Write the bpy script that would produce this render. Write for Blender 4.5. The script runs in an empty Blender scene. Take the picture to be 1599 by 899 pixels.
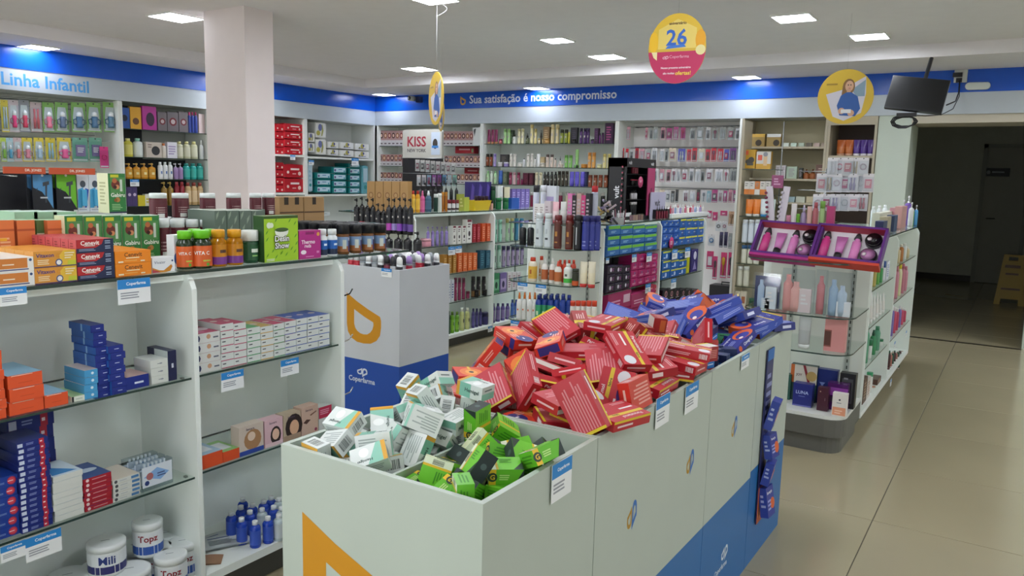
import bpy, math, random
from mathutils import Vector, Matrix
random.seed(11)
C = bpy.context.scene.collection
PI = math.pi
# ------------------------------------------------------------------ camera
YAW, PIT, ROL, FOC, CAMZ = 0.57481906, -0.1408912, 0.02452006, 1223.77226, 1.5
IW, IH = 1599.0, 899.0
cf = Vector((-math.sin(YAW)*math.cos(PIT), math.cos(YAW)*math.cos(PIT), math.sin(PIT)))
cr = Vector((math.cos(YAW), math.sin(YAW), 0)); cu = cr.cross(cf)
CR = math.cos(ROL)*cr + math.sin(ROL)*cu
CU = -math.sin(ROL)*cr + math.cos(ROL)*cu
CF = cf
cam = bpy.data.cameras.new('camera'); camo = bpy.data.objects.new('camera', cam); C.objects.link(camo)
cam.sensor_width = 36; cam.lens = 36*FOC/IW; cam.clip_start = 0.05; cam.clip_end = 100
m = Matrix(((CR.x, CU.x, -CF.x, 0), (CR.y, CU.y, -CF.y, 0), (CR.z, CU.z, -CF.z, 0), (0, 0, 0, 1)))
m.translation = Vector((0, 0, CAMZ)); camo.matrix_world = m
bpy.context.scene.camera = camo
# ------------------------------------------------------------------ world, exposure
w = bpy.data.worlds.new('world'); bpy.context.scene.world = w; w.use_nodes = True
bg = w.node_tree.nodes['Background']; bg.inputs[0].default_value = (0.93, 0.97, 0.96, 1); bg.inputs[1].default_value = 1.0
vs = bpy.context.scene.view_settings
vs.view_transform = 'Standard'; vs.look = 'None'; vs.exposure = 0.80; vs.gamma = 1.0; vs.use_curve_mapping = False
LAMP = 42.0      # emission of the ceiling panels
# ------------------------------------------------------------------ measuring helpers: which point of a known plane is seen at a pixel
def pj(P):
    d = Vector(P) - Vector((0, 0, CAMZ)); z = d.dot(CF)
    return IW/2 + FOC*d.dot(CR)/z, IH/2 - FOC*d.dot(CU)/z
def depth(P): return (Vector(P) - Vector((0, 0, CAMZ))).dot(CF)
def _sol(axis, known, vec, c):      # sum over axes of known*vec + unknown*vec[axis] = 0
    s = 0
    for i, v in known.items(): s += (v - (CAMZ if i == 2 else 0))*vec[i]
    return -s/vec[axis] + (CAMZ if axis == 2 else 0)
def _hv(px): return FOC*CR - (px-IW/2)*CF
def _vv(py): return FOC*CU + (py-IH/2)*CF
def xat(px, y, z): return _sol(0, {1: y, 2: z}, _hv(px), 0)
def yat(px, x, z): return _sol(1, {0: x, 2: z}, _hv(px), 0)
def zat(py, x, y): return _sol(2, {0: x, 1: y}, _vv(py), 0)
def ray(px, py): return CF + (px-IW/2)/FOC*CR - (py-IH/2)/FOC*CU
def on_y(px, py, y):
    d = ray(px, py); t = y/d.y; return Vector((d.x*t, y, CAMZ+d.z*t))
def on_x(px, py, x):
    d = ray(px, py); t = x/d.x; return Vector((x, d.y*t, CAMZ+d.z*t))
def on_z(px, py, z):
    d = ray(px, py); t = (z-CAMZ)/d.z; return Vector((d.x*t, d.y*t, z))
# ------------------------------------------------------------------ materials
def lin(c): c /= 255.0; return c/12.92 if c <= .04045 else ((c+.055)/1.055)**2.4
def hexc(h): return tuple(lin(int(h[i:i+2], 16)) for i in (0, 2, 4))
MC = {}
def mat(h, rough=.45, kind='paint'):
    k = (h, rough, kind)
    if k in MC: return MC[k]
    m = bpy.data.materials.new(kind + '_' + h); m.use_nodes = True; nt = m.node_tree; N = nt.nodes; L = nt.links
    b = N['Principled BSDF']; c = hexc(h)
    b.inputs['Roughness'].default_value = rough
    if kind == 'emit':
        b.inputs['Base Color'].default_value = (*c, 1); b.inputs['Emission Color'].default_value = (*c, 1); b.inputs['Emission Strength'].default_value = LAMP
    elif kind == 'clear':           # thin clear plastic or glass
        N.remove(b); out = N['Material Output']
        t = N.new('ShaderNodeBsdfTransparent'); t.inputs[0].default_value = (*[min(1, q) for q in c], 1)
        g = N.new('ShaderNodeBsdfGlossy'); g.inputs['Roughness'].default_value = rough
        lw = N.new('ShaderNodeFresnel'); lw.inputs[0].default_value = 1.45
        ge = N.new('ShaderNodeNewGeometry'); mm = N.new('ShaderNodeMath'); mm.operation = 'SUBTRACT'; mm.use_clamp = True; L.new(lw.outputs[0], mm.inputs[0]); L.new(ge.outputs['Backfacing'], mm.inputs[1])
        mx = N.new('ShaderNodeMixShader'); L.new(mm.outputs[0], mx.inputs[0]); L.new(t.outputs[0], mx.inputs[1]); L.new(g.outputs[0], mx.inputs[2]); L.new(mx.outputs[0], out.inputs[0])
    elif kind == 'metal':
        b.inputs['Base Color'].default_value = (*c, 1); b.inputs['Metallic'].default_value = 1
    else:
        tc = N.new('ShaderNodeTexCoord'); nz = N.new('ShaderNodeTexNoise'); nz.inputs['Scale'].default_value = 7 if kind != 'floor' else 1.6
        nz.inputs['Detail'].default_value = 3 if kind == 'floor' else 1
        mr = N.new('ShaderNodeMapRange'); a = .03 if kind != 'floor' else .07
        mr.inputs['To Min'].default_value = 1-a; mr.inputs['To Max'].default_value = 1+a
        hs = N.new('ShaderNodeHueSaturation'); hs.inputs['Color'].default_value = (*c, 1)
        L.new(tc.outputs['Object'], nz.inputs['Vector']); L.new(nz.outputs['Fac'], mr.inputs['Value']); L.new(mr.outputs[0], hs.inputs['Value']); L.new(hs.outputs[0], b.inputs['Base Color'])
    if kind == 'amber':
        b.inputs['Transmission Weight'].default_value = .35; b.inputs['IOR'].default_value = 1.4
    MC[k] = m; return m
#WHITE = 'dfe3dc'
# ------------------------------------------------------------------ lettering, turned into flat faces
TC = {}
def textmesh(s, bold=False):
    k = (s, bold)
    if k in TC: return TC[k]
    cu = bpy.data.curves.new('t', 'FONT'); cu.body = s; cu.resolution_u = 2; cu.align_x = 'CENTER'; cu.size = 1
    if bold: cu.offset = .022
    o = bpy.data.objects.new('t', cu); C.objects.link(o)
    me = o.to_mesh(); vs_ = [(v.co.x, v.co.y) for v in me.vertices]; fs = [tuple(p.vertices) for p in me.polygons]
    o.to_mesh_clear(); bpy.data.objects.remove(o); bpy.data.curves.remove(cu)
    if vs_:
        x0 = min(v[0] for v in vs_); x1 = max(v[0] for v in vs_); y0 = min(v[1] for v in vs_); y1 = max(v[1] for v in vs_)
        vs_ = [((x-(x0+x1)/2), (y-(y0+y1)/2)) for x, y in vs_]; TC[k] = (vs_, fs, x1-x0, y1-y0)
    else: TC[k] = ([], [], 1, 1)
    return TC[k]
LEAF_O = [(0, 1), (0, .68), (0, .36), (.03, .2), (.13, .08), (.3, .01), (.5, 0), (.7, .02), (.87, .1), (.97, .22), (1, .38), (1, .52), (.97, .6), (.62, .72), (.3, .85)]
LEAF_I = [(.22, .68), (.22, .55), (.22, .38), (.25, .3), (.31, .24), (.4, .2), (.5, .19), (.6, .2), (.69, .25), (.75, .32), (.78, .4), (.78, .44), (.77, .47), (.58, .53), (.4, .6)]
# ------------------------------------------------------------------ mesh builder
class MB:
    def __init__(s): s.v = []; s.f = []; s.mi = []; s.ms = []; s.sm = []
    def mid(s, m):
        if isinstance(m, str): m = mat(m)
        if m not in s.ms: s.ms.append(m)
        return s.ms.index(m)
    def face(s, pts, m, smooth=False):
        b = len(s.v); s.v += [tuple(p) for p in pts]; s.f.append(tuple(range(b, b+len(pts)))); s.mi.append(s.mid(m)); s.sm.append(smooth)
    def box(s, x0, x1, y0, y1, z0, z1, m, **k):
        b = len(s.v); s.v += [(x, y, z) for x in (x0, x1) for y in (y0, y1) for z in (z0, z1)]
        for n, q in (('L', (0, 1, 3, 2)), ('R', (4, 6, 7, 5)), ('F', (0, 4, 5, 1)), ('K', (2, 3, 7, 6)), ('D', (0, 2, 6, 4)), ('T', (1, 5, 7, 3))):
            s.f.append(tuple(b+i for i in q)); s.mi.append(s.mid(k.get(n, m))); s.sm.append(False)
    def cbox(s, c, d, m, **k): s.box(c[0]-d[0]/2, c[0]+d[0]/2, c[1]-d[1]/2, c[1]+d[1]/2, c[2]-d[2]/2, c[2]+d[2]/2, m, **k)
    def rings(s, rs, mats, n, caps=(True, True), smooth=True):
        # rs: list of lists of points, mats: one per band
        b = len(s.v)
        for r in rs: s.v += [tuple(p) for p in r]
        for i in range(len(rs)-1):
            m = s.mid(mats[i] if isinstance(mats, (list, tuple)) else mats)
            for j in range(n):
                k = (j+1) % n
                s.f.append((b+i*n+j, b+i*n+k, b+(i+1)*n+k, b+(i+1)*n+j)); s.mi.append(m); s.sm.append(smooth)
        ml = (mats if isinstance(mats, (list, tuple)) else [mats])
        if caps[0]: s.f.append(tuple(b+j for j in reversed(range(n)))); s.mi.append(s.mid(ml[0])); s.sm.append(False)
        if caps[1]: s.f.append(tuple(b+(len(rs)-1)*n+j for j in range(n))); s.mi.append(s.mid(ml[-1])); s.sm.append(False)
    def lathe(s, prof, mats, n=16, o=(0, 0, 0), sy=1.0, ax='z', caps=(True, True), sq=0.0):
        rs = []
        for r, z in prof:
            ring = []
            for j in range(n):
                a = 2*PI*(j+.5)/n; c_, s_ = math.cos(a), math.sin(a)
                k = 1.0 if not sq else 1/max(abs(c_), abs(s_))*sq + (1-sq)
                x, y = r*c_*k, r*s_*sy*k
                ring.append((o[0]+x, o[1]+y, o[2]+z) if ax == 'z' else ((o[0]+x, o[1]-z, o[2]+y) if ax == 'y' else (o[0]+z, o[1]+x, o[2]+y)))
            rs.append(ring)
        s.rings(rs, mats, n, caps)
    def tube(s, pts, r, m, n=6):
        pts = [Vector(p) for p in pts]; rs = []
        up = Vector((0, 0, 1))
        for i, p in enumerate(pts):
            d = (pts[min(i+1, len(pts)-1)] - pts[max(i-1, 0)]).normalized()
            a = d.cross(up); a = a.normalized() if a.length > 1e-3 else Vector((1, 0, 0)); b = a.cross(d)
            rs.append([p + r*(math.cos(2*PI*j/n)*a + math.sin(2*PI*j/n)*b) for j in range(n)])
        s.rings(rs, m, n)
    # --- flat print on a face: O corner, U/V full edge vectors; ops in 0..1
    def deco(s, O, U, V, ops, base=.0003, step=.00012):
        O, U, V = Vector(O), Vector(U), Vector(V); N = U.cross(V).normalized(); lu, lv = U.length, V.length; u, v = U/lu, V/lv
        for i, op in enumerate(ops):
            e = N*(base + i*step); P = lambda a, b: O + U*a + V*b + e
            k = op[0]
            if k == 'r': s.face([P(op[1], op[2]), P(op[3], op[2]), P(op[3], op[4]), P(op[1], op[4])], op[5])
            elif k == 'p': s.face([P(a, b) for a, b in op[1]], op[2])
            elif k == 'c':
                rr = op[3]*min(lu, lv); c_ = P(op[1], op[2]); asp = op[5] if len(op) > 5 else 1
                s.face([c_ + u*rr*math.cos(t*PI/7) + v*rr*asp*math.sin(t*PI/7) for t in range(14)], op[4])
            elif k == 'b':
                n = op[5]; rnd = random.Random(int(op[1]*97+n))
                for j in range(n):
                    y = op[2] + (op[4]-op[2])*(j+.25)/n; h = (op[4]-op[2])/n*.5
                    x1 = op[1] + (op[3]-op[1])*rnd.uniform(.6, 1); s.face([P(op[1], y), P(x1, y), P(x1, y+h), P(op[1], y+h)], op[6])
            elif k == 'V':       # bar code
                x = op[1]; j = 0; rnd = random.Random(3)
                while x < op[3]:
                    ww = rnd.uniform(.25, 1)*(op[3]-op[1])/14
                    if j % 2 == 0: s.face([P(x, op[2]), P(x+ww, op[2]), P(x+ww, op[4]), P(x, op[4])], op[5])
                    x += ww; j += 1
            elif k in 'tT':      # text: ('t', str, cx, cy, width fraction, height fraction, colour[, rot90])
                vs_, fs, tw, th = textmesh(op[1], k == 'T'); c_ = P(op[2], op[3])
                if len(op) > 7:
                    sc = min(op[4]*lv/tw, op[5]*lu/th); b = len(s.v); s.v += [tuple(c_ + v*x*sc - u*y*sc) for x, y in vs_]
                else:
                    sc = min(op[4]*lu/tw, op[5]*lv/th); b = len(s.v); s.v += [tuple(c_ + u*x*sc + v*y*sc) for x, y in vs_]
                mi = s.mid(op[6])
                for f in fs: s.f.append(tuple(b+i_ for i_ in f)); s.mi.append(mi); s.sm.append(False)
            elif k == 'leaf':    # ('leaf', x0, y0, w, h, colour, mirror_x, mirror_y) in fractions of lu, lv
                def q(a, b):
                    if op[6]: a = 1-a
                    if op[7]: b = 1-b
                    return P(op[1]+op[3]*a, op[2]+op[4]*b)
                n = len(LEAF_O)
                for j in range(n):
                    kx = (j+1) % n; s.face([q(*LEAF_O[j]), q(*LEAF_O[kx]), q(*LEAF_I[kx]), q(*LEAF_I[j])], op[5])
    def decobox(s, x0, x1, y0, y1, z0, z1, F=(), K=(), L=(), R=(), T=()):
        if F: s.deco((x0, y0, z0), (x1-x0, 0, 0), (0, 0, z1-z0), F)
        if K: s.deco((x1, y1, z0), (x0-x1, 0, 0), (0, 0, z1-z0), K)
        if R: s.deco((x1, y0, z0), (0, y1-y0, 0), (0, 0, z1-z0), R)
        if L: s.deco((x0, y1, z0), (0, y0-y1, 0), (0, 0, z1-z0), L)
        if T: s.deco((x0, y0, z1), (x1-x0, 0, 0), (0, y1-y0, 0), T)
    def mesh(s, name):
        me = bpy.data.meshes.new(name); me.from_pydata(s.v, [], s.f)
        for m_ in s.ms: me.materials.append(m_)
        me.polygons.foreach_set('material_index', s.mi); me.polygons.foreach_set('use_smooth', s.sm); me.update(); return me
    def build(s, name, parent=None, loc=None, rz=0): return obj(name, s.mesh(name), parent, loc, rz)
def obj(name, me, parent=None, loc=None, rz=0):
    o = bpy.data.objects.new(name, me); C.objects.link(o)
    if parent: o.parent = parent
    if loc is not None: o.location = loc
    if rz: o.rotation_euler = (0, 0, rz)
    return o
THINGS = []
def tag(o, label, cat, group=None):
    o['label'] = label; o['category'] = cat
    if group: o['group'] = group
    THINGS.append(o); return o
def struct(o): o['kind'] = 'structure'; return o
def empty(name, loc, rz=0): return obj(name, None, None, loc, rz)
def logo(x, y, h, asp, c1='b8860f', c2='2c62b0'):   # the double-leaf mark, centre x,y; h height, asp = lu/lv
    w = h*.42/asp
    return [('leaf', x-w*1.05, y-h*.32, w, h*.72, c1, 1, 0), ('leaf', x+w*.02, y-h*.5, w, h, c2, 0, 1)]
def taglines(): return [('r', 0, .62, 1, 1, '2a86cf'), ('T', 'Coperfarma', .56, .8, .6, .2, 'f4f8fb'), ('b', .08, .2, .75, .5, 3, '9a9ea6')]
PTM = {}
def price_tag(loc, rz, w=.085, h=.06, tilt=0, label='white price card with blue header hanging from shelf edge', group='price cards on the shelf edges'):
    k = (round(w, 3), round(h, 3))
    if k not in PTM:
        b = MB(); b.box(-w/2, w/2, -.0006, .0006, -h, 0, 'eceff0'); b.deco((-w/2, -.0006, -h), (w, 0, 0), (0, 0, h), taglines()); PTM[k] = b.mesh('price_card')
    o = obj('price_card', PTM[k], None, loc, rz)
    if tilt: o.rotation_euler = (0, tilt, rz)
    return tag(o, label, 'price tag', group)
# ================================================================== the setting
FX, BY = -8.14, 8.75           # planes of the fascias above the wall shelving
CEIL, SOF = 2.72, 2.61
TILE = .7975; TX0, TY0 = -.4427, 3.7325
b = MB(); b.box(-9.2, 6.2, -1.6, 9.3, -.06, -.004, mat('4c483c', .8)); b.box(-4.6, 1.6, 9.3, 15.4, -.06, -.004, mat('4c483c', .8))
floor = struct(b.build('floor'))
tm = None
g = .0018
b = MB(); t = TILE/2 - g
b.rings([[(-t, -t, -.004), (t, -t, -.004), (t, t, -.004), (-t, t, -.004)], [(-t, -t, -.0012), (t, -t, -.0012), (t, t, -.0012), (-t, t, -.0012)], [(-t+.0015, -t+.0015, 0), (t-.0015, -t+.0015, 0), (t-.0015, t-.0015, 0), (-t+.0015, t-.0015, 0)]], mat('a2987c', .16, 'floor'), 4, (False, True), False)
tm = b.mesh('floor_tile')
for i in range(-11, 8):
    for j in range(-7, 15):
        x, y = TX0 + (i+.5)*TILE, TY0 + (j+.5)*TILE
        if y < 9.3 and -8.8 < x < 5.9 and y > -1.0: pass
        elif 9.3 <= y < 15.2 and -2.6 < x < 1.4: pass
        else: continue
        obj('floor_tile', tm, floor, (x, y, 0))
wallm = mat('cfd3cb', .6)
struct((lambda b: (b.box(-9.0, -8.62, -1.5, 9.3, 0, 2.9, wallm), b.build('wall_left'))[1])(MB()))
# back wall with the opening to the corridor
b = MB(); b.box(-8.62, -1.32, 9.22, 9.35, 0, 2.9, wallm); b.box(-1.32, -1.02, 8.772, 9.35, 0, 2.9, mat('c3cdc0', .6)); b.box(.1, 6.0, 8.772, 9.35, 0, 2.9, mat('c3cdc0', .6)); b.box(-1.02, .1, 8.772, 9.35, 2.117, 2.9, mat('c8c0ae', .6))
struct(b.build('wall_back'))
b = MB(); b.box(6.0, 6.15, 4.0, 9.3, 0, 2.9, wallm); b.box(6.0, 6.15, -1.6, .5, 0, 2.9, wallm); b.box(6.0, 6.15, .5, 4.0, 2.4, 2.9, wallm); struct(b.build('wall_right'))  # unseen wall, its opening added to let side light onto the shelf fronts
b = MB(); b.box(-9.0, -7.0, -1.6, -1.5, 0, 2.9, wallm); b.box(.6, 6.0, -1.6, -1.5, 0, 2.9, wallm); b.box(-7.0, .6, -1.6, -1.5, 2.4, 2.9, wallm); struct(b.build('wall_front'))
cm = mat('e6e2e4', .8)
b = MB(); b.box(-9.0, 6.15, -1.6, 9.35, CEIL, 2.9, cm)
b.box(-8.62, -7.44, -1.5, 9.22, SOF, CEIL, cm); b.box(-7.44, 6.0, 7.8, 9.22, SOF, CEIL, cm)
struct(b.build('ceiling'))
# fascias: white board below a blue band, on the left and on the back
b = MB(); b.box(FX-.02, FX, -1.5, BY, 2.198, 2.401, mat('b8c0c6', .35)); b.box(FX-.48, FX-.02, -1.5, BY, 2.198, 2.216, mat('c9cdc8')); fl = struct(b.build('trim_1'))
b = MB(); b.box(FX-.02, FX+.006, -1.5, BY+.0, 2.401, SOF, mat('0b55c6', .22)); fb = struct(b.build('trim_2'))
b = MB(); b.box(FX, 6.0, BY, BY+.02, 2.198, 2.401, mat('b8c0c6', .35)); b.box(FX-.48, -1.32, BY+.02, BY+.47, 2.198, 2.216, mat('c9cdc8')); bl = struct(b.build('trim_3'))
b = MB(); b.box(FX+.006, 6.0, BY-.006, BY+.02, 2.401, SOF, mat('0b55c6', .22)); bb = struct(b.build('trim_4'))
p0, p1 = on_x(2, 128, FX), on_x(139, 140, FX)
b = MB(); b.deco((FX, p0.y, 2.225), (0, p1.y-p0.y, 0), (0, 0, .15), [('T', 'Linha Infantil', .5, .5, 1, .95, '4b9ad6')]); b.build('lettering', fl)
p0, p1 = on_y(733, 157, BY-.006), on_y(963, 152, BY-.006)
b = MB(); b.deco((p0.x, BY-.006, 2.405), (p1.x-p0.x, 0, 0), (0, 0, .19), [('T', 'Sua satisfação é nosso compromisso', .5, .5, 1, .9, 'dfe6f2')]); b.build('lettering', bb)
p = on_y(723, 157, BY-.006)
b = MB(); b.deco((p.x-.045, BY-.006, p.z-.06), (.09, 0, 0), (0, 0, .12), [('leaf', 0, 0, 1, 1, 'd8a53a', 0, 0)]); b.build('emblem', bb)
# corridor behind the opening
dk = mat('d4d6cb', .6)
b = MB(); b.box(-4.4, 1.4, 14.66, 14.8, 0, 3.0, dk); b.box(-4.5, -4.4, 9.3, 14.8, 0, 3.0, dk); b.box(1.3, 1.4, 9.3, 14.8, 0, 3.0, dk); struct(b.build('wall_corridor'))
b = MB(); b.box(-4.5, 1.4, 9.35, 14.8, 2.75, 2.85, dk); b.box(-4.5, 1.4, 9.3, 9.36, 2.7, 2.9, dk); struct(b.build('ceiling'))
b = MB(); b.box(-4.4, -.62, 14.62, 14.66, 0, .09, mat('30291f')); struct(b.build('baseboard_corridor'))
b = MB(); b.box(-1.02, .1, 8.70, 8.74, 0, .004, mat('3a352c', .5, 'metal')); struct(b.build('trim_5'))
# corridor door with its plate and lever
xl, xr = on_y(1530, 360, 14.6).x, on_y(1594, 360, 14.6).x; zt = on_y(1555, 231, 14.6).z
b = MB(); b.box(xl, xr, 14.58, 14.62, .01, zt, mat('b0b1a8', .5)); dr = struct(b.build('door_1'))
b = MB(); b.box(xl-.06, xl, 14.56, 14.66, 0, zt+.06, mat('9d9f97')); b.box(xr, xr+.06, 14.56, 14.66, 0, zt+.06, mat('9d9f97')); b.box(xl-.06, xr+.06, 14.56, 14.66, zt, zt+.06, mat('9d9f97')); b.build('door_frame', dr)
p = on_y(1557, 269, 14.57); b = MB(); b.box(p.x-.17, p.x+.17, 14.565, 14.58, p.z-.065, p.z+.065, '15181c'); b.deco((p.x-.17, 14.565, p.z-.065), (.34, 0, 0), (0, 0, .13), [('b', .3, .35, .9, .7, 1, 'a8b0b5'), ('c', .16, .5, .22, 'a8b0b5')]); b.build('door_sign', dr)
p = on_y(1525, 340, 14.55); p.x = xl+.07
b = MB(); b.tube([(p.x, 14.58, p.z), (p.x, 14.52, p.z), (p.x+.12, 14.52, p.z)], .011, mat('777770', .3, 'metal')); b.build('door_handle', dr)
# side door frame just inside the corridor
b = MB(); b.box(-1.5, -1.44, 10.9, 11.0, 0, 2.2, mat('a9b2a8')); struct(b.build('trim_6'))
# pillar
b = MB(); b.box(-5.528, -5.044, 4.0, 4.268, 0, CEIL, mat('e6dad9', .6)); struct(b.build('pillar'))
# ceiling lights
def light(px, py, z, s=.24, tint='eff4fc', label='square white ceiling light panel'):
    p = on_z(px, py, z) if px is not None else None
    return light_at(p.x, p.y, z, s, tint, label)
LM = {}
def light_at(x, y, z, s=.24, tint='eff4fc', label='square white ceiling light panel'):
    t = empty('ceiling_light', (x, y, z)); k = (s, tint)
    if k not in LM:
        b = MB(); e = .012
        for q in ((-s/2-e, s/2+e, -s/2-e, -s/2), (-s/2-e, s/2+e, s/2, s/2+e), (-s/2-e, -s/2, -s/2, s/2), (s/2, s/2+e, -s/2, s/2)): b.box(*q, -.012, 0, 'e8e8e6')
        f = b.mesh('frame'); b = MB(); b.box(-s/2, s/2, -s/2, s/2, -.009, -.002, mat(tint, .5, 'emit')); LM[k] = (f, b.mesh('diffuser'))
    obj('frame', LM[k][0], t); obj('diffuser', LM[k][1], t)
    return tag(t, label, 'ceiling light', 'square ceiling light panels')
for px, py, z, s, l in ((275, 26, CEIL, .30, 'large square ceiling light panel left of the pillar'), (60, 73, SOF, .26, 'square ceiling light panel above the blue band over the baby goods'),
        (655, 107, CEIL, .30, 'square ceiling light panel beside the narrow hanging disc'), (600, 147, SOF, .24, 'square ceiling light panel in the far room corner'),
        (838, 137, SOF, .24, 'square ceiling light panel above the lettering on the blue band'), (870, 62, CEIL, .22, 'small square ceiling light panel in the middle of the ceiling'),
        (948, 88, CEIL, .28, 'square ceiling light panel left of the round anniversary disc'), (1240, 27, CEIL, .26, 'square ceiling light panel right of the anniversary disc, nearer one'),
        (1358, 56, CEIL, .26, 'square ceiling light panel with hanging clip right of the anniversary disc'), (1166, 120, SOF, .24, 'square ceiling light panel above the blue band over the hooks'),
        (676, -3, CEIL, .26, 'square ceiling light panel cut by the top of the frame')):
    light(px, py, z, s, 'eff4fc' if z > 2.65 else '9499a6', label=l)
for i, (x, y) in enumerate(((-7.8, 1.2), (-5.6, .9), (-3.4, .9), (-3.3, 3.2), (-1.2, 3.0), (-1.2, .6), (1.2, .8), (1.2, 3.4), (1.3, 6.0), (.9, 8.2), (-7.8, 6.3), (2.9, .6), (2.9, 2.6), (2.9, 4.6), (2.9, 6.6), (4.6, 2.6), (-5.0, -.6), (-2.5, -.6), (3.2, 8.2), (5, 8.2))):  # the far right panels are added to light the left gondola's shelves
    light_at(x, y, SOF if x < -7.5 or y > 7.8 else CEIL, .26, label='ceiling light panel outside the view, %s aisle, %s' % ('far left' if x < -7 else 'left' if x < -4.5 else 'middle left' if x < -2 else 'middle' if x < 0 else 'middle right' if x < 1.25 else 'right' if x < 2 else 'far right' if x < 4 else 'added lamp in outermost right', 'behind the camera' if y < 0 else 'first row' if y < .7 else 'second row' if y < 1.5 else 'third row' if y < 3.3 else 'fourth row' if y < 5 else 'fifth row' if y < 7 else 'back row'))
light_at(-3.6, 12.2, 2.74, .22, '64645c', 'dim unseen ceiling panel added to brighten the corridor')  # added lamp, unseen, lifts the dark corridor
# ================================================================== item library (every maker returns (name, [(part, mesh)...]) cached by size)
IT = {}
def cached(k, fn):
    if k not in IT: IT[k] = fn()
    return IT[k]
R3 = lambda v: round(v, 3)
def carton(w, d, h, col, F=(), R=(), T=(), L=(), K=(), top=None, side=None, rough=.35, key=''):
    """box standing on its base, front face towards -y"""
    k = ('carton', R3(w), R3(d), R3(h), col, key or (str(F)[:160] + str(R)[:80] + str(T)[:80]), top, side)
    def f():
        b = MB(); kw = {}
        c_ = mat(col, rough)
        if top: kw['T'] = mat(top, rough)
        if side: kw['R'] = kw['L'] = mat(side, rough)
        b.box(-w/2, w/2, -d/2, d/2, 0, h, c_, **kw); b.decobox(-w/2, w/2, -d/2, d/2, 0, h, F, K, L, R, T)
        return b.mesh('carton')
    return cached(k, f)
def _prof(kind, r, h):
    """body and cap profiles"""
    if kind == 'round': return [(r*.92, 0), (r, h*.02), (r, h*.74), (r*.85, h*.8), (r*.5, h*.85)], [(r*.52, h*.84), (r*.52, h*.99), (r*.45, h)]
    if kind == 'shampoo': return [(r*.9, 0), (r, h*.03), (r, h*.72), (r*.8, h*.82), (r*.62, h*.84)], [(r*.64, h*.84), (r*.6, h*.99), (r*.55, h)]
    if kind == 'cyl': return [(r*.96, 0), (r, h*.02), (r, h*.78), (r*.98, h*.8)], [(r*.98, h*.8), (r*.98, h*.985), (r*.9, h)]
    if kind == 'jar': return [(r*.93, 0), (r, h*.06), (r, h*.62), (r*.93, h*.68)], [(r*1.02, h*.68), (r*1.02, h*.96), (r*.96, h)]
    if kind == 'pillbottle': return [(r*.94, 0), (r, h*.03), (r, h*.64), (r*.95, h*.7), (r*.72, h*.76), (r*.7, h*.79)], [(r*.82, h*.79), (r*.82, h*.98), (r*.76, h)]
    if kind == 'can': return [(r*.95, 0), (r, h*.015), (r, h*.8), (r*.93, h*.84)], [(r*.93, h*.84), (r*.93, h*.97), (r*.8, h)]
    if kind == 'deo': return [(r*.9, 0), (r, h*.05), (r, h*.62), (r*.97, h*.66)], [(r*.97, h*.66), (r*.95, h*.86), (r*.75, h*.96), (r*.4, h)]
    if kind == 'spray': return [(r*.92, 0), (r, h*.03), (r, h*.62), (r*.75, h*.73), (r*.42, h*.77)], [(r*.44, h*.77), (r*.44, h*.86), (r*.3, h*.93), (r*.26, h)]
    if kind == 'dropper': return [(r*.95, 0), (r, h*.03), (r, h*.55), (r*.4, h*.62)], [(r*.5, h*.62), (r*.5, h*.78), (r*.22, h*.82), (r*.2, h)]
    if kind == 'cotton': return [(r*.9, 0), (r*.97, h*.04), (r, h*.1), (r, h*.72), (r*.95, h*.78)], [(r*.95, h*.78), (r*.93, h*.95), (r*.85, h)]
    return [(r, 0), (r, h*.8)], [(r, h*.8), (r, h)]
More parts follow.
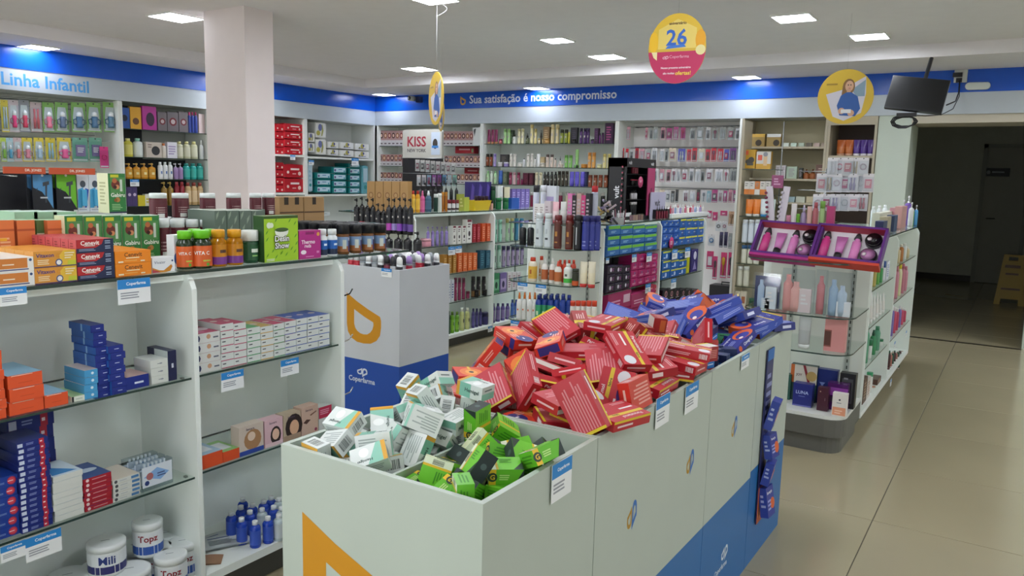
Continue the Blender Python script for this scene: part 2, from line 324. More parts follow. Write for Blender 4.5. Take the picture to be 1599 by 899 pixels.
def bottle(kind, r, h, col, cap, label=None, band=None, flat=1.0, n=14, rough=.25, deco=None, bkind='paint', single=False, key=''):
    """returns list of (part name, mesh)"""
    k = ('bottle', kind, R3(r), R3(h), col, cap, label, band, flat, bkind, single, key or str(deco)[:60])
    def f():
        parts = []; cm_ = mat(cap, .35); bm_ = mat(col, rough, bkind)
        if kind == 'tube':      # cosmetic tube standing on its cap
            b = MB(); hc = h*.14; rs = []
            for t, ry in ((0, .95), (.05, 1), (.5, .72), (.85, .3), (.97, .07), (1, .06)):
                z = hc + (h-hc)*t; rx = r*(1+.12*t); rs.append([(rx*math.cos(2*PI*(j+.5)/n), r*ry*math.sin(2*PI*(j+.5)/n), z) for j in range(n)])
            lm_ = mat(label, rough) if label else bm_
            b.rings(rs, [bm_, lm_, bm_, bm_, bm_], n)
            c2 = b if single else MB(); c2.lathe([(r*.95, 0), (r*.98, hc)], cm_, n)
            return [('body', b.mesh('bottle'))] if single else [('body', b.mesh('body')), ('cap', c2.mesh('cap'))]
        pump = kind == 'pump'
        bp, cp = _prof('round' if pump else kind, r, h*(.8 if pump else 1))
        if pump: q = h*.8; bp, cp = [(r*.92, 0), (r, q*.02), (r, q*.84), (r*.8, q*.92), (r*.36, q*.95)], [(r*.38, q*.94), (r*.38, q*1.0)]
        b = MB(); sq = .25 if kind in ('shampoo',) else 0
        b.lathe(bp, bm_, n, sy=flat, sq=sq)
        c2 = b if single else MB()
        c2.lathe(cp, cm_, n, sy=flat if kind in ('deo', 'jar', 'cyl') else min(1, flat*1.25))
        if pump:
            H = h*.8
            c2.lathe([(r*.14, H), (r*.14, h*.9)], cm_, 8); c2.lathe([(r*.32, h*.9), (r*.3, h*.985), (r*.2, h)], cm_, 10)
            c2.cbox((-r*.5, 0, h*.95), (r*.9, r*.3, h*.045), cm_)
        lb = None
        if label:
            lb = b if single else MB(); hh = h*(.8 if pump else 1)
            z0, z1 = bp[1][1] + hh*.1, bp[2][1] - hh*.08
            if kind in ('cyl', 'can', 'deo', 'cotton', 'pillbottle', 'jar'): z0, z1 = bp[1][1]+hh*.03, bp[2][1]-hh*.04
            if kind == 'dropper': z0, z1 = h*.08, h*.5
            rr = r*1.006
            prof = [(rr, z0), (rr, z1)]; ml = [mat(label, .4)]
            if band: zb = z0+(z1-z0)*.38; prof = [(rr, z0), (rr, zb), (rr, z1)]; ml = [mat(band, .4), mat(label, .4)]
            lb.lathe(prof, ml, n, sy=flat, sq=sq, caps=(False, False))
            if deco:    # small print, wrapped as a shallow polygon strip
                for (ux, uz, uw, uh, c_) in deco:
                    for s_ in range(3):
                        a0 = -PI/2 + (ux-uw/2 + uw*s_/3)*1.6; a1 = -PI/2 + (ux-uw/2 + uw*(s_+1)/3)*1.6; q = rr*1.012
                        za, zb_ = z0+(z1-z0)*(uz-uh/2), z0+(z1-z0)*(uz+uh/2)
                        lb.face([(q*math.cos(a0), q*flat*math.sin(a0), za), (q*math.cos(a1), q*flat*math.sin(a1), za), (q*math.cos(a1), q*flat*math.sin(a1), zb_), (q*math.cos(a0), q*flat*math.sin(a0), zb_)], c_, True)
        if single: return [('body', b.mesh('bottle'))]
        out = [('body', b.mesh('body')), ('cap', c2.mesh('cap'))]
        if lb: out.append(('label', lb.mesh('label')))
        return out
    return cached(k, f)
def blister(w, h, card, inner, band=None, shape='box', t=.018, bubble='dfe6ea'):
    """hanging card pack, top centre at the origin, front -y"""
    k = ('blister', R3(w), R3(h), card, inner, band, shape, bubble)
    def f():
        b = MB(); b.box(-w/2, w/2, 0, .0015, -h, 0, mat(card, .4))
        ops = [('r', .06, .04, .94, .10, 'cfd3d6')]
        if band: ops.append(('r', 0, .8, 1, 1, band)); ops.append(('b', .15, .84, .85, .95, 1, 'f4f2ee'))
        ops.append(('c', .5, .95, .06, '3a3a3c'))
        if shape == 'bottle': ops.insert(0, ('p', [(.14, .08), (.86, .08), (.9, .5), (.8, .84), (.2, .84), (.1, .5)], 'ccd4d2'))
        b.deco((-w/2, 0, -h), (w, 0, 0), (0, 0, h), ops)
        im = mat(inner, .35)
        if shape == 'bottle':
            r = w*.22; b.lathe([(r, 0), (r*1.05, h*.08), (r*.8, h*.18), (r, h*.3), (r*.9, h*.38)], im, 10, (0, -.012, -h*.86)); b.lathe([(r*.95, h*.38), (r*.8, h*.5), (r*.25, h*.55)], mat('e9eef0', .3), 10, (0, -.012, -h*.86))
            for s_ in (-1, 1): b.tube([(s_*r*.9, -.012, -h*.55), (s_*w*.42, -.012, -h*.6), (s_*w*.4, -.012, -h*.72), (s_*r*.9, -.012, -h*.76)], w*.04, im, 5)
        elif shape == 'long':
            for s_ in (-1, 1): b.lathe([(w*.1, -h*.88), (w*.13, -h*.6), (w*.06, -h*.45), (w*.09, -h*.22)], im, 6, (s_*w*.16, -.006, 0))
        elif shape == 'brush':
            b.lathe([(w*.08, -h*.9), (w*.1, -h*.5), (w*.26, -h*.45), (w*.28, -h*.25), (w*.1, -h*.18)], im, 8, (0, -.008, 0), sy=.35)
        elif shape == 'ring':
            for a in range(10):
                a0, a1 = 2*PI*a/10, 2*PI*(a+1)/10; r = w*.28; b.tube([(r*math.cos(a0), -.008, -h*.5+r*math.sin(a0)), (r*math.cos(a1), -.008, -h*.5+r*math.sin(a1))], w*.06, im, 5)
        else:
            b.box(-w*.3, w*.3, -t*.6, 0, -h*.78, -h*.3, im); b.deco((-w*.3, -t*.6, -h*.78), (w*.6, 0, 0), (0, 0, h*.48), [('b', .15, .3, .85, .8, 3, 'eceae6')])
        # clear shell
        z0, z1, x = -h*.93, -h*.17, w*.46
        b.rings([[(-x, -.0005, z0), (x, -.0005, z0), (x, -.0005, z1), (-x, -.0005, z1)], [(-x*.88, -t-.006, z0+.006), (x*.88, -t-.006, z0+.006), (x*.88, -t-.006, z1-.006), (-x*.88, -t-.006, z1-.006)]], mat('f0f4f6', .12, 'clear'), 4, (False, True), False)
        return b.mesh('blister_pack')
    return cached(k, f)
def place(parts, name, loc, rz, label, cat, group=None):
    """a thing from a mesh, or from parts under an empty"""
    if isinstance(parts, bpy.types.Mesh): o = obj(name, parts, None, loc, rz)
    elif len(parts) == 1: o = obj(name, parts[0][1], None, loc, rz)
    else:
        o = empty(name, loc, rz)
        for n_, me in parts: obj(n_, me, o)
    return tag(o, label, cat, group)
QUARTER = PI/2
def dims(plane, P, px0, px1, pyt, z, pyb=None, lathe=False):
    """plane 'x': the item's front is at x=P facing +x; plane 'y': front at y=P facing -y"""
    if plane == 'x':
        if z is None: z = on_x((px0+px1)/2, pyb, P).z
        a, c_ = yat(px0, P, z), yat(px1, P, z); mid = (a+c_)/2; pt = (P, mid, z); h = zat(pyt, P, mid) - z; wd = abs(c_-a)
        if lathe: wd = (px1-px0)*depth(pt)/FOC
    else:
        if z is None: z = on_y((px0+px1)/2, pyb, P).z
        a, c_ = xat(px0, P, z), xat(px1, P, z); mid = (a+c_)/2; pt = (mid, P, z); h = zat(pyt, mid, P) - z; wd = abs(c_-a)
        if lathe: wd = (px1-px0)*depth(pt)/FOC
    return mid, z, wd, h
def bx(plane, P, px0, px1, pyt, z, d, col, label, cat='box', group=None, name='carton', pyb=None, gap=.001, inset=.01, **kw):
    mid, z, wd, h = dims(plane, P, px0, px1, pyt, z, pyb)
    me = carton(max(.006, wd-gap), d, max(h, .004), col, **kw)
    loc = (P-inset-d/2, mid, z+.0005) if plane == 'x' else (mid, P+inset+d/2, z+.0005)
    return place(me, name, loc, QUARTER if plane == 'x' else 0, label, cat, group)
def bt(plane, P, px0, px1, pyt, z, kind, col, cap, label, cat='bottle', group=None, name='bottle', pyb=None, inset=.01, rz=0, lb=None, **kw):
    mid, z, wd, h = dims(plane, P, px0, px1, pyt, z, pyb, True); r = wd/2*.97
    parts = bottle(kind, r, h, col, cap, lb, **kw)
    loc = (P-inset-r, mid, z+.0005) if plane == 'x' else (mid, P+inset+r, z+.0005)
    return place(parts, name, loc, (QUARTER if plane == 'x' else 0)+rz, label, cat, group)
def row(fn, plane, P, px0, px1, pyt, n, z, *a, gapf=.0, pyt1=None, **kw):
    out = []
    s = (px1-px0)/n
    for i in range(n):
        t = pyt if pyt1 is None else pyt+(pyt1-pyt)*(i+.5)/n
        out.append(fn(plane, P, px0+i*s+s*gapf/2, px0+(i+1)*s-s*gapf/2, t, z, *a, **kw))
    return out
# ------------------------------------------------------------------ shelving
GL = lambda: mat('f9fdfb', .03, 'clear')
GE = lambda: mat('33443d', .2)
def glass(b, x0, x1, y0, y1, z, t=.008, edges='FRL'):
    kw = {e: GE() for e in edges}; b.box(x0, x1, y0, y1, z-t, z, GL(), **kw)
def gondola(label, xf, xb, divs, top, shelves, base_z, endcap=None, topglass=True, strips=True, gy=(.012, .012), wood='eef4ef', overhang=0):
    """double-sided white gondola whose long face looks towards +x. divs: y of the upright panels"""
    xm = (xf+xb)/2; y0, y1 = divs[0], divs[-1]
    t = empty('gondola_shelf', (xm, (y0+y1)/2, 0)); L = lambda b, n: obj(n, b.mesh(n), t, (-xm, -(y0+y1)/2, 0))
    wm = mat(wood, .4)
    b = MB(); b.box(xb+.04, xf-.05, y0+.02, y1-.02, 0, base_z-.03, mat('55544e', .5)); L(b, 'plinth')
    b = MB(); b.box(xb, xf, y0, y1, base_z-.03, base_z, wm); L(b, 'base_deck')
    b = MB(); b.box(xm-.006, xm+.006, y0, y1, base_z, top-.01, wm)
    for i in range(len(divs)-1 if strips else 0):      # slotted steel strips on the back panel
        for q in (.25, .75):
            yy = divs[i]+(divs[i+1]-divs[i])*q; b.box(xm+.006, xm+.012, yy-.012, yy+.012, base_z, top-.02, mat('9aa39c', .4)); b.box(xm+.012, xm+.0125, yy-.003, yy+.003, base_z+.05, top-.08, mat('4b504c'))
    L(b, 'back_panel')
    for y in divs:
        b = MB(); x_ = xf; b.rings([[(xb, y-.009, base_z), (x_, y-.009, base_z), (x_, y-.009, top-.06), (x_-.015, y-.009, top-.03), (x_-.05, y-.009, top-.01), (xb, y-.009, top-.01)], [(xb, y+.009, base_z), (x_, y+.009, base_z), (x_, y+.009, top-.06), (x_-.015, y+.009, top-.03), (x_-.05, y+.009, top-.01), (xb, y+.009, top-.01)]], wm, 6, (True, True), False); L(b, 'side_panel')
    for i in range(len(divs)-1):
        b = MB(); b.box(xb+.02, xf-.04, divs[i]+.009, divs[i+1]-.009, top-.035, top-.012, wm); L(b, 'top_rail')
        for z in shelves[i]:
            b = MB(); glass(b, xm+.006, xf-.012, divs[i]+.012, divs[i+1]-.012, z, .007); gsh = L(b, 'glass_shelf')
            b = MB()
            for yy in (divs[i]+.012, divs[i+1]-.012): 
                for xx in (xm+.06, xf-.06): b.cbox((xx, yy, z-.010), (.012, .012, .006), mat('8d938e', .3, 'metal'))
            obj('shelf_pin', b.mesh('shelf_pin'), gsh)
    if topglass:
        b = MB(); glass(b, xb-overhang, xf+.004, y0-gy[0], y1+gy[1], top, .010); L(b, 'top_glass')
    return tag(t, label, 'shelf')
def endcap(label, x0, x1, yf, yb, shelves, base_z, wood='e0e4dc', top=None, plinth='62625c', back_top=1.18):
    """end unit of a gondola: rounded glass shelves in front of a back panel facing -y"""
    t = empty('end_shelf', ((x0+x1)/2, (yf+yb)/2, 0)); xm, ym = (x0+x1)/2, (yf+yb)/2
    L = lambda b, n: obj(n, b.mesh(n), t, (-xm, -ym, 0))
    def outline(z, r, ins=0):
        a0, a1, f, k = x0+ins, x1-ins, yf+ins, yb
        P = [(a0, k)]
        for j in range(6): q = PI + j*PI/10; P.append((a0+r+r*math.cos(q), f+r+r*math.sin(q)))
        for j in range(6): q = 1.5*PI + j*PI/10; P.append((a1-r+r*math.cos(q), f+r+r*math.sin(q)))
        P.append((a1, k)); return [(x, y, z) for x, y in P]
    def slab(z0, z1, r, m, ins=0, edge=None):
        b = MB(); A, B_ = outline(z0, r, ins), outline(z1, r, ins); b.rings([A, B_], edge or m, len(A), (False, False), False); b.face(list(reversed(A)), m); b.face(B_, m); return b
    pm = mat(plinth, .45)
    L(slab(0, base_z*.42, .09, pm, .02), 'plinth'); L(slab(base_z*.44, base_z-.022, .10, pm), 'plinth_skirt'); L(slab(base_z-.02, base_z, .10, mat('dfe2dd', .35)), 'base_deck')
    b = MB(); b.box(x0+.03, x1-.005, yb-.012, yb, base_z, back_top-.01, mat(wood, .4))
    for xx in (x0+(x1-x0)*.28, x0+(x1-x0)*.85):
        b.box(xx-.013, xx+.013, yb-.017, yb-.012, base_z, back_top-.05, mat('aab0aa', .4))
        for j in range(22): zz = base_z+.05+j*.04; b.box(xx-.004, xx+.004, yb-.0175, yb-.017, zz, zz+.02, mat('3d423e'))
    L(b, 'back_panel')
    for z in shelves: L(slab(z-.008, z, .12, GL(), 0, GE()), 'glass_shelf')
    if top: L(slab(top-.010, top, .12, GL(), 0, GE()), 'top_glass')
    return tag(t, label, 'shelf')
# left gondola
gondola('low white gondola with glass shelves of medicine cartons in left foreground', -2.2, -2.84, [.22, .87, 1.527, 2.18], 1.18, [[.83, .493], [.83, .493], [.832, .501]], .139, overhang=.12, strips=False, gy=(.012, .39))
for py_, nm_ in ((466, 'top'), (538, 'middle'), (622, 'lowest')):
    z = zat(py_, -2.25, 2.2); b = MB(); b.tube([(-2.25, 2.19, z), (-2.25, 2.27, z+.012), (-2.25, 2.285, z+.03)], .0028, mat('3c3e40' if nm_ == 'top' else 'c9ccca', .2, 'metal'))
    tag(b.build('wire_hook'), '%s wire hook on the end panel of the left gondola' % nm_, 'hook')
gondola('white gondola of hair products behind the white deodorant bin', -4.1, -4.74, [4.877, 6.009, 7.14], 1.19, [[.905, .655, .40], [.885, .64, .40]], .115, gy=(.22, .012))
endcap('glass shelved gondola end with black pump bottles behind the bin', -4.74, -4.12, 4.42, 4.868, [.84, 1.045], .18, back_top=1.19)
gondola('white gondola stacked with sanitary pads behind the medicine bins', -2.5, -3.14, [5.06, 6.12, 7.19], 1.18, [[.935, .665, .38], [.935, .665, .38]], .115)
endcap('gondola end with glass shelves of spray cans and sun lotions', -3.10, -2.52, 4.66, 5.05, [1.015, .765, .485], .25)
gondola('white gondola with glass shelves along the right aisle', -.72, -1.36, [5.06, 6.10, 7.37], 1.18, [[.865, .63, .38], [.93, .656, .378]], .12)
endcap('gondola end with rounded glass shelves and grey base beside right aisle', -1.34, -.725, 4.52, 5.05, [1.075, .775, .57], .22)
# ================================================================== left gondola, top glass (z = 1.18)
ZT = 1.1805
def L_(px0, px1, pyt, x, z, d, col, label, **kw): return bx('x', x, px0, px1, pyt, z, d, col, label, inset=0, **kw)
def stack(plane, P, px0, px1, pyb, pyt, n, d, col, label, pos, z=None, zmul=1, jit=.003, group=None, **kw):
    """n equal boxes piled up between the pixel rows pyb (base) and pyt (top)"""
    inset = kw.pop('inset', 0)
    mid, z, wd, h = dims(plane, P, px0, px1, pyt, z, pyb); hh = h/n; out = []
    me = carton(wd-.001, d, hh-.0006, col, **kw)
    names = {1: [''], 2: ['top', 'bottom'], 3: ['top', 'middle', 'bottom']}
    for i in range(n):
        k = n-1-i
        if n <= 3: w_ = names[n][k]
        else: w_ = 'top' if k == 0 else ('bottom' if i == 0 else ['', 'second', 'third', 'fourth', 'fifth', 'sixth', 'seventh', 'eighth', 'ninth', 'tenth', 'eleventh', 'twelfth', 'thirteenth', 'fourteenth', 'fifteenth', 'sixteenth'][k] + ' from top')
        j = random.uniform(-jit, jit)
        loc = (P-inset-d/2+random.uniform(-jit, 0), mid+j, z+.0004+i*hh) if plane == 'x' else (mid+j, P+inset+d/2+random.uniform(0, jit), z+.0004+i*hh)
        out.append(place(me, 'carton', loc, QUARTER if plane == 'x' else 0, (w_ + ' ' if w_ else '') + label + (' ' + pos if pos else ''), 'box', group))
    return out
CN_RED = [('r', 0, 0, 1, 1, '1f2a4c'), ('p', [(0, .35), (.5, .35), (.68, .62), (.74, 1), (0, 1)], 'b3252b'), ('T', 'Cenevit', .36, .74, .5, .34, 'f2efe8'), ('b', .2, .46, .5, .58, 1, 'd9cfc4'), ('b', .06, .12, .66, .32, 2, '8e99b4'), ('b', .76, .6, .95, .9, 2, '9fb0c8'), ('b', .76, .2, .95, .5, 2, '9fb0c8')]
PINK_END = [('r', 0, 0, 1, 1, 'c05158'), ('b', .2, .2, .8, .8, 3, '8b2b33')]
VX = [('r', 0, 0, 1, 1, 'd9953a'), ('p', [(.55, .05), (.62, .3), (.6, .7), (.7, 1), (1, 1), (1, .05)], 'e3b93c'), ('p', [(.78, 0), (1, 0), (1, .35), (.8, .35)], 'c4c838'), ('T', 'Vitaxon', .26, .74, .42, .34, '4a3a78'), ('T', 'C', .56, .7, .09, .45, 'd98f1e'), ('b', .08, .16, .4, .5, 3, 'f0d9ae'), ('c', .58, .26, .22, '4d5c86'), ('c', .58, .26, .15, 'e9e6e0'), ('b', .72, .45, .96, .9, 3, 'ecdcb8'), ('r', 0, 0, 1, .06, '54406a')]
CN_OR = [('r', 0, 0, 1, 1, 'ee8a1c'), ('T', 'Cenevit', .5, .7, .58, .36, '6a3d14'), ('b', .3, .35, .75, .52, 1, 'f5ddb4'), ('b', .25, .16, .72, .28, 1, 'f0b464'), ('r', .08, .08, .22, .2, 'f3e6c8'), ('r', .7, .1, .82, .2, 'f3e6c8')]
WHOR = [('r', 0, 0, 1, 1, 'e8e6e0'), ('r', 0, .25, .82, .95, 'cf7d36'), ('r', 0, .12, .85, .2, '4a4a78'), ('b', .1, .45, .5, .62, 1, 'f1dcc0'), ('c', .91, .8, .1, '2f4a78')]
for n_, (a, c_, t0, t1, b0, ops, nm, cc, k) in enumerate(((0, 55, 402, 421, 439, WHOR, 'orange and white vitamin carton', 'e2e0da', 2), (55, 121, 391, 415, 439, VX, 'orange effervescent vitamin carton', 'd9953a', 2), (122, 180, 373, 403, 431, CN_RED, 'red and navy vitamin carton', '26315a', 3), (181, 237, 391, 411, 429, CN_OR, 'orange vitamin carton with brown lettering', 'ee8a1c', 2))):
    dd = .052 if n_ != 2 else .042
    for r_ in range(4 if n_ in (0, 1, 3) else 6):
        dpt = ('in the front row', 'in the second row back', 'in the third row back', 'in the fourth row back', 'in the fifth row back', 'in the sixth row back')[r_]
        x = -2.215
        mid, z, wd, h = dims('x', x, a, c_, t0, ZT)
        me = carton(wd-.001, dd-.002, h/k-.0006, cc, F=ops, L=PINK_END if n_ == 2 else (), key='vit%d' % n_, top='c8525a' if n_ == 2 else None)
        for i in range(k):
            lev = {2: ('lower', 'upper'), 3: ('bottom', 'middle', 'top')}[k][i]
            place(me, 'carton', (x-dd/2-r_*dd, mid, ZT+i*h/k), QUARTER, '%s %s %s, left glass counter' % (lev, nm, dpt), 'box', 'vitamin cartons on left counter')
VIV = [('r', 0, 0, 1, 1, 'e6e9ec'), ('t', 'Vivater', .34, .68, .5, .32, '2b3c66'), ('p', [(0, .0), (0, .35), (.3, .15), (.5, .12), (.85, .5), (.9, .35), (.8, .05), (.6, 0)], 'd08a2c'), ('p', [(0, 0), (0, .22), (.25, .1), (.35, 0)], 'b83a4a'), ('c', .9, .75, .07, '2f4a78')]
L_(238, 273, 402, -2.22, ZT, .05, 'e6e9ec', 'white vitamin carton with orange wave lying before white upright box', F=VIV, key='viv')
WB = [('r', 0, 0, 1, 1, 'e9edf0'), ('c', .55, .3, .62, '2f6cbc'), ('b', .3, .25, .8, .5, 3, '8fb6e2'), ('r', 0, 0, 1, .05, 'e9edf0'), ('b', .25, .82, .9, .9, 1, '9aa3b0'), ('c', .8, .16, .1, 'e0b898')]
L_(273, 292, 367, -2.275, ZT, .04, 'e9edf0', 'tall white box with blue half circle beside the vitamin jars', F=WB, key='wb')
# jars along the edge
def LJ(a, c_, t, x, kind, col, cap, lb, label, **kw): return bt('x', x, a, c_, t, kw.pop('z', ZT), kind, col, cap, label, cat='bottle', inset=0, lb=lb, **kw)
for a, c_, x, t, s_ in ((284, 310, -2.225, 361, 'left'), (309, 341, -2.205, 360, 'right')):
    o = LJ(a, c_, t, x, 'pillbottle', '1f3018', '6cc821', 'd8622a', 'dark supplement bottle with lime green lid and orange label, %s one in front' % s_, n=22, band=None, deco=[(-.05, .28, .5, .07, 'b6c24a'), (0, .1, .2, .14, '5da832')])
    hb = zat(t, o.location.x, o.location.y)-ZT; rb_ = (c_-a)*depth(o.location)/FOC/2*1.0; vv, ff, tw_, th_ = textmesh('VITA C', True); b = MB(); sc = min(rb_*1.5/tw_, hb*.16/th_)
    b.v = [(rb_*1.01*math.cos(-PI/2-.6+x_*sc/rb_), rb_*1.01*math.sin(-PI/2-.6+x_*sc/rb_), hb*.42+y_*sc) for x_, y_ in vv]; b.f = list(ff); b.mi = [b.mid('f1ece2')]*len(ff); b.sm = [False]*len(ff); obj('lettering', b.mesh('lettering'), o)
for a, c_ in ((300, 324), (325, 345)):
    LJ(a, c_, 358, -2.32, 'pillbottle', '1f3018', '6cc821', 'd8622a', 'dark supplement bottle with lime green lid in second row', n=18)
for i, (a, c_) in enumerate(((337, 362), (362, 388))):
    LJ(a, c_, 359, -2.215, 'pillbottle', 'd18a10', 'e0a01c', 'c98516', 'amber capsule bottle with purple band on left counter', band='7a3c8e', n=22, bkind='amber', rough=.12, deco=[(0, .66, .55, .16, '5a3a28')])
LJ(386, 412, 360, -2.225, 'jar', '1d4a2e', 'e9eee9', '245634', 'dark green jar with white lid left of bright green tea box', n=22, deco=[(0, .6, .6, .22, 'e6efe0'), (0, .28, .5, .08, '8fc06a')])
DS = [('r', 0, 0, 1, 1, 'a4cf2c'), ('r', 0, .94, 1, 1, '3d5a22')] + [('p', [(x, y), (x+.05, y+.03), (x+.09, y+.1), (x+.03, y+.06)], '5f9c22') for x, y in ((.05, .1), (.3, .06), (.6, .1), (.85, .15), (.04, .45), (.88, .5), (.1, .75), (.3, .86), (.7, .84), (.86, .78), (.03, .6), (.9, .33), (.45, .14), (.2, .2), (.75, .22))] + [
    ('c', .5, .66, .2, 'e9efe2', .7), ('r', .3, .69, .7, .8, 'a4cf2c'), ('c', .5, .695, .2, '3f5c2c', .25), ('c', .13, .8, .07, 'dfeccf'), ('c', .2, .8, .06, 'dfeccf'),
    *[('T', tx, .5+dx, ty+dy, sw, .13, '24331f') for tx, ty, sw in (('Desin', .505, .5), ('Show', .35, .52)) for dx, dy in ((-.014, 0), (.014, 0), (0, -.012), (0, .012))], ('T', 'Desin', .5, .505, .5, .13, 'f2f4ee'), ('T', 'Show', .5, .35, .52, .13, 'f2f4ee'), ('b', .04, .02, .3, .08, 2, 'e0e8d0')]
L_(413, 466, 337, -2.21, ZT, .055, '57802a', 'large bright green slimming tea box on left glass counter', F=DS, key='ds', side='30512a')
TH = [('r', 0, 0, 1, 1, 'b42a84'), ('r', .3, .86, .7, .95, '8a1c62'), ('T', 'Thermo', .42, .6, .62, .16, 'f6e6f0'), ('T', 'reds', .4, .46, .42, .13, 'f6e6f0'), ('c', .2, .24, .13, 'f0e6ee', .6), ('c', .88, .86, .07, 'e3a94a'), ('b', .3, .05, .75, .1, 1, 'e6a8d0'), ('r', .8, .18, .92, .26, 'd88ac0')]
L_(467, 501, 360, -2.21, ZT, .05, '9a2470', 'magenta slimming capsule box next to white lidded jars', F=TH, key='th')
for a, c_ in ((501, 517), (516, 533)):
    LJ(a, c_, 358, -2.215, 'pillbottle', 'e8edf0', 'eef1f1', '1c62b4', 'white supplement jar with blue label beside magenta box', band='1c2c4a', n=18, deco=[(0, .7, .5, .14, 'dceaf6')])
for r_ in range(5):
    for i in range(4 if r_ == 0 else 5):
        a = 533 + i*19.2 - r_*16 - (0 if r_ == 0 else 12)
        if r_ == 4 and i > 3: continue
        LJ(a, a+19.4, 350 - r_*1.2, -2.22 - r_*.062, 'jar', '8a5a30', '17181c', '7f9cc0', 'amber fish oil jar with black lid and blue label, %s' % ('front row', 'second row', 'third row', 'fourth row', 'back row')[r_], band='a4683c', n=18, bkind='amber', deco=[(.22, .5, .28, .95, '3a2c68'), (.22, .85, .2, .2, 'e4eaf2'), (-.35, .5, .4, .6, 'c9cfc4')])
# orange cartons and green cartons of the second row
OR = [('r', 0, 0, 1, 1, 'd5743c'), ('b', .1, .1, .9, .7, 9, 'e9b48c'), ('r', 0, .8, 1, .84, 'b0522a'), ('b', .1, .6, .6, .7, 1, 'e8b02c')]
OW = [('r', 0, 0, 1, 1, 'd5743c'), ('r', .05, .04, .93, .5, 'dcd8ca'), ('r', 0, .8, 1, .84, 'b0522a')]
for a, c_, t, ops, nm in ((1, 27, 344, OR, 'tall orange herbal box with fine print at left frame edge'), (31, 59, 344, OW, 'tall orange herbal box with blank white panel'), (78, 104, 344, OW, 'tall orange herbal box half behind the red vitamin cartons')):
    L_(a, c_, t, -2.46, ZT, .07, 'c8683a', nm, F=ops, key=nm[:18], top='a8c8a8')
L_(61, 77, 344, -2.48, ZT, .07, '4f7038', 'narrow green and cream herbal box between two orange boxes', F=[('r', 0, 0, 1, .75, 'd8d0b0'), ('r', 0, 0, 1, .3, '9a3c34'), ('r', .2, .45, .9, .55, '5a5a48')], key='nar', top='a8c8a8')
GB = [('r', 0, 0, 1, 1, '2e7a3c'), ('p', [(.12, .5), (.9, .5), (.95, .9), (.1, .9)], '4f8a4c'), ('c', .42, .72, .26, '6b2c22'), ('c', .36, .82, .14, 'b8683c'), ('c', .5, .66, .13, 'd08a5c'), ('c', .38, .66, .1, '3c1a18'), ('r', .66, .55, .8, .85, 'c8d4c8'), ('r', .12, .9, .6, .97, 'c4c832'), ('T', 'Gabiru', .52, .46, .82, .12, 'eef2e6'), ('c', .5, .34, .14, 'b07a40'), ('c', .38, .33, .1, '8a5a2c'), ('b', .15, .08, .85, .24, 4, '8fbf86'), ('r', 0, 0, 1, .04, '2a2c4a')]
for i in range(5):
    for r_ in range(3):
        L_(105+i*29.4, 133.4+i*29.4, 337-r_*.5, -2.44-.062*r_, ZT, .06, '2e6b36', 'green herbal tonic box with fruit picture, %s' % ('front row', 'middle row', 'back row')[r_], F=GB, key='gb', side='3d6a38', top='b9d2bb', L=[('r', 0, 0, 1, 1, 'd6d4b0'), ('b', .2, .2, .8, .8, 7, 'a8a880')])
zt = zat(337, -2.5, 1.15)
for i, px in enumerate((30, 60, 90)):
    o = L_(px-2, px+34, 331, -2.55, ZT, .12, '9cc0a0', 'pale green topped tall box at the back of left counter', top='b9d2bb', key='pg')
L_(171, 198, 271, -2.52, on_x(180, 333, -2.52).z, .065, '2e6b36', 'single green herbal tonic box standing on top of the others', F=GB, L=[('r', 0, 0, 1, 1, 'd6d4b0'), ('b', .2, .2, .8, .8, 7, 'a8a880')], key='gb1', top='b9d2bb')
# maroon jars with white lids, two levels
MJ = dict(n=18, deco=[(-.1, .55, .8, .05, 'b89a98'), (-.1, .42, .8, .05, 'b89a98'), (-.1, .3, .8, .05, 'b89a98'), (-.15, .1, .5, .22, 'd9d8d4')])
zl = {}
for i, (a, c_) in enumerate(((250, 273), (273, 297), (297, 318), (318, 338))):
    for r_ in range(3):
        o = LJ(a+1+r_*2, c_-1+r_*2, 343 - r_*2, -2.52-.08*r_, 'cyl', '5c2028', 'e6eceb', '602630', 'maroon supplement jar with white lid, lower level behind the bottles, %s' % ('front', 'middle', 'back')[r_], **MJ)
        zl[r_] = o.location.z + (zat(343-r_*2, -2.52-.08*r_, o.location.y)-ZT)
for i, (a, c_) in enumerate(((242, 269), (277, 303), (320, 344), (361, 384), (396, 415), (416, 436))):
    LJ(a, c_, 302, -2.64, 'cyl', '5c2028', 'e6eceb', '602630', 'maroon supplement jar with white lid on the upper level', z=zl[1]+.002, **MJ)
HB = [('r', 0, 0, 1, 1, '66756a')] + [('p', [(x, y), (x+.2, y+.1), (x+.25, y+.2), (x+.02, y+.12)], '98a694') for x, y in ((.1, .1), (.5, .3), (.2, .5), (.6, .7), (.1, .8), (.4, .05))]
for i in range(4):
    L_(337+i*19.2, 355.4+i*19.2, 329, -2.46, ZT, .16, '66756a', 'grey green herbal tea carton in a row behind amber bottles', F=HB, key='hb', top='b7c4b4')
for i in range(2):
    L_(376+i*20, 395+i*20, 327, -2.64, ZT, .05, '66756a', 'grey green herbal tea carton in the back row', F=HB, key='hb2', top='b7c4b4')
for i in range(3):
    L_(355+i*20, 374+i*20, 331, -2.72, ZT, .06, 'b7c4b4', 'pale carton supporting the maroon jars at the back', key='pc')
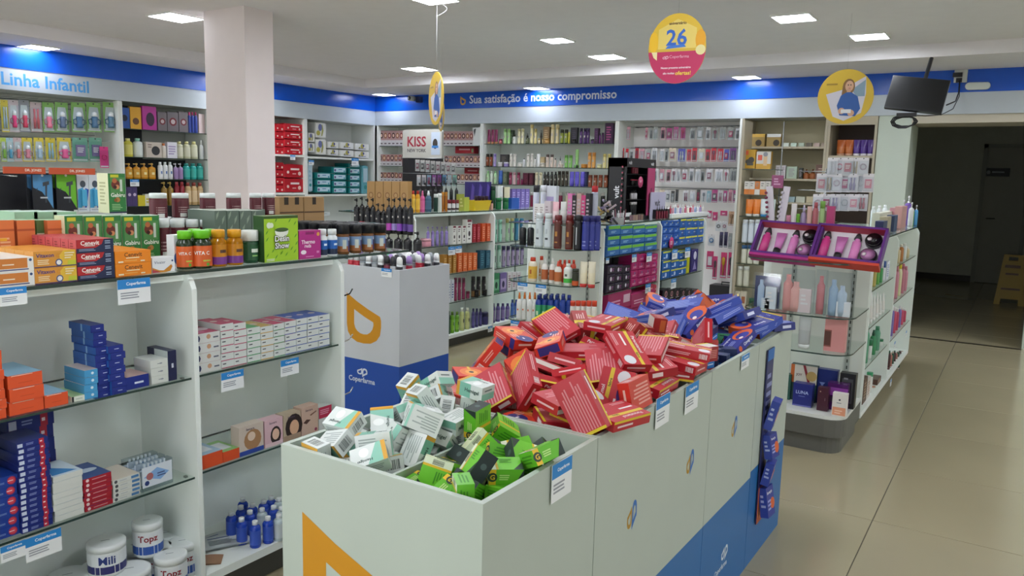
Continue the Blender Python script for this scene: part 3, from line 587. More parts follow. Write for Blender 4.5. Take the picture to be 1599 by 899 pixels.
# small cardboard display sleeves behind
for i, (a, c_, s_) in enumerate(((437, 475, 'left'), (475, 507, 'right'))):
    b = MB(); x = -2.72; z0 = ZT; y0, y1 = yat(a, x, z0), yat(c_, x, z0); w_ = y1-y0-.004; h = zat(308, x, (y0+y1)/2)-z0
    cb = mat('a5835a', .8); b.box(-w_/2, w_/2, -.05, .05, 0, h, cb)
    ops = []
    for q in ((.28, .72) if i == 0 else (.5,)):
        ops += [('c', q, .36, .17, '1a1410'), ('r', q-.16, 0, q+.16, .36, '1a1410'), ('r', q-.09, .84, q+.09, 1, '2a1d12')]
    b.deco((-w_/2, -.05, 0), (w_, 0, 0), (0, 0, h), ops + [('r', 0, .66, 1, .69, '5a4028')])
    place(b.mesh('carton'), 'display_carton', (x-.05, (y0+y1)/2, z0+.0005), QUARTER, 'brown cardboard bottle carrier with arched holes, %s one' % s_, 'box')
# price cards under the edge of the left counter
def card_x(px0, px1, py, x, label='white price card with blue header hanging from shelf edge', w=None, h=None, tilt=0):
    p = on_x((px0+px1)/2, py, x+.002); wd = abs(yat(px1, x, p.z)-yat(px0, x, p.z))
    return price_tag((x+.003, p.y, p.z), QUARTER, wd, wd*.72 if h is None else h, tilt, label, None)
card_x(-2, 41, 448, -2.197, 'price card with blue header below orange vitamin cartons at left edge')
card_x(183, 234, 435, -2.197, 'handwritten price card with blue header under the orange vitamin cartons')
card_x(345, 380, 579, -2.20, 'white price card under the plaster cartons, left one')
card_x(438, 466, 560, -2.20, 'white price card under the plaster cartons, right one')
card_x(0, 39, 848, -2.19, 'price card under the navy glove boxes at left frame edge')
card_x(39, 95, 832, -2.19, 'price card hanging under the white folded cartons')
# ------------------------------------------------------------------ left gondola, first bay
X = -2.225
OB = dict(F=[('r', 0, 0, 1, 1, 'e2562a'), ('b', .3, .3, .8, .42, 1, 'd04a20'), ('b', .1, .9, .85, .98, 1, 'f3d8c8')], top='8fc0dc', key='ob')
stack('x', X, -14, 11, 658, 548, 7, .12, 'dd5428', 'orange dressing box in tall pile at left edge', '', z=.83, **OB)
stack('x', X, 15, 69, None, 583, 3, .16, 'dd5428', 'orange dressing box with pale blue top', 'in pile of three', z=.83, **OB)
stack('x', X, 72, 109, None, 614, 1, .12, 'dd5428', 'single low orange dressing box with pale blue top', '', z=.83, **OB)
stack('x', X, 113, 134, None, 618, 1, .12, 'dfe5d8', 'small white and green box left of pale blue pile', '', z=.83, top='a8c890', F=[('r', 0, 0, .15, 1, '1c1c1c'), ('b', .3, .4, .9, .6, 1, '9aa89a')], key='sg')
stack('x', X, 134, 155, None, 577, 4, .11, '4c9ed2', 'pale blue medicine box', 'in pile of four', z=.83, F=[('c', .6, .5, .2, 'd5eaf6')], top='c7b9b4', key='lb')
NV = dict(F=[('r', 0, 0, 1, 1, '1f2f86'), ('b', .4, .4, .85, .6, 1, 'c8d0ec')], L=[('r', 0, 0, 1, 1, '2c5fae'), ('r', .55, 0, .62, 1, '8ab6e0')], side='2c5fae', key='nv')
stack('x', X-.01, 153, 175, 622, 542, 7, .12, '1f2f86', 'navy and blue medicine box', 'in left seven high pile', **NV)
o = stack('x', X-.035, 145, 166, 541, 507, 3, .12, '1f2f86', 'navy and blue medicine box', 'in small pile on top', **NV)
stack('x', X+.0, 174, 197.5, 615, 539, 7, .12, '1f2f86', 'navy and blue medicine box', 'in right seven high pile', **NV)
stack('x', X, 200, 235, None, 586, 1, .10, '1f2f86', 'single navy medicine box lying right of the blue piles', '', z=.83, F=[('b', .35, .3, .85, .6, 1, 'dbe2f4')], top='c9a8a0', key='nf')
stack('x', X, 237, 264, None, 561, 3, .09, 'd6dad4', 'white medicine box', 'in pile of three on upper left shelf', z=.83, F=[('c', .6, .5, .22, 'a8aeb4', .5), ('b', .4, .42, .8, .58, 1, '787e88')], key='ws')
stack('x', X, 264.5, 278, None, 547, 1, .11, '22254a', 'white and navy box standing beside glass shelf end', '', z=.83, F=[('b', .4, .35, .75, .65, 1, 'd0d4e0')], L=[('r', 0, 0, 1, 1, 'c4ccc8'), ('r', 0, 0, .35, 1, '2c2e4c')], key='ws2')
# second shelf of the first bay
GLV = dict(F=[('r', 0, 0, 1, 1, '1d2b78'), ('r', .03, .15, .19, .8, 'c9d2e6'), ('b', .3, .3, .66, .75, 2, '8a97c8'), ('r', .7, 0, .86, 1, 'b8283c'), ('b', .73, .25, .83, .75, 1, 'f1dcdc')], key='glv')
BG = dict(F=[('r', 0, 0, 1, 1, '1c3c94'), ('c', .75, .5, .4, 'b8283c'), ('c', .75, .5, .3, 'd8485a'), ('b', .6, .42, .9, .58, 1, 'f1dcdc'), ('b', .05, .3, .5, .5, 2, '7f98d0')], key='bg')
stack('x', X-.01, -8, 33, 852, 745, 6, .13, '1c3c94', 'large blue dressing box with red circle', 'in pile at left edge', z=.493, **BG)
stack('x', X, 35, 84, None, 687, 16, .12, '1d2b78', 'thin navy tape box', 'in the sixteen high pile', z=.493, jit=.002, **GLV)
stack('x', X-.15, 20, 92, None, 648, 7, .10, '1d2b78', 'navy tape box', 'in the rear pile on lower left shelf', z=.493, **GLV)
stack('x', X, 86, 132, None, 739, 8, .13, 'd5d8d2', 'flat white carton', 'in the white pile', z=.493, top='cfe0ea', T=[('p', [(.05, .1), (.9, .1), (.3, .7)], '3a86c4')], key='fw', jit=.002)
stack('x', X, 133, 176.5, None, 742, 7, .13, 'a82430', 'flat red carton', 'in the red pile', z=.493, F=[('c', .14, .5, .35, 'e8d0d0'), ('b', .3, .35, .92, .65, 1, 'd8a0a4')], top='2a4a86', T=[('c', .5, .5, .4, 'b8c8d8', .5)], key='fr', jit=.002)
stack('x', X, 177.5, 220, None, 744, 5, .12, 'd3d6d0', 'white and blue ear care carton', 'in pile of five', z=.493, F=[('c', .12, .5, .38, '4a4c50'), ('b', .25, .35, .6, .65, 1, 'a8aeb4'), ('r', .68, .2, .96, .8, '4a7cae')], top='d0c8b8', key='fe', jit=.002)
for i in range(3):
    y0, y1 = yat(222, X, .4935), yat(271, X, .4935); w_ = (y1-y0); b = MB(); h = .085 - .0*i
    b.box(-w_/2, w_/2, -.014, .014, 0, h, mat('e6ecf0', .1, 'clear')); b.box(-w_/2+.003, w_/2-.003, -.008, .008, .018, h*.75, 'dbe3ea')
    b.deco((-w_/2+.003, -.0145, .012), (w_-.006, 0, 0), (0, 0, h*.78), [('r', 0, 0, 1, 1, 'd6dfe8'), ('p', [(.05, .5), (.5, .85), (.9, .5), (.6, .2)], '86aede'), ('c', .25, .5, .18, 'b06a6a'), ('b', .5, .35, .85, .6, 2, '4a5a8a'), ('c', .15, .2, .12, '2c3c74')])
    for q in range(6): b.lathe([(.003, h*.75), (.004, h*.98)], 'e8ecec', 6, (-w_/2+.02+q*(w_-.04)/5, 0, 0))
    place(b.mesh('cotton_bud_pack'), 'cotton_bud_pack', (X-.016-i*.04, (y0+y1)/2, .4935), QUARTER, 'clear flat pack of cotton buds with blue print, %s' % ('front one', 'middle one', 'rear one')[i], 'pack')
# cotton jars on the bottom deck
def cotton(px, py, r, h, z, text, blue, label, dn=''):
    p = on_z(px, py, z)
    parts = cached(('ct', text, R3(r), R3(h)), lambda: _cotton(r, h, text, blue))
    place(parts, 'cotton_jar', (p.x, p.y, z+.0005), math.atan2(-p.x, p.y)*1 + 0*PI, label, 'jar')
def _cotton(r, h, text, blue):
    b = MB(); b.lathe([(r*.9, 0), (r*.97, h*.05), (r, h*.12), (r, h*.76), (r*.96, h*.8)], 'dfe4e4', 24)
    c2 = MB(); c2.lathe([(r*1.02, h*.8), (r*1.03, h*.97), (r*.9, h)], mat('e3e8e8', .3), 24)
    c2.deco((-r*.35, -r*.1, h), (r*.7, 0, 0), (0, r*.2, 0), [('b', .1, .2, .9, .8, 1, '7e8890')])
    lb = MB(); n = 18; z0, z1, zm = h*.12, h*.74, h*.36
    for i in range(n):
        a0, a1 = 2*PI*i/n, 2*PI*(i+1)/n; q = r*1.012
        for u, v_, m_ in ((z0, zm, blue), (zm, z1, 'e1e6ea')):
            lb.face([(q*math.cos(a0), q*math.sin(a0), u), (q*math.cos(a1), q*math.sin(a1), u), (q*math.cos(a1), q*math.sin(a1), v_), (q*math.cos(a0), q*math.sin(a0), v_)], m_, True)
    vs_, fs, tw, th = textmesh(text, True); sc = min(r*1.35/tw, h*.26/th); b0 = len(lb.v); q = r*1.025; mi = lb.mid('8c1c2c' if text == 'Topz' else '243a7e')
    for x, y in vs_: a = -PI/2 + x*sc/q; lb.v.append((q*math.cos(a), q*math.sin(a), h*.56+y*sc))
    for f in fs: lb.f.append(tuple(b0+i for i in f)); lb.mi.append(mi); lb.sm.append(False)
    return [('body', b.mesh('body')), ('lid', c2.mesh('lid')), ('label', lb.mesh('label'))]
BZ = .139
cotton(268, 915, .05, .115, BZ, 'Topz', '2c56a8', 'white and blue cotton wool jar nearest the frame bottom')
cotton(287, 893, .048, .115, BZ, 'Topz', '2c56a8', 'white and blue cotton wool jar beside the upright panel')
cotton(247, 903, .05, .115, BZ, 'Topz', '2c56a8', 'cotton wool jar with white lid behind the nearest one')
cotton(262, 880, .05, .115, BZ, 'Topz', '2c56a8', 'cotton wool jar with white lid at the back of the shelf')
cotton(205, 935, .06, .105, BZ, 'Mili', '2a2c6c', 'low cotton wool jar with pale lid at lower left')
cotton(215, 895, .06, .105, BZ, 'Mili', '2a2c6c', 'low cotton wool jar with pale lid under upper red lettered jar')
cotton(160, 930, .06, .105, BZ, 'Mili', '2a2c6c', 'low cotton wool jar with pale lid under the blue banded jar')
cotton(110, 945, .06, .105, BZ, 'Mili', '2a2c6c', 'low cotton wool jar with pale lid, third from the panel')
cotton(232, 863, .046, .115, BZ+.106, 'Topz', '2c56a8', 'upper cotton wool jar with red lettering and blue base')
cotton(168, 890, .055, .10, BZ+.106, 'Mili', '2a2c6c', 'upper cotton wool jar with navy band and blue lettering')
# ------------------------------------------------------------------ left gondola, second bay
PL = dict(F=[('r', 0, 0, 1, 1, 'd5d6d2'), ('p', [(.02, .2), (.02, .8), (.1, .8), (.14, .5), (.1, .2)], '2a3560'), ('c', .5, .6, .25, 'c89a78'), ('b', .7, .3, .95, .6, 1, '5a6070')], top='b83a62', T=[('r', .1, .1, .5, .9, 'd88aa8'), ('c', .7, .5, .3, 'e8d8e0')], key='pl', jit=.0015)
stack('x', X, 309, 345, None, 519, 4, .14, 'd5d6d2', 'long white plaster carton with tan print', 'in the left pile', z=.832, **PL)
for i, (a, c_, t, n, acc, tp) in enumerate(((346, 366, 505, 6, 'b83a62', 'b83a62'), (366.5, 386, 504, 6, 'b83a62', 'b83a62'), (387, 407.5, 511, 5, '3c9a5a', '58a86a'), (408, 427.5, 509, 5, 'd8a83a', 'c8a85a'), (428, 445, 505, 5, '3c9a5a', 'c03a66'), (445.5, 463, 501, 5, '3a5ab0', 'c03a66'), (463.5, 480, 497, 5, '3a5ab0', '3050a8'), (480.5, 497.5, 494, 5, '3a5ab0', '3050a8'), (498, 515, 491, 5, '3a5ab0', '3050a8'))):
    stack('x', X, a, c_, None, t, n, .13, 'd5dad6', 'white first aid carton with %s edge' % {'b83a62': 'magenta', '3c9a5a': 'green', 'd8a83a': 'yellow', '3a5ab0': 'blue'}[acc], 'in column %s' % ('one', 'two', 'three', 'four', 'five', 'six', 'seven', 'eight', 'nine')[i], z=.832,
          F=[('r', 0, 0, 1, 1, 'd5dad6'), ('r', 0, 0, 1, .1, acc), ('b', .1, .45, .42, .75, 1, '3a4048')], top=tp, T=[('c', .4, .5, .25, 'd8c8c0')], key='fa%d' % i, jit=.0015)
stack('x', X, 313, 348, None, 707, 1, .14, 'dd5428', 'flat orange dressing carton on lower shelf, left one', '', z=.501, top='9cb8cc', T=[('r', .2, .2, .8, .8, 'd8dce0')], key='fo')
stack('x', X, 349, 375, None, 702, 1, .12, 'dd5428', 'flat orange dressing carton with green top, right one', '', z=.501, top='8ab870', T=[('r', .2, .2, .8, .8, 'd8dce0')], key='fo2')
def facebox(a, c_, t, z, base, hair, skin, txt, label, extra=()):
    L_(a, c_, t, X, z, .045, base, label, F=[('r', 0, 0, 1, 1, base)] + list(extra) + [('T', txt, .45, .87, .6, .08, '5a4a58')], key=label[:30])
Z5 = .501
facebox(374, 412, 663, Z5, 'cdbfb2', '', '', 'Sancare', 'beige hair removal wax box with hand on hair picture', [('c', .55, .48, .36, 'a87e58'), ('c', .5, .6, .16, 'e0c8b4'), ('r', 0, 0, 1, .16, '2f4aa0')])
facebox(414, 442, 654, Z5, 'd8b4bc', '', '', 'Sancare', 'pink hair removal wax box with small smiling face picture', [('c', .6, .38, .3, '2c1c1c', 1.4), ('c', .6, .42, .2, 'e2bca4', 1.3), ('r', 0, 0, 1, .14, 'e4c8cc')])
facebox(443, 470, 645, Z5, 'b9a890', '', '', 'Sancare', 'brown hair removal wax box with long haired woman picture', [('c', .6, .48, .5, '2c1c18', 1.2), ('c', .62, .45, .27, 'd8ac8c', 1.3), ('r', 0, 0, 1, .2, 'a88f78')])
facebox(471, 497, 634, Z5, 'c8aa98', '', '', 'Sancare', 'tan hair removal wax box with close up eye picture', [('p', [(.1, .45), (.3, .55), (.55, .5), (.3, .38)], '4a2c22'), ('p', [(.5, .68), (.9, .78), (.9, .74), (.55, .64)], '6a4030'), ('c', .85, .1, .08, '8c2c4c')])
L_(498, 518, 634, X, Z5, .045, 'b9c2bc', 'small box with crimson top half beside eye picture box', F=[('r', 0, 0, 1, 1, 'c9cecb'), ('r', 0, .5, 1, 1, 'b8264c'), ('b', .1, .65, .9, .9, 3, 'e09ab0'), ('c', .5, .2, .2, '9aa2a0')], key='cr')
# blue peroxide bottles on the lower deck
for i, (px, py) in enumerate(((399, 853), (378, 848), (419, 846), (436, 842), (362, 838), (391, 836), (410, 832), (377, 828), (428, 828), (395, 824), (412, 818), (380, 815), (436, 815), (440, 830), (424, 812))):
    p = on_z(px, py, BZ); r = .0195
    if p.x < -2.5 or p.y > 2.15: continue
    k = i % 7 == 6 or px > 432
    parts = bottle('round', r, .10, 'b9c8cc' if k else '2046b8', 'e6eaec', 'c8d2d6' if k else '3a5cc4', n=14)
    place(parts, 'bottle', (p.x, p.y, BZ+.0005), 1.2, ('clear white' if k else 'small blue') + ' antiseptic bottle with white cap on lower deck', 'bottle', 'antiseptic bottles on the lower deck')
for i, (px, py, rz, w_, h_, lab) in enumerate(((352, 848, .5, .17, .10, 'silver medicine sachet lying flat left of blue bottles'), (340, 842, .8, .15, .10, 'pale sachet partly under the silver sachet'), (326, 875, .2, .09, .07, 'brown paper sachet lying at the deck corner'))):
    p = on_z(px, py, BZ); b = MB(); nx = 6
    rs = [[(-w_/2+w_*i_/nx, -h_/2, .001+.004*math.sin(PI*i_/nx)) for i_ in range(nx+1)], [(-w_/2+w_*i_/nx, h_/2, .001+.004*math.sin(PI*i_/nx)) for i_ in range(nx+1)]]
    for i_ in range(nx): b.face([rs[0][i_], rs[0][i_+1], rs[1][i_+1], rs[1][i_]], 'a0785a' if i == 2 else 'c9cfd0', True)
    b.box(-w_/2, w_/2, -h_/2, h_/2, 0, .001, 'a0785a' if i == 2 else 'c9cfd0')
    if i < 2: b.deco((-w_/2, -h_/2, .006), (w_, 0, 0), (0, h_, 0), [('b', .15, .7, .6, .8, 1, '2c4a86'), ('b', .15, .2, .8, .6, 4, '8a9498')])
    place(b.mesh('sachet'), 'sachet', (p.x, p.y, BZ+.001+.008*(1 if i == 0 else 0)), rz+.6, lab, 'packet')
# ================================================================== the cardboard-look bins with loose medicine boxes
BX0, BX1 = -1.335, -.785
BINW, BLUE = mat('b6c0b6', .5), mat('2268a8', .45)
def bin_(y0, y1, top, zb, label, false, x0=BX0, x1=BX1, rt=.013, name='display_bin', gold=False):
    BINW, BLUE = (mat('b6c0b6', .5), mat('2268a8', .45)) if name == 'display_bin' else (mat('c2c6cc', .5), mat('0f48a4', .45))
    t = empty(name, ((x0+x1)/2, (y0+y1)/2, 0)); cx, cy = (x0+x1)/2, (y0+y1)/2
    L = lambda b, n: obj(n, b.mesh(n), t, (-cx, -cy, 0))
    e = .0015; y0 += e; y1 -= e
    for (a, c_, d, f, n, fo, fu) in ((x0, x1, y0, y0+rt, 'front_panel', 'F', 1), (x0, x1, y1-rt, y1, 'back_panel', 'K', 1), (x1-rt, x1, y0+rt, y1-rt, 'side_panel', 'R', 1), (x0, x0+rt, y0+rt, y1-rt, 'side_panel', 'L', 1)):
        b = MB(); b.box(a, c_, d, f, 0, zb, BLUE); b.box(a, c_, d, f, zb, top, BINW)
        if n == 'front_panel' and gold: b.deco((x0, y0, 0), (x1-x0, 0, 0), (0, 0, top), [('leaf', .12*(1 if gold == 1 else .8), gold_y, .6, gold_h, 'c98a08', 0, 0)])
        if fo == 'R':
            w_ = y1-y0
            asp = w_/top
            if zb < .5 and name == 'display_bin': b.deco((x1, y0, 0), (0, w_, 0), (0, 0, top), LG(asp, y0))
        L(b, n)
    b = MB(); b.box(x0+rt, x1-rt, y0+rt, y1-rt, false-.01, false, BINW); L(b, 'false_floor')
    return tag(t, label, 'display bin')
gold_y, gold_h = .22, .52
def LG(asp, y0): return []
def logo_ops(asp, cy_, cz, h):     # centre in fractions, h in fraction of height
    w = h*.36/asp
    return [('leaf', cy_-w*1.08, cz-h*.38, w, h*.74, 'b58a1e', 1, 0), ('leaf', cy_+w*.0, cz-h*.5, w*1.0, h, '2f6cb8', 0, 1)]
TOPB = .90
def gold_front():
    p = on_y(527, 820, 1.13); return p
LG = lambda asp, y0: []
gold_y = (on_y(527, 819, 1.13).z - .30)/TOPB; gold_h = .30/TOPB
b1 = bin_(1.13, 1.598, TOPB, .378, 'front white bin of pale green and lime medicine boxes', .78, gold=1)
LG = lambda asp, y0: logo_ops(asp, (on_x(987, 805, BX1).y-y0)/.80, on_x(987, 805, BX1).z/TOPB, .088) + logo_ops(asp, (on_x(1078, 722, BX1).y-y0)/.80, on_x(1078, 722, BX1).z/TOPB, .088)
b2 = bin_(1.598, 2.40, TOPB, .378, 'middle white bin heaped with red and orange medicine boxes', .78)
lb = MB(); p = on_x(1148, 850, BX1)
LG = lambda asp, y0: logo_ops(asp, (on_x(1147, 667, BX1).y-y0)/.53, on_x(1147, 667, BX1).z/TOPB, .088) + [('T', 'Coperfarma', .42, .15, .5, .03, 'dfe8f0')] + [('leaf', .42, .18, .06, .05, 'dfe8f0', 1, 0), ('leaf', .49, .17, .06, .06, 'dfe8f0', 0, 1)]
b3 = bin_(2.40, 2.93, TOPB, .378, 'white bin of navy and small red medicine boxes, third from front', .78)
LG = lambda asp, y0: []
b4 = bin_(2.93, 3.43, TOPB, .40, 'rear white bin heaped with purple cold remedy boxes', .78)
b = MB(); b.box(-.004, .004, 1.16-1.364, 1.57-1.364, .78, .868, BINW); obj('divider', b.mesh('divider'), b1, (-1.07+1.06, 0, 0))
gold_y, gold_h = 0, 0
# white bin of deodorants further back
WX0, WX1, WY0, WY1, WT = -3.452, -2.985, 3.41, 3.885, .95
gp = on_y(545, 532, WY0).z; gq = on_y(545, 457, WY0).z
gold_y, gold_h = gp/WT, (gq-gp)/WT
b5 = bin_(WY0, WY1, WT, .378, 'white and blue bin of deodorants behind left gondola', .885, WX0, WX1, name='deodorant_bin', gold=2)
b = MB(); ww = WX1-WX0
b.deco((WX0, WY0+.0013, 0), (ww, 0, 0), (0, 0, WT), [('T', 'Coperfarma', .36, .262, .56, .045, 'cfd8e8'), ('leaf', .28, .30, .09, .045, 'cfd8e8', 1, 0), ('leaf', .37, .285, .09, .06, 'cfd8e8', 0, 1)], base=.001)
obj('lettering', b.mesh('lettering'), b5, (-(WX0+WX1)/2, -(WY0+WY1)/2, 0))
p = on_y(604, 419, WY0); price_tag((p.x, WY0-.002, p.z), 0, .08, .05, 0, 'white price card on the front of the deodorant bin', None)
DEO = [('e3e6e8', 'eef0f0', '2c2e34'), ('8b9298', '9aa1a6', 'b5babd'), ('26262a', '34343a', 'c9ccd0'), ('b42a38', 'e8eaea', 'c93a48'), ('e3e6e8', '5fc08a', 'd9e2de'), ('8b9298', 'a98ac8', 'b8304a'), ('d8dcde', 'f0f2f2', '3a3c40'), ('4a2030', '26262a', '8a3a50')]
rd = random.Random(4)
for r_ in range(5):
    for i in range(9):
        x = WX0+.034+i*.0488; y = WY0+.05+r_*.086
        c_ = DEO[(i*3+r_*5+rd.randrange(3)) % 8] if r_ else DEO[(3, 3, 1, 6, 1, 0, 7, 2, 6)[i]]
        parts = bottle('deo', .0225, .135, c_[0], c_[1], c_[2], flat=.6, n=12)
        place(parts, 'deodorant', (x, y, .886), 0, '%s roll-on deodorant with %s cap standing in the bin, %s row' % ({'e3e6e8': 'white', '8b9298': 'grey', '26262a': 'black', 'b42a38': 'red', 'd8dcde': 'pale grey', '4a2030': 'maroon'}[c_[0]], {'eef0f0': 'white', '9aa1a6': 'grey', '34343a': 'dark', 'e8eaea': 'white', '5fc08a': 'green', 'a98ac8': 'lilac', 'f0f2f2': 'white', '26262a': 'black'}[c_[1]], ('front', 'second', 'middle', 'fourth', 'back')[r_]), 'deodorant')
for j in range(4):
    c_ = DEO[(2, 4, 1, 5)[j]]
    parts = bottle('deo', .0225, .135, c_[0], c_[1], c_[2], flat=.6, n=12)
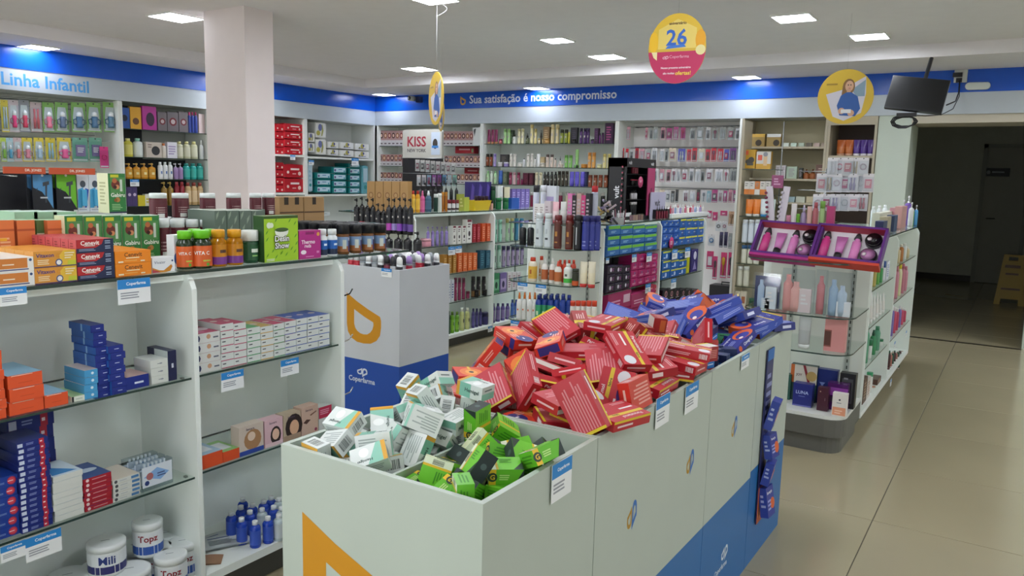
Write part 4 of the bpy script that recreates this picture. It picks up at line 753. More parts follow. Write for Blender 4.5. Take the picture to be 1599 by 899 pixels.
# ------------------------------------------------------------------ the loose boxes (positions settled once by a falling-box simulation)
PILE = """w -1178 1438 836 728 16 56 -683;w -1192 1196 812 777 58 -8 627;w -1137 1381 837 661 737 114 82;w -1135 1307 820 272 -15 56 -960;w -1104 1486 836 56 -701 -711 -15;w -1206 1498 864 769 -181 -218 -573;w -1253 1214 818 506 0 58 -860;w -1119 1483 873 53 -994 -98 25;w -1279 1367 835 27 60 -996 -52;w -1105 1322 880 337 -593 633 365;w -1261 1168 871 443 525 524 -504;w -1224 1304 825 836 58 -2 546;w -1120 1421 877 928 -350 70 105;w -1260 1450 842 16 250 -966 -56;w -1294 1274 844 163 688 -694 133;w -1116 1565 969 998 0 60 0;w -1103 1205 817 469 549 480 499;w -1184 1196 848 36 -933 354 46;w -1173 1521 912 470 156 737 460;w -1304 1540 936 684 178 684 177;w -1104 1474 908 14 -699 713 57;w -1179 1409 889 514 -617 368 -469;w -1262 1512 911 277 -700 -271 600;w -1211 1307 861 38 -946 320 44;w -1139 1260 862 240 -99 -8 966;w -1277 1439 890 123 -535 818 -174;w -1232 1374 883 419 890 179 -1;w -1138 1559 914 203 632 229 -712;w -1187 1449 950 317 724 484 -376;w -1154 1325 897 660 261 -552 -438;w -1113 1355 939 431 211 -753 -450;w -1295 1306 880 633 392 -551 -376;w -1240 1562 962 949 -115 -293 -36;w -1234 1257 880 766 131 -280 564;w -1124 1194 892 390 45 290 -873;w -1218 1334 916 887 135 216 -385;w -1255 1216 893 147 7 955 258;w -1223 1412 921 50 -941 181 -282;w -1266 1259 929 21 -6 275 -961;w -1157 1242 905 644 -705 -263 137;w -1145 1398 937 875 -74 139 457;w -1219 1544 936 587 -307 -82 745;g -977 1185 789 111 0 0 994;g -982 1468 803 355 -355 -611 611;g -981 1234 817 25 325 921 -214;g -875 1360 789 781 0 0 625;g -851 1509 818 902 295 -249 195;g -888 1436 803 273 273 -652 -652;g -838 1277 804 175 -668 704 165;g -1025 1162 836 702 709 -48 47;g -888 1363 823 884 0 0 -468;g -1042 1477 850 37 -685 -34 727;g -995 1345 803 458 458 539 539;g -982 1533 808 500 -500 500 500;g -1043 1323 842 398 -595 419 -559;g -910 1343 857 826 0 0 563;g -931 1262 803 671 -671 223 -223;g -878 1177 808 565 425 565 -425;g -841 1298 853 62 -3 -25 -998;g -960 1375 811 31 706 -32 -706;g -991 1281 856 640 -369 -670 -67;g -1023 1404 844 563 -355 -221 -713;g -820 1435 803 497 497 503 503;g -1003 1438 874 786 372 489 68;g -945 1503 855 840 303 85 441;g -837 1220 808 505 -494 521 479;g -866 1179 880 276 651 276 -651;g -929 1190 855 473 -450 691 -308;g -921 1479 812 824 -145 -490 -244;g -907 1260 863 677 -311 -96 -660;g -946 1403 878 232 239 913 -237;g -862 1318 889 933 27 30 357;g -900 1451 861 371 140 -57 916;g -984 1237 875 649 182 567 -474;g -804 1372 923 820 -133 -211 516;g -1046 1243 822 510 -490 538 -458;g -1046 1477 923 727 36 -685 -34;g -899 1277 909 854 396 -211 -263;g -869 1406 892 385 -255 108 -880;g -850 1483 870 402 -413 -34 -816;g -1009 1542 889 188 -381 -877 222;o -1100 1787 886 265 -58 16 -962;o -1180 1912 936 911 283 204 -220;o -1161 2022 955 70 630 -771 -57;o -1255 1674 905 0 998 -2 -60;o -1082 1837 941 19 577 780 -242;o -1257 1875 907 64 -496 -866 23;o -1023 1680 877 650 -45 39 -757;o -1269 2014 975 841 48 76 534;o -1020 2034 948 40 -103 994 16;o -1253 1760 937 900 29 56 431;o -1314 1898 960 229 432 122 -864;o -1278 1997 1009 970 -20 88 -225;o -812 1862 943 439 556 -555 -437;o -1155 2004 1005 531 -63 -173 828;r -845 2070 921 703 -57 75 -705;r -865 2148 898 612 71 55 786;r -918 2373 908 266 87 24 960;r -1262 2134 993 975 -70 206 -36;r -939 2058 926 710 -13 -41 703;r -1124 1768 918 49 576 -815 -35;r -868 1806 893 18 304 55 951;r -877 1654 856 60 0 -998 0;r -1274 2270 973 39 899 -429 -81;r -908 2365 933 632 -69 57 -769;r -888 1895 917 556 458 -318 617;r -1078 2050 985 44 -974 -220 -16;r -1042 2244 967 63 793 527 -301;r -1056 2120 961 931 352 73 -61;r -898 1778 859 45 -656 -752 39;r -863 2214 928 13 -961 -270 58;r -964 1975 968 159 -472 -847 -186;r -927 1693 892 37 -912 -402 75;r -1141 1681 936 76 -389 -847 -353;r -981 1824 937 143 745 -458 463;r -839 2244 951 998 -5 59 -19;r -999 1773 930 474 762 430 100;r -1080 2643 945 312 -935 22 -169;r -877 1700 910 1 -996 26 83;r -872 2532 969 435 -749 115 -486;r -899 2154 1001 85 -778 619 70;r -991 1917 900 65 -61 341 -936;r -791 1714 924 625 -53 43 -778;r -928 1689 945 63 616 -783 -54;r -841 2312 977 989 -1 60 137;r -1213 2135 1031 258 -929 238 114;r -871 2116 965 370 43 -101 923;r -1019 2236 992 897 -278 130 -318;r -1065 1722 967 572 -690 438 -70;r -1054 1875 958 961 -256 96 29;r -1241 2564 954 191 510 836 -68;r -920 2038 1012 919 37 253 -300;r -845 1621 963 337 -339 -619 -623;r -1080 2221 1045 734 -14 28 -679;r -1044 1914 971 205 774 -584 131;c -977 2498 888 408 64 29 910;c -1100 2353 954 30 156 706 690;c -829 2318 920 248 207 -727 606;c -1210 2489 928 400 -640 -348 -556;c -1117 2303 957 706 688 -37 -163;c -973 2460 943 160 720 -240 631;c -946 2267 926 705 -704 56 71;c -1242 2379 980 648 688 282 162;c -1059 2516 899 28 -915 -398 64;c -1185 2428 975 600 -479 -500 -400;c -1254 2430 987 357 680 -298 567;c -1010 2697 894 707 -696 -26 125;c -816 2411 956 4 -839 -543 7;c -1131 2503 917 733 181 -637 157;c -1001 2332 934 969 -21 87 -232;c -1188 2629 918 61 -480 -874 34;c -1014 2502 944 150 245 691 663;c -1086 2190 955 337 -503 638 -476;c -1177 2294 973 764 -74 -638 -62;c -1172 2360 965 392 -83 35 -916;c -1116 2576 907 996 -4 70 -57;c -1189 2547 918 68 -210 -975 15;c -1042 2390 949 352 535 422 -642;c -1121 2448 964 183 -979 49 82;c -1055 2554 950 216 304 675 637;c -949 2589 918 525 446 -201 696;c -1336 2479 940 4 94 -707 701;c -1174 2834 918 533 592 465 386;c -1154 2174 962 116 89 10 989;c -991 2564 943 560 61 52 825;c -1326 2376 996 578 496 -407 -504;c -977 2176 930 977 -17 88 -191;c -970 2388 968 602 277 -551 -508;c -1147 2542 976 663 -357 657 44;c -1334 2580 940 606 549 -365 -446;c -1085 2340 1004 576 640 410 300;c -1043 2449 946 676 704 -86 -199;c -940 2272 983 144 624 172 -748;c -906 2475 915 624 176 548 -529;c -1045 2560 1001 255 341 661 618;c -1116 2593 956 304 67 21 950;c -1192 2245 995 96 89 9 991;c -989 2317 983 424 316 -566 -632;c -1231 2322 1018 348 313 -119 876;c -1217 2192 1007 795 567 80 -200;c -934 2527 932 190 -514 488 680;c -1077 2506 970 351 -707 -305 -533;c -1004 2268 1022 778 315 -358 410;c -1139 2192 1010 659 602 -257 -370;c -1137 2372 1012 621 640 354 282;n -890 2592 876 142 -741 -123 -644;n -829 2619 878 702 47 51 709;n -839 2723 880 44 -70 3 -997;n -869 2662 884 24 939 -336 -66;n -838 2540 879 62 460 -885 -32;n -923 2644 880 550 357 633 -411;n -1007 2562 894 679 -272 -615 -293;n -946 2724 903 63 -164 -461 -870;n -933 2782 939 661 54 97 -742;n -978 2641 888 700 -680 -99 195;n -889 2718 886 55 -70 4 -996;n -840 2476 906 11 -232 -930 284;n -865 2581 934 214 -720 422 507;p -987 2824 899 499 76 -82 859;p -1000 3256 912 314 24 8 949;p -849 2841 908 763 13 -248 597;p -1069 2859 942 821 -2 -126 -556;p -1041 3248 950 760 153 28 -632;p -823 3279 918 55 368 928 22;p -1093 2750 895 49 -716 -695 50;p -1261 3146 969 232 -214 113 -942;p -1150 2960 920 984 4 25 177;p -1047 2677 948 111 -696 -625 -336;p -1335 2947 931 34 445 -895 -17;p -1246 3252 924 428 -23 11 -904;p -844 3157 933 553 145 128 -810;p -1022 3101 913 15 784 -620 -20;p -1261 3059 940 377 85 159 908;p -1090 2915 960 500 52 -114 -857;p -1110 3094 938 82 260 961 51;p -864 3094 938 460 130 143 -866;p -949 2954 910 25 -141 -990 4;p -926 3265 941 683 1 3 -730;p -1119 3027 971 11 -92 59 994;p -838 2997 951 528 79 67 -843;p -1099 2954 1004 127 -984 -76 -101;p -1128 3194 978 861 -413 -13 -297;p -1133 3107 986 952 -97 -119 -264;p -949 2975 982 78 830 499 238;p -901 3037 975 222 -213 -50 950;p -1140 3252 979 800 -373 -30 -468;p -1317 2860 953 163 -959 -156 174;p -1003 2762 980 781 160 -267 541;p -962 3016 1014 154 250 17 -956;p -1176 2836 975 191 -153 -74 967"""
D_ = {'w': (.078, .054, .036), 'g': (.072, .062, .034), 'r': (.145, .092, .026), 'o': (.125, .08, .032), 'c': (.062, .052, .048), 'n': (.048, .048, .07), 'p': (.15, .095, .03)}
def pack(k, var):
    w_, d, h = D_[k]; b = MB(); x0, x1, y0, y1, z0, z1 = -w_/2, w_/2, -d/2, d/2, -h/2, h/2
    F = K = L = R = T = B = []
    if k == 'w':
        col = 'd3dad6'; T = [('r', 0, 0, 1, 1, 'd9dfdc'), ('p', [(.0, 1), (.55, 1), (.25, 0), (0, 0)], '8cc4b0'), ('T', 'Hemigel', .62, .75, .6, .18, '2c4440'), ('c', .62, .35, .2, 'eef2f0', 1.2), ('r', .0, 0, .12, 1, 'd8a23a')]
        B = [('r', 0, 0, 1, 1, 'dfe3e1'), ('b', .1, .15, .9, .85, 6, 'a8b2b0')]
        F = [('r', 0, 0, .55, 1, '7db8a4'), ('r', 0, 0, .12, 1, 'd8a23a'), ('T', 'Hemigel', .6, .5, .55, .5, '2f4a44')]; K = [('r', 0, 0, 1, 1, 'cfd8d4'), ('b', .1, .2, .9, .8, 4, '9aa6a4')]
        L = [('r', 0, 0, 1, 1, 'd8dedb'), ('V', .2, .2, .8, .8, '4a5250')]; R = [('r', 0, 0, 1, .5, '8cc4b0'), ('b', .2, .6, .8, .8, 1, '6a7674')]
    elif k == 'g':
        col = '62b52a'; T = [('r', 0, 0, 1, 1, '6cc02c'), ('r', 0, 0, .2, 1, 'dfe6cc'), ('V', .03, .3, .17, .7, '4a5040'), ('r', .2, 0, .27, 1, 'e0b82c'), ('p', [(.7, 0), (1, 0), (1, .55)], '24382c'), ('b', .35, .5, .75, .85, 4, '3f8a1c')]
        B = [('r', 0, 0, 1, 1, '7cc838'), ('r', .3, 0, .4, 1, 'e0b82c'), ('b', .5, .2, .9, .8, 5, '3f8a1c')]
        F = [('r', 0, 0, .2, 1, 'e0b82c'), ('c', .1, .5, .3, '2a3c2c'), ('T', 'G', .1, .5, .14, .5, 'e0b82c'), ('p', [(.75, 0), (1, 0), (1, 1)], '1f2f2c'), ('b', .3, .3, .7, .7, 3, 'bfe08a')]; K = [('b', .1, .15, .9, .85, 4, '3f8a1c')]
        L = [('r', 0, 0, 1, 1, 'd9dfb8'), ('V', .2, .2, .6, .8, '4a5040')] if var % 2 else [('b', .15, .2, .85, .8, 3, '3f8a1c')]; R = [('r', 0, 0, 1, 1, '23302f'), ('c', .5, .5, .2, '4a5c5a')]
    elif k == 'r':
        col = 'b3202c'; T = [('r', 0, 0, 1, 1, 'bf2836'), ('r', .0, .62, 1, .74, 'dcc030'), ('T', 'febre', .72, .68, .2, .09, '3a2a20'), ('c', .86, .3, .2, 'd9dbe2'), ('T', 'Paracetamol', .4, .86, .6, .12, 'ecd8da'), ('b', .08, .36, .6, .5, 1, 'f1e6e6'), ('b', .08, .08, .55, .2, 2, 'dfa4a8')]
        B = [('r', 0, 0, 1, 1, 'c23c48'), ('b', .06, .1, .94, .9, 9, 'd98890'), ('r', 0, 0, .05, 1, 'dcc030')]
        F = [('r', 0, .4, 1, .85, 'd9d4cc')] if var % 3 == 0 else [('b', .1, .3, .7, .7, 2, 'e4b4b8'), ('V', .78, .2, .94, .8, 'e8dfe0')]; K = [('r', 0, .75, 1, 1, 'dcc030'), ('b', .1, .2, .6, .6, 1, 'e8d0d2')]
        L = [('r', 0, 0, 1, 1, 'a51c28'), ('r', .15, .25, .5, .75, 'e6dcdc')]; R = [('b', .15, .3, .8, .7, 1, 'e4b4b8')]
    elif k == 'o':
        col = 'd0382a'; T = [('r', 0, 0, 1, 1, 'd8442e'), ('c', .36, .45, .42, 'e8803a'), ('c', .36, .45, .22, 'f0a850'), ('c', .36, .45, .09, '2a1614'), ('r', .33, .7, .39, 1, 'e6b93a'), ('c', .92, .5, .34, '2c2c78'), ('b', .85, .4, .97, .55, 1, 'e4e4f0'), ('b', .6, .1, .84, .4, 3, 'f0b8a8')]
        B = [('r', 0, 0, 1, 1, 'd24a3c'), ('b', .08, .15, .92, .85, 6, 'eba89c')]
        F = [('b', .1, .3, .7, .7, 2, 'eab0a0'), ('r', .8, 0, 1, 1, '2c2c78')]; K = [('V', .1, .2, .35, .8, 'efe4e0'), ('b', .45, .3, .9, .7, 2, 'eab0a0')]; L = [('r', .1, .1, .9, .9, '2c2c78')]; R = [('b', .2, .3, .8, .7, 1, 'f0c8b8')]
    elif k == 'c':
        col = '9e2a2e'; T = [('r', 0, 0, 1, 1, 'a8302f'), ('r', 0, 0, .3, 1, 'dcc434'), ('b', .4, .2, .9, .8, 4, 'e6b6b0')]
        B = [('r', 0, 0, 1, 1, 'd6d0c8'), ('r', 0, .8, 1, 1, 'dcc434')]
        F = [('r', 0, .1, 1, .32, 'dcc434'), ('b', .2, .5, .8, .75, 2, 'f0d8d0')]; K = [('b', .1, .2, .9, .8, 5, 'd8908c')]; L = [('r', 0, 0, 1, 1, 'd2cdc6')] if var % 2 else [('r', .1, .5, .9, .9, 'c86a3a')]; R = [('r', 0, 0, 1, .25, 'dcc434'), ('b', .2, .5, .8, .75, 2, 'f0d8d0')]
    elif k == 'n':
        col = '22408c'; q = [('r', 0, 0, 1, .3, 'b8382e'), ('r', 0, .3, 1, .62, '3478c0'), ('r', 0, .62, 1, 1, '1d2c5c'), ('b', .15, .44, .85, .54, 1, 'e4ecf6')]
        F = K = L = R = q; T = [('r', 0, 0, 1, 1, '1d2c5c'), ('r', .3, .3, .7, .7, '2c3f74')]; B = [('r', 0, 0, 1, 1, 'b8382e')]
    else:
        col = '2a2f8a'; T = [('r', 0, 0, 1, 1, '2d3590'), ('c', .78, .35, .42, 'd8602c'), ('c', .72, .3, .28, '3a3f9c'), ('T', 'Benegrip' if var % 2 else 'Cimegripe', .4, .78, .66, .16, 'e8eaf6'), ('b', .1, .3, .5, .55, 3, '9aa4dc'), ('c', .6, .25, .09, 'e8d8d0'), ('r', 0, 0, .04, 1, 'dcc434' if var % 3 == 0 else '2d3590')]
        B = [('r', 0, 0, 1, 1, '3c50a8'), ('b', .06, .1, .94, .9, 8, '8090d0')]
        F = [('T', 'Benegrip' if var % 2 else 'Cimegripe', .6, .5, .5, .5, 'e8eaf6'), ('c', .2, .5, .35, 'd8602c')]; K = [('r', 0, 0, 1, 1, '3f58b8'), ('b', .1, .3, .9, .7, 2, '9aa8e0')]; L = [('r', 0, 0, 1, 1, '27307c'), ('r', .2, .3, .6, .7, 'd0d4ec')]; R = [('r', 0, 0, 1, 1, 'd8602c')]
    b.box(x0, x1, y0, y1, z0, z1, mat(col, .3)); b.decobox(x0, x1, y0, y1, z0, z1, F, K, L, R, T)
    if B: b.deco((x0, y1, z0), (x1-x0, 0, 0), (0, y0-y1, 0), B)
    return b.mesh('medicine_box')
KN = {'w': 'white mint ointment box', 'g': 'lime green tablet box', 'r': 'flat red painkiller box', 'o': 'orange red muscle relief box', 'c': 'small red yellow box', 'n': 'upright navy and red box', 'p': 'purple cold remedy box'}
items = []
for s_ in PILE.split(';'):
    q = s_.split(); items.append((q[0], *[int(v)/1000 for v in q[1:]]))
PM = {}
from mathutils import Quaternion
info = []
for n_, (k, x, y, z, qw, qx, qy, qz) in enumerate(items):
    M = Quaternion((qw, qx, qy, qz)).normalized()
    if k == 'n':
        M = Quaternion((math.cos(n_*.3), 0, 0, math.sin(n_*.3))) if z < .93 else M; 
    var = n_ % 6
    if (k, var) not in PM: PM[(k, var)] = pack(k, var)
    o = obj('medicine_box', PM[(k, var)], None, (x, y, z)); o.rotation_mode = 'QUATERNION'; o.rotation_quaternion = M
    up = abs((M @ Vector((0, 0, 1))).z); ux = abs((M @ Vector((1, 0, 0))).z)
    pose = 'lying flat' if up > .95 else ('leaning' if up > .6 else ('standing on end' if ux > .75 else ('tilted steeply' if up > .25 else 'standing on edge')))
    b0, b1_, nm = ((1.13, 1.598, 'front bin') if y < 1.6 else (1.598, 2.4, 'red heap') if y < 2.4 else (2.4, 2.93, 'third bin') if y < 2.93 else (2.93, 3.43, 'rear bin'))
    fy = (y-b0)/(b1_-b0); fx = (x-BX0)/(BX1-BX0)
    zone = ('near ' if fy < .33 else 'middle ' if fy < .67 else 'far ') + ('left' if fx < .33 else 'centre' if fx < .67 else 'right')
    tag(o, '%s %s, %s of %s' % (KN[k], pose, zone, nm), 'medicine box', {'w': 'mint', 'g': 'lime', 'r': 'red', 'o': 'orange', 'c': 'small red', 'n': 'navy', 'p': 'purple'}[k] + ' boxes heaped in the bins')
for (px, py, y, rz, k_, v_, nm) in ((1030, 487, 3.16, .45, 'p', 0, 'purple cold remedy box standing upright at the back left of rear bin'), (1118, 478, 3.30, .2, 'p', 2, 'purple cold remedy box with yellow end leaning behind the heap')):
    p = on_y(px, py, y); o = obj('medicine_box', PM[(k_, v_)], None, p); o.rotation_euler = (math.radians(74), math.radians(-9), rz); tag(o, nm, 'medicine box', 'purple boxes heaped in the bins')
# green price note and light blue box in the third bin
p = on_z(1112, 575, .90); b = MB(); b.box(-.07, .07, -.001, .001, 0, .045, '58b07c'); b.deco((-.07, -.001, 0), (.14, 0, 0), (0, 0, .045), [('p', [(.1, .2), (.13, .2), (.13, .8), (.1, .8)], '1f3a2c'), ('p', [(.24, .8), (.36, .8), (.26, .2), (.38, .2), (.38, .26), (.29, .26), (.4, .86), (.24, .86)], '1f3a2c'), ('b', .46, .3, .7, .7, 2, '1f3a2c'), ('r', .78, 0, 1, 1, 'd8c23a')])
tag(b.build('price_note', None, (-.89, 2.90, .885), .25), 'green handwritten price note standing before the purple boxes', 'price tag')
for a, c_, t, x, lab in ((862, 893, 718, BX1, 'price card on the white bin beside the lime boxes'), (1025, 1046, 617, BX1, 'price card on the bin side below the flat red boxes'), (1071, 1091, 598, BX1, 'price card on the bin side below the navy boxes'), (1158, 1170, 553, BX1, 'price card on the bin side below the purple boxes')):
    card_x(a, c_, t, x+.002, lab, h=.085 if a < 1100 else .05)
# hanging strip of cold remedy packs on the last bin
b = MB(); p0, p1 = on_x(1203, 525, BX1), on_x(1192, 795, BX1)
t = empty('clip_strip', (BX1+.004, p0.y, 0))
b.box(0, .004, -.045, .045, .15, .86, '2b2f66'); b.box(.004, .005, -.045, .045, .15, .3, 'c8623c'); b.deco((.005, -.045, .56), (0, .09, 0), (0, 0, .3), [('b', .1, .1, .9, .7, 5, '8a90c0'), ('r', 0, .85, 1, 1, '2a6cb8')]); obj('strip', b.mesh('strip'), t)
tag(t, 'long hanging display strip on the side of the rear bin', 'display strip')
for i, (zc, ang) in enumerate(((.60, .12), (.47, -.1), (.36, .1), (.24, -.08))):
    w_, d, h = .075, .032, .12 if i in (0, 3) else .095; b = MB(); b.box(-w_/2, w_/2, -d/2, d/2, -h/2, h/2, '2a3590')
    b.decobox(-w_/2, w_/2, -d/2, d/2, -h/2, h/2, F=[('c', .75, .4, .3, 'd8602c'), ('T', 'Benegrip', .45, .8, .7, .12, 'e8eaf6'), ('b', .1, .2, .6, .6, 3, '9aa4dc')], R=[('r', 0, 0, 1, 1, '8a8ea8')], L=[('r', 0, 0, 1, 1, '3c50b0'), ('b', .2, .3, .8, .8, 3, 'b8c4f0')], T=[('r', 0, 0, 1, 1, '3a4cb0')])
    o = b.build('medicine_box', None, (BX1+.03, p0.y+.005, zc)); o.rotation_euler = (ang*2, 0, QUARTER+ang)
    tag(o, '%s purple remedy box clipped to the hanging strip' % ('topmost', 'second', 'third', 'lowest')[i], 'medicine box')
# ================================================================== hair-care gondola (face x = -4.1)
XA = -4.125
ZS = {1: .9055, 2: .6555, 3: .4005, 0: .1155}
def A_(fn, *a, **k): return row(fn, 'x', XA, *a, **k)
COND = dict(deco=[(0, .55, .5, .12, '6a5a9a')])
A_(bt, 668, 704, 354, 5, ZS[1], 'pump', '8f7cc0', '8a76b8', 'purple pump shampoo bottle on top shelf of hair gondola', lb='9c8ccb', gapf=.3)
bt('x', XA+.02, 664, 682, 373, ZS[1], 'jar', 'd995a4', 'dfa4b0', 'pink cream jar at the left of the purple bottles', cat='jar', name='jar')
FIG = [('r', 0, 0, 1, 1, 'e3e1da'), ('c', .5, .4, .2, '32202a', 1.6), ('r', .3, .15, .7, .2, '32202a'), ('b', .2, .65, .8, .85, 2, '6a5058'), ('r', .1, .9, .9, 1, '7a2438')]
A_(bx, 707, 730, 353, 3, ZS[1], .05, 'e3e1da', 'white shampoo box with black figure on top shelf of hair gondola', F=FIG, key='fig', gapf=.3)
bx('x', XA, 730, 738, 343, ZS[1], .05, 'e3e1da', 'tallest white shampoo box with black figure, before the red bottles', F=FIG, key='fig2')
RB = lambda c, d: [('r', 0, 0, 1, 1, c), ('b', .2, .15, .8, .85, 6, d)]
A_(bx, 739, 752, 350, 2, ZS[1], .06, 'a82a34', 'red hair treatment box on top shelf of hair gondola', F=RB('a82a34', 'd8707a'), key='rb', gapf=.3)
A_(bx, 753, 768, 349, 2, ZS[1], .06, 'd85a30', 'orange hair treatment box on top shelf of hair gondola', F=RB('d85a30', 'f0a480'), key='ob2', gapf=.3)
A_(bx, 693, 715, 398, 3, ZS[2], .05, 'b0782c', 'mustard hair treatment box on second shelf of hair gondola', F=RB('b8802e', 'e0b878'), key='mb', gapf=.3)
A_(bx, 716, 747, 395, 4, ZS[2], .05, 'd8602c', 'orange hair treatment box on second shelf of hair gondola', F=RB('dc6a2e', 'f2b48c'), key='ob3', gapf=.2)
A_(bx, 750, 768, 391, 2, ZS[2], .05, '1f4c62', 'dark teal hair treatment box on second shelf of hair gondola', F=RB('1f5468', '4f8a9c'), key='tb', gapf=.2)
A_(bx, 700, 711, 437, 2, ZS[3], .04, 'd5d8e0', 'white and blue shampoo box left of the maroon bottles', F=RB('d5d8e0', '46548c'), key='wbx', gapf=.2)
A_(bt, 711, 730, 434, 3, ZS[3], 'cyl', '7a1e46', '5e1634', 'maroon shampoo bottle on third shelf of hair gondola', lb='8c2a54', gapf=.2, deco=[(0, .7, .3, .15, 'e8d0d8')])
A_(bt, 731, 737, 455, 1, ZS[3], 'jar', '8c2450', '6a1a3c', 'small maroon cream jar on third shelf', cat='jar', name='jar')
A_(bt, 738, 763, 432, 3, ZS[3], 'cyl', '1c1a1c', '201e20', 'black shampoo bottle with gold band on third shelf', lb='242024', band='7a5c34', gapf=.25, deco=[(0, .75, .4, .14, 'dcd8d0')])
A_(bt, 738, 763, 452, 2, ZS[3], 'jar', '1c1a1c', '141214', 'black cream jar in front of the black shampoo bottles', cat='jar', name='jar', inset=-.02, gapf=.4)
A_(bt, 701, 707, 486, 1, ZS[0], 'shampoo', '1f3c2c', '2a4a38', 'dark green shampoo bottle on the bottom deck', lb='2a5038')
A_(bt, 706, 721, 487, 2, ZS[0], 'shampoo', '6ea82e', '5a7c28', 'lime green shampoo bottle on the bottom deck', lb='86bc3c', gapf=.1, deco=[(0, .6, .5, .3, '3a5c20')])
A_(bt, 721, 738, 481, 2, ZS[0], 'shampoo', 'c5c886', 'e6e6d8', 'yellow green shampoo bottle with white cap on the bottom deck', lb='cdd08c', gapf=.1, deco=[(0, .6, .5, .3, '5a5c40')])
A_(bt, 739, 756, 482, 3, ZS[0], 'shampoo', '4a4478', '332e5c', 'dark violet shampoo bottle on the bottom deck', lb='58508c', gapf=.1)
A_(bt, 757, 768, 488, 1, ZS[0], 'jar', '3a3468', '2c2850', 'dark violet jar beside the upright panel', cat='jar', name='jar')
for a, c_, t, lab in ((700, 711, 385, 'price card under the purple bottles of hair gondola'), (712, 721, 384, 'price card under the white boxes of hair gondola'), (762, 769, 509, 'price card on the bottom deck edge of hair gondola')): card_x(a, c_, t, -4.1, lab)
# second bay of the hair gondola, seen left of the spray can end shelf
Z2 = {1: .8855, 2: .6405, 3: .4005}
A_(bt, 773, 788, 343, 2, Z2[1], 'cyl', '8fc4ae', '8fc4ae', 'mint green shampoo bottle in second bay of hair gondola', lb='9ad0ba', gapf=.15, deco=[(0, .6, .5, .3, '4a6c60')])
A_(bt, 792, 806, 341, 2, Z2[1], 'cyl', '9cc09a', 'a8a060', 'pale green shampoo bottle with tan cap in second bay', lb='aacaa6', gapf=.15, deco=[(0, .6, .5, .3, '6a4a70')])
A_(bt, 806, 822, 341, 2, Z2[1], 'cyl', '2c6c8c', '3f88a8', 'teal shampoo bottle in second bay of hair gondola', lb='3a7c9c', gapf=.15)
A_(bt, 771, 786, 383, 2, Z2[2], 'cyl', 'a0c8b4', '6a9c88', 'mint shampoo bottle on second shelf of second bay', lb='b4d4c2', gapf=.15, deco=[(0, .5, .5, .4, '5a7068')])
A_(bt, 786, 822, 384, 5, Z2[2], 'cyl', '7a6c98', '3c3858', 'violet shampoo bottle on second shelf of second bay', lb='a89ab8', gapf=.15, deco=[(0, .5, .5, .3, '3a3450')])
bx('x', XA, 771, 781, 427, Z2[3], .05, '3c8a5c', 'green boxed lotion with bottle picture in second bay', F=[('r', .1, .15, .9, .7, '7fc49a'), ('c', .5, .4, .2, '1c4a34', 1.5)], key='gl')
bx('x', XA, 782, 792, 426, Z2[3], .05, '7c6aa8', 'purple boxed lotion with dark bottle picture in second bay', F=[('r', .1, .15, .9, .7, 'b9a8d0'), ('c', .5, .4, .2, '2c2250', 1.5)], key='pl2')
A_(bx, 793, 815, 425, 3, Z2[3], .05, 'ddd8da', 'white and rose lotion box in second bay', F=RB('ddd8da', '9a6a80'), key='wl', gapf=.2)
A_(bt, 770, 800, 474, 4, ZS[0], 'shampoo', '6a5c98', '4a4070', 'violet bottle on the bottom deck of second bay', lb='8c7ab0', gapf=.1)
A_(bt, 800, 818, 468, 3, ZS[0], 'shampoo', '3a5ab0', '2a4490', 'blue bottle on the bottom deck of second bay', lb='5078c8', gapf=.1)
# goods on top of the hair gondola (z = 1.19)
ZG = 1.1905
def AT(fn, px0, px1, t, n, *a, x=-4.16, **k): return row(fn, 'x', x, px0, px1, t, n, ZG, *a, **k)
AT(bt, 637, 646, 289, 1, 'cyl', 'e3e0d6', 'b03038', 'white lotion bottle with red cap at the left end of gondola top', x=-4.25)
AT(bt, 645, 660, 298, 2, 'shampoo', 'dca02a', 'b83028', 'yellow shampoo bottle with red cap on gondola top', lb='ecc24c', gapf=.1)
AT(bt, 660, 668, 298, 1, 'spray', 'c85a90', 'd06a9a', 'pink spray bottle on gondola top', lb='d86ca0')
AT(bt, 669, 679, 298, 1, 'spray', '3c5c74', 'dfe5e8', 'slate blue spray bottle with white nozzle', lb='4c7088')
AT(bt, 681, 688, 303, 1, 'cyl', '1c3a30', 'e0e4e0', 'dark green lotion bottle with white cap on gondola top')
AT(bt, 687, 694, 302, 1, 'cyl', 'd5d9d0', 'e6e8e4', 'white lotion bottle on gondola top right of dark green one')
AT(bt, 692, 702, 300, 2, 'cyl', 'a8641c', 'c8862c', 'amber oil bottle on gondola top', gapf=.1)
AT(bt, 702, 722, 312, 3, 'jar', 'd9d6d4', '8a2a34', 'small white jar with maroon lid on gondola top', lb='d9d6d4', band='4a3438', gapf=.1, cat='jar', name='jar')
AT(bt, 655, 720, 285, 8, 'pump', '17181a', '1a1a1c', 'black pump bottle in rear row on gondola top', x=-4.34, gapf=.3)
AT(bx, 718, 726, 303, 1, .03, '9aa03c', 'olive green sachet box on gondola top', F=[('b', .2, .2, .8, .8, 3, 'c8c27c')], key='og')
AT(bx, 726, 734, 308, 2, .03, 'b4bc4a', 'yellow green small box on gondola top', key='yg')
AT(bx, 732, 768, 284, 3, .04, '32286c', 'dark violet hair colour box on gondola top', F=[('p', [(.2, .1), (.6, .1), (.8, .8), (.5, .95)], '5a4a9c')], x=-4.32, key='dv')
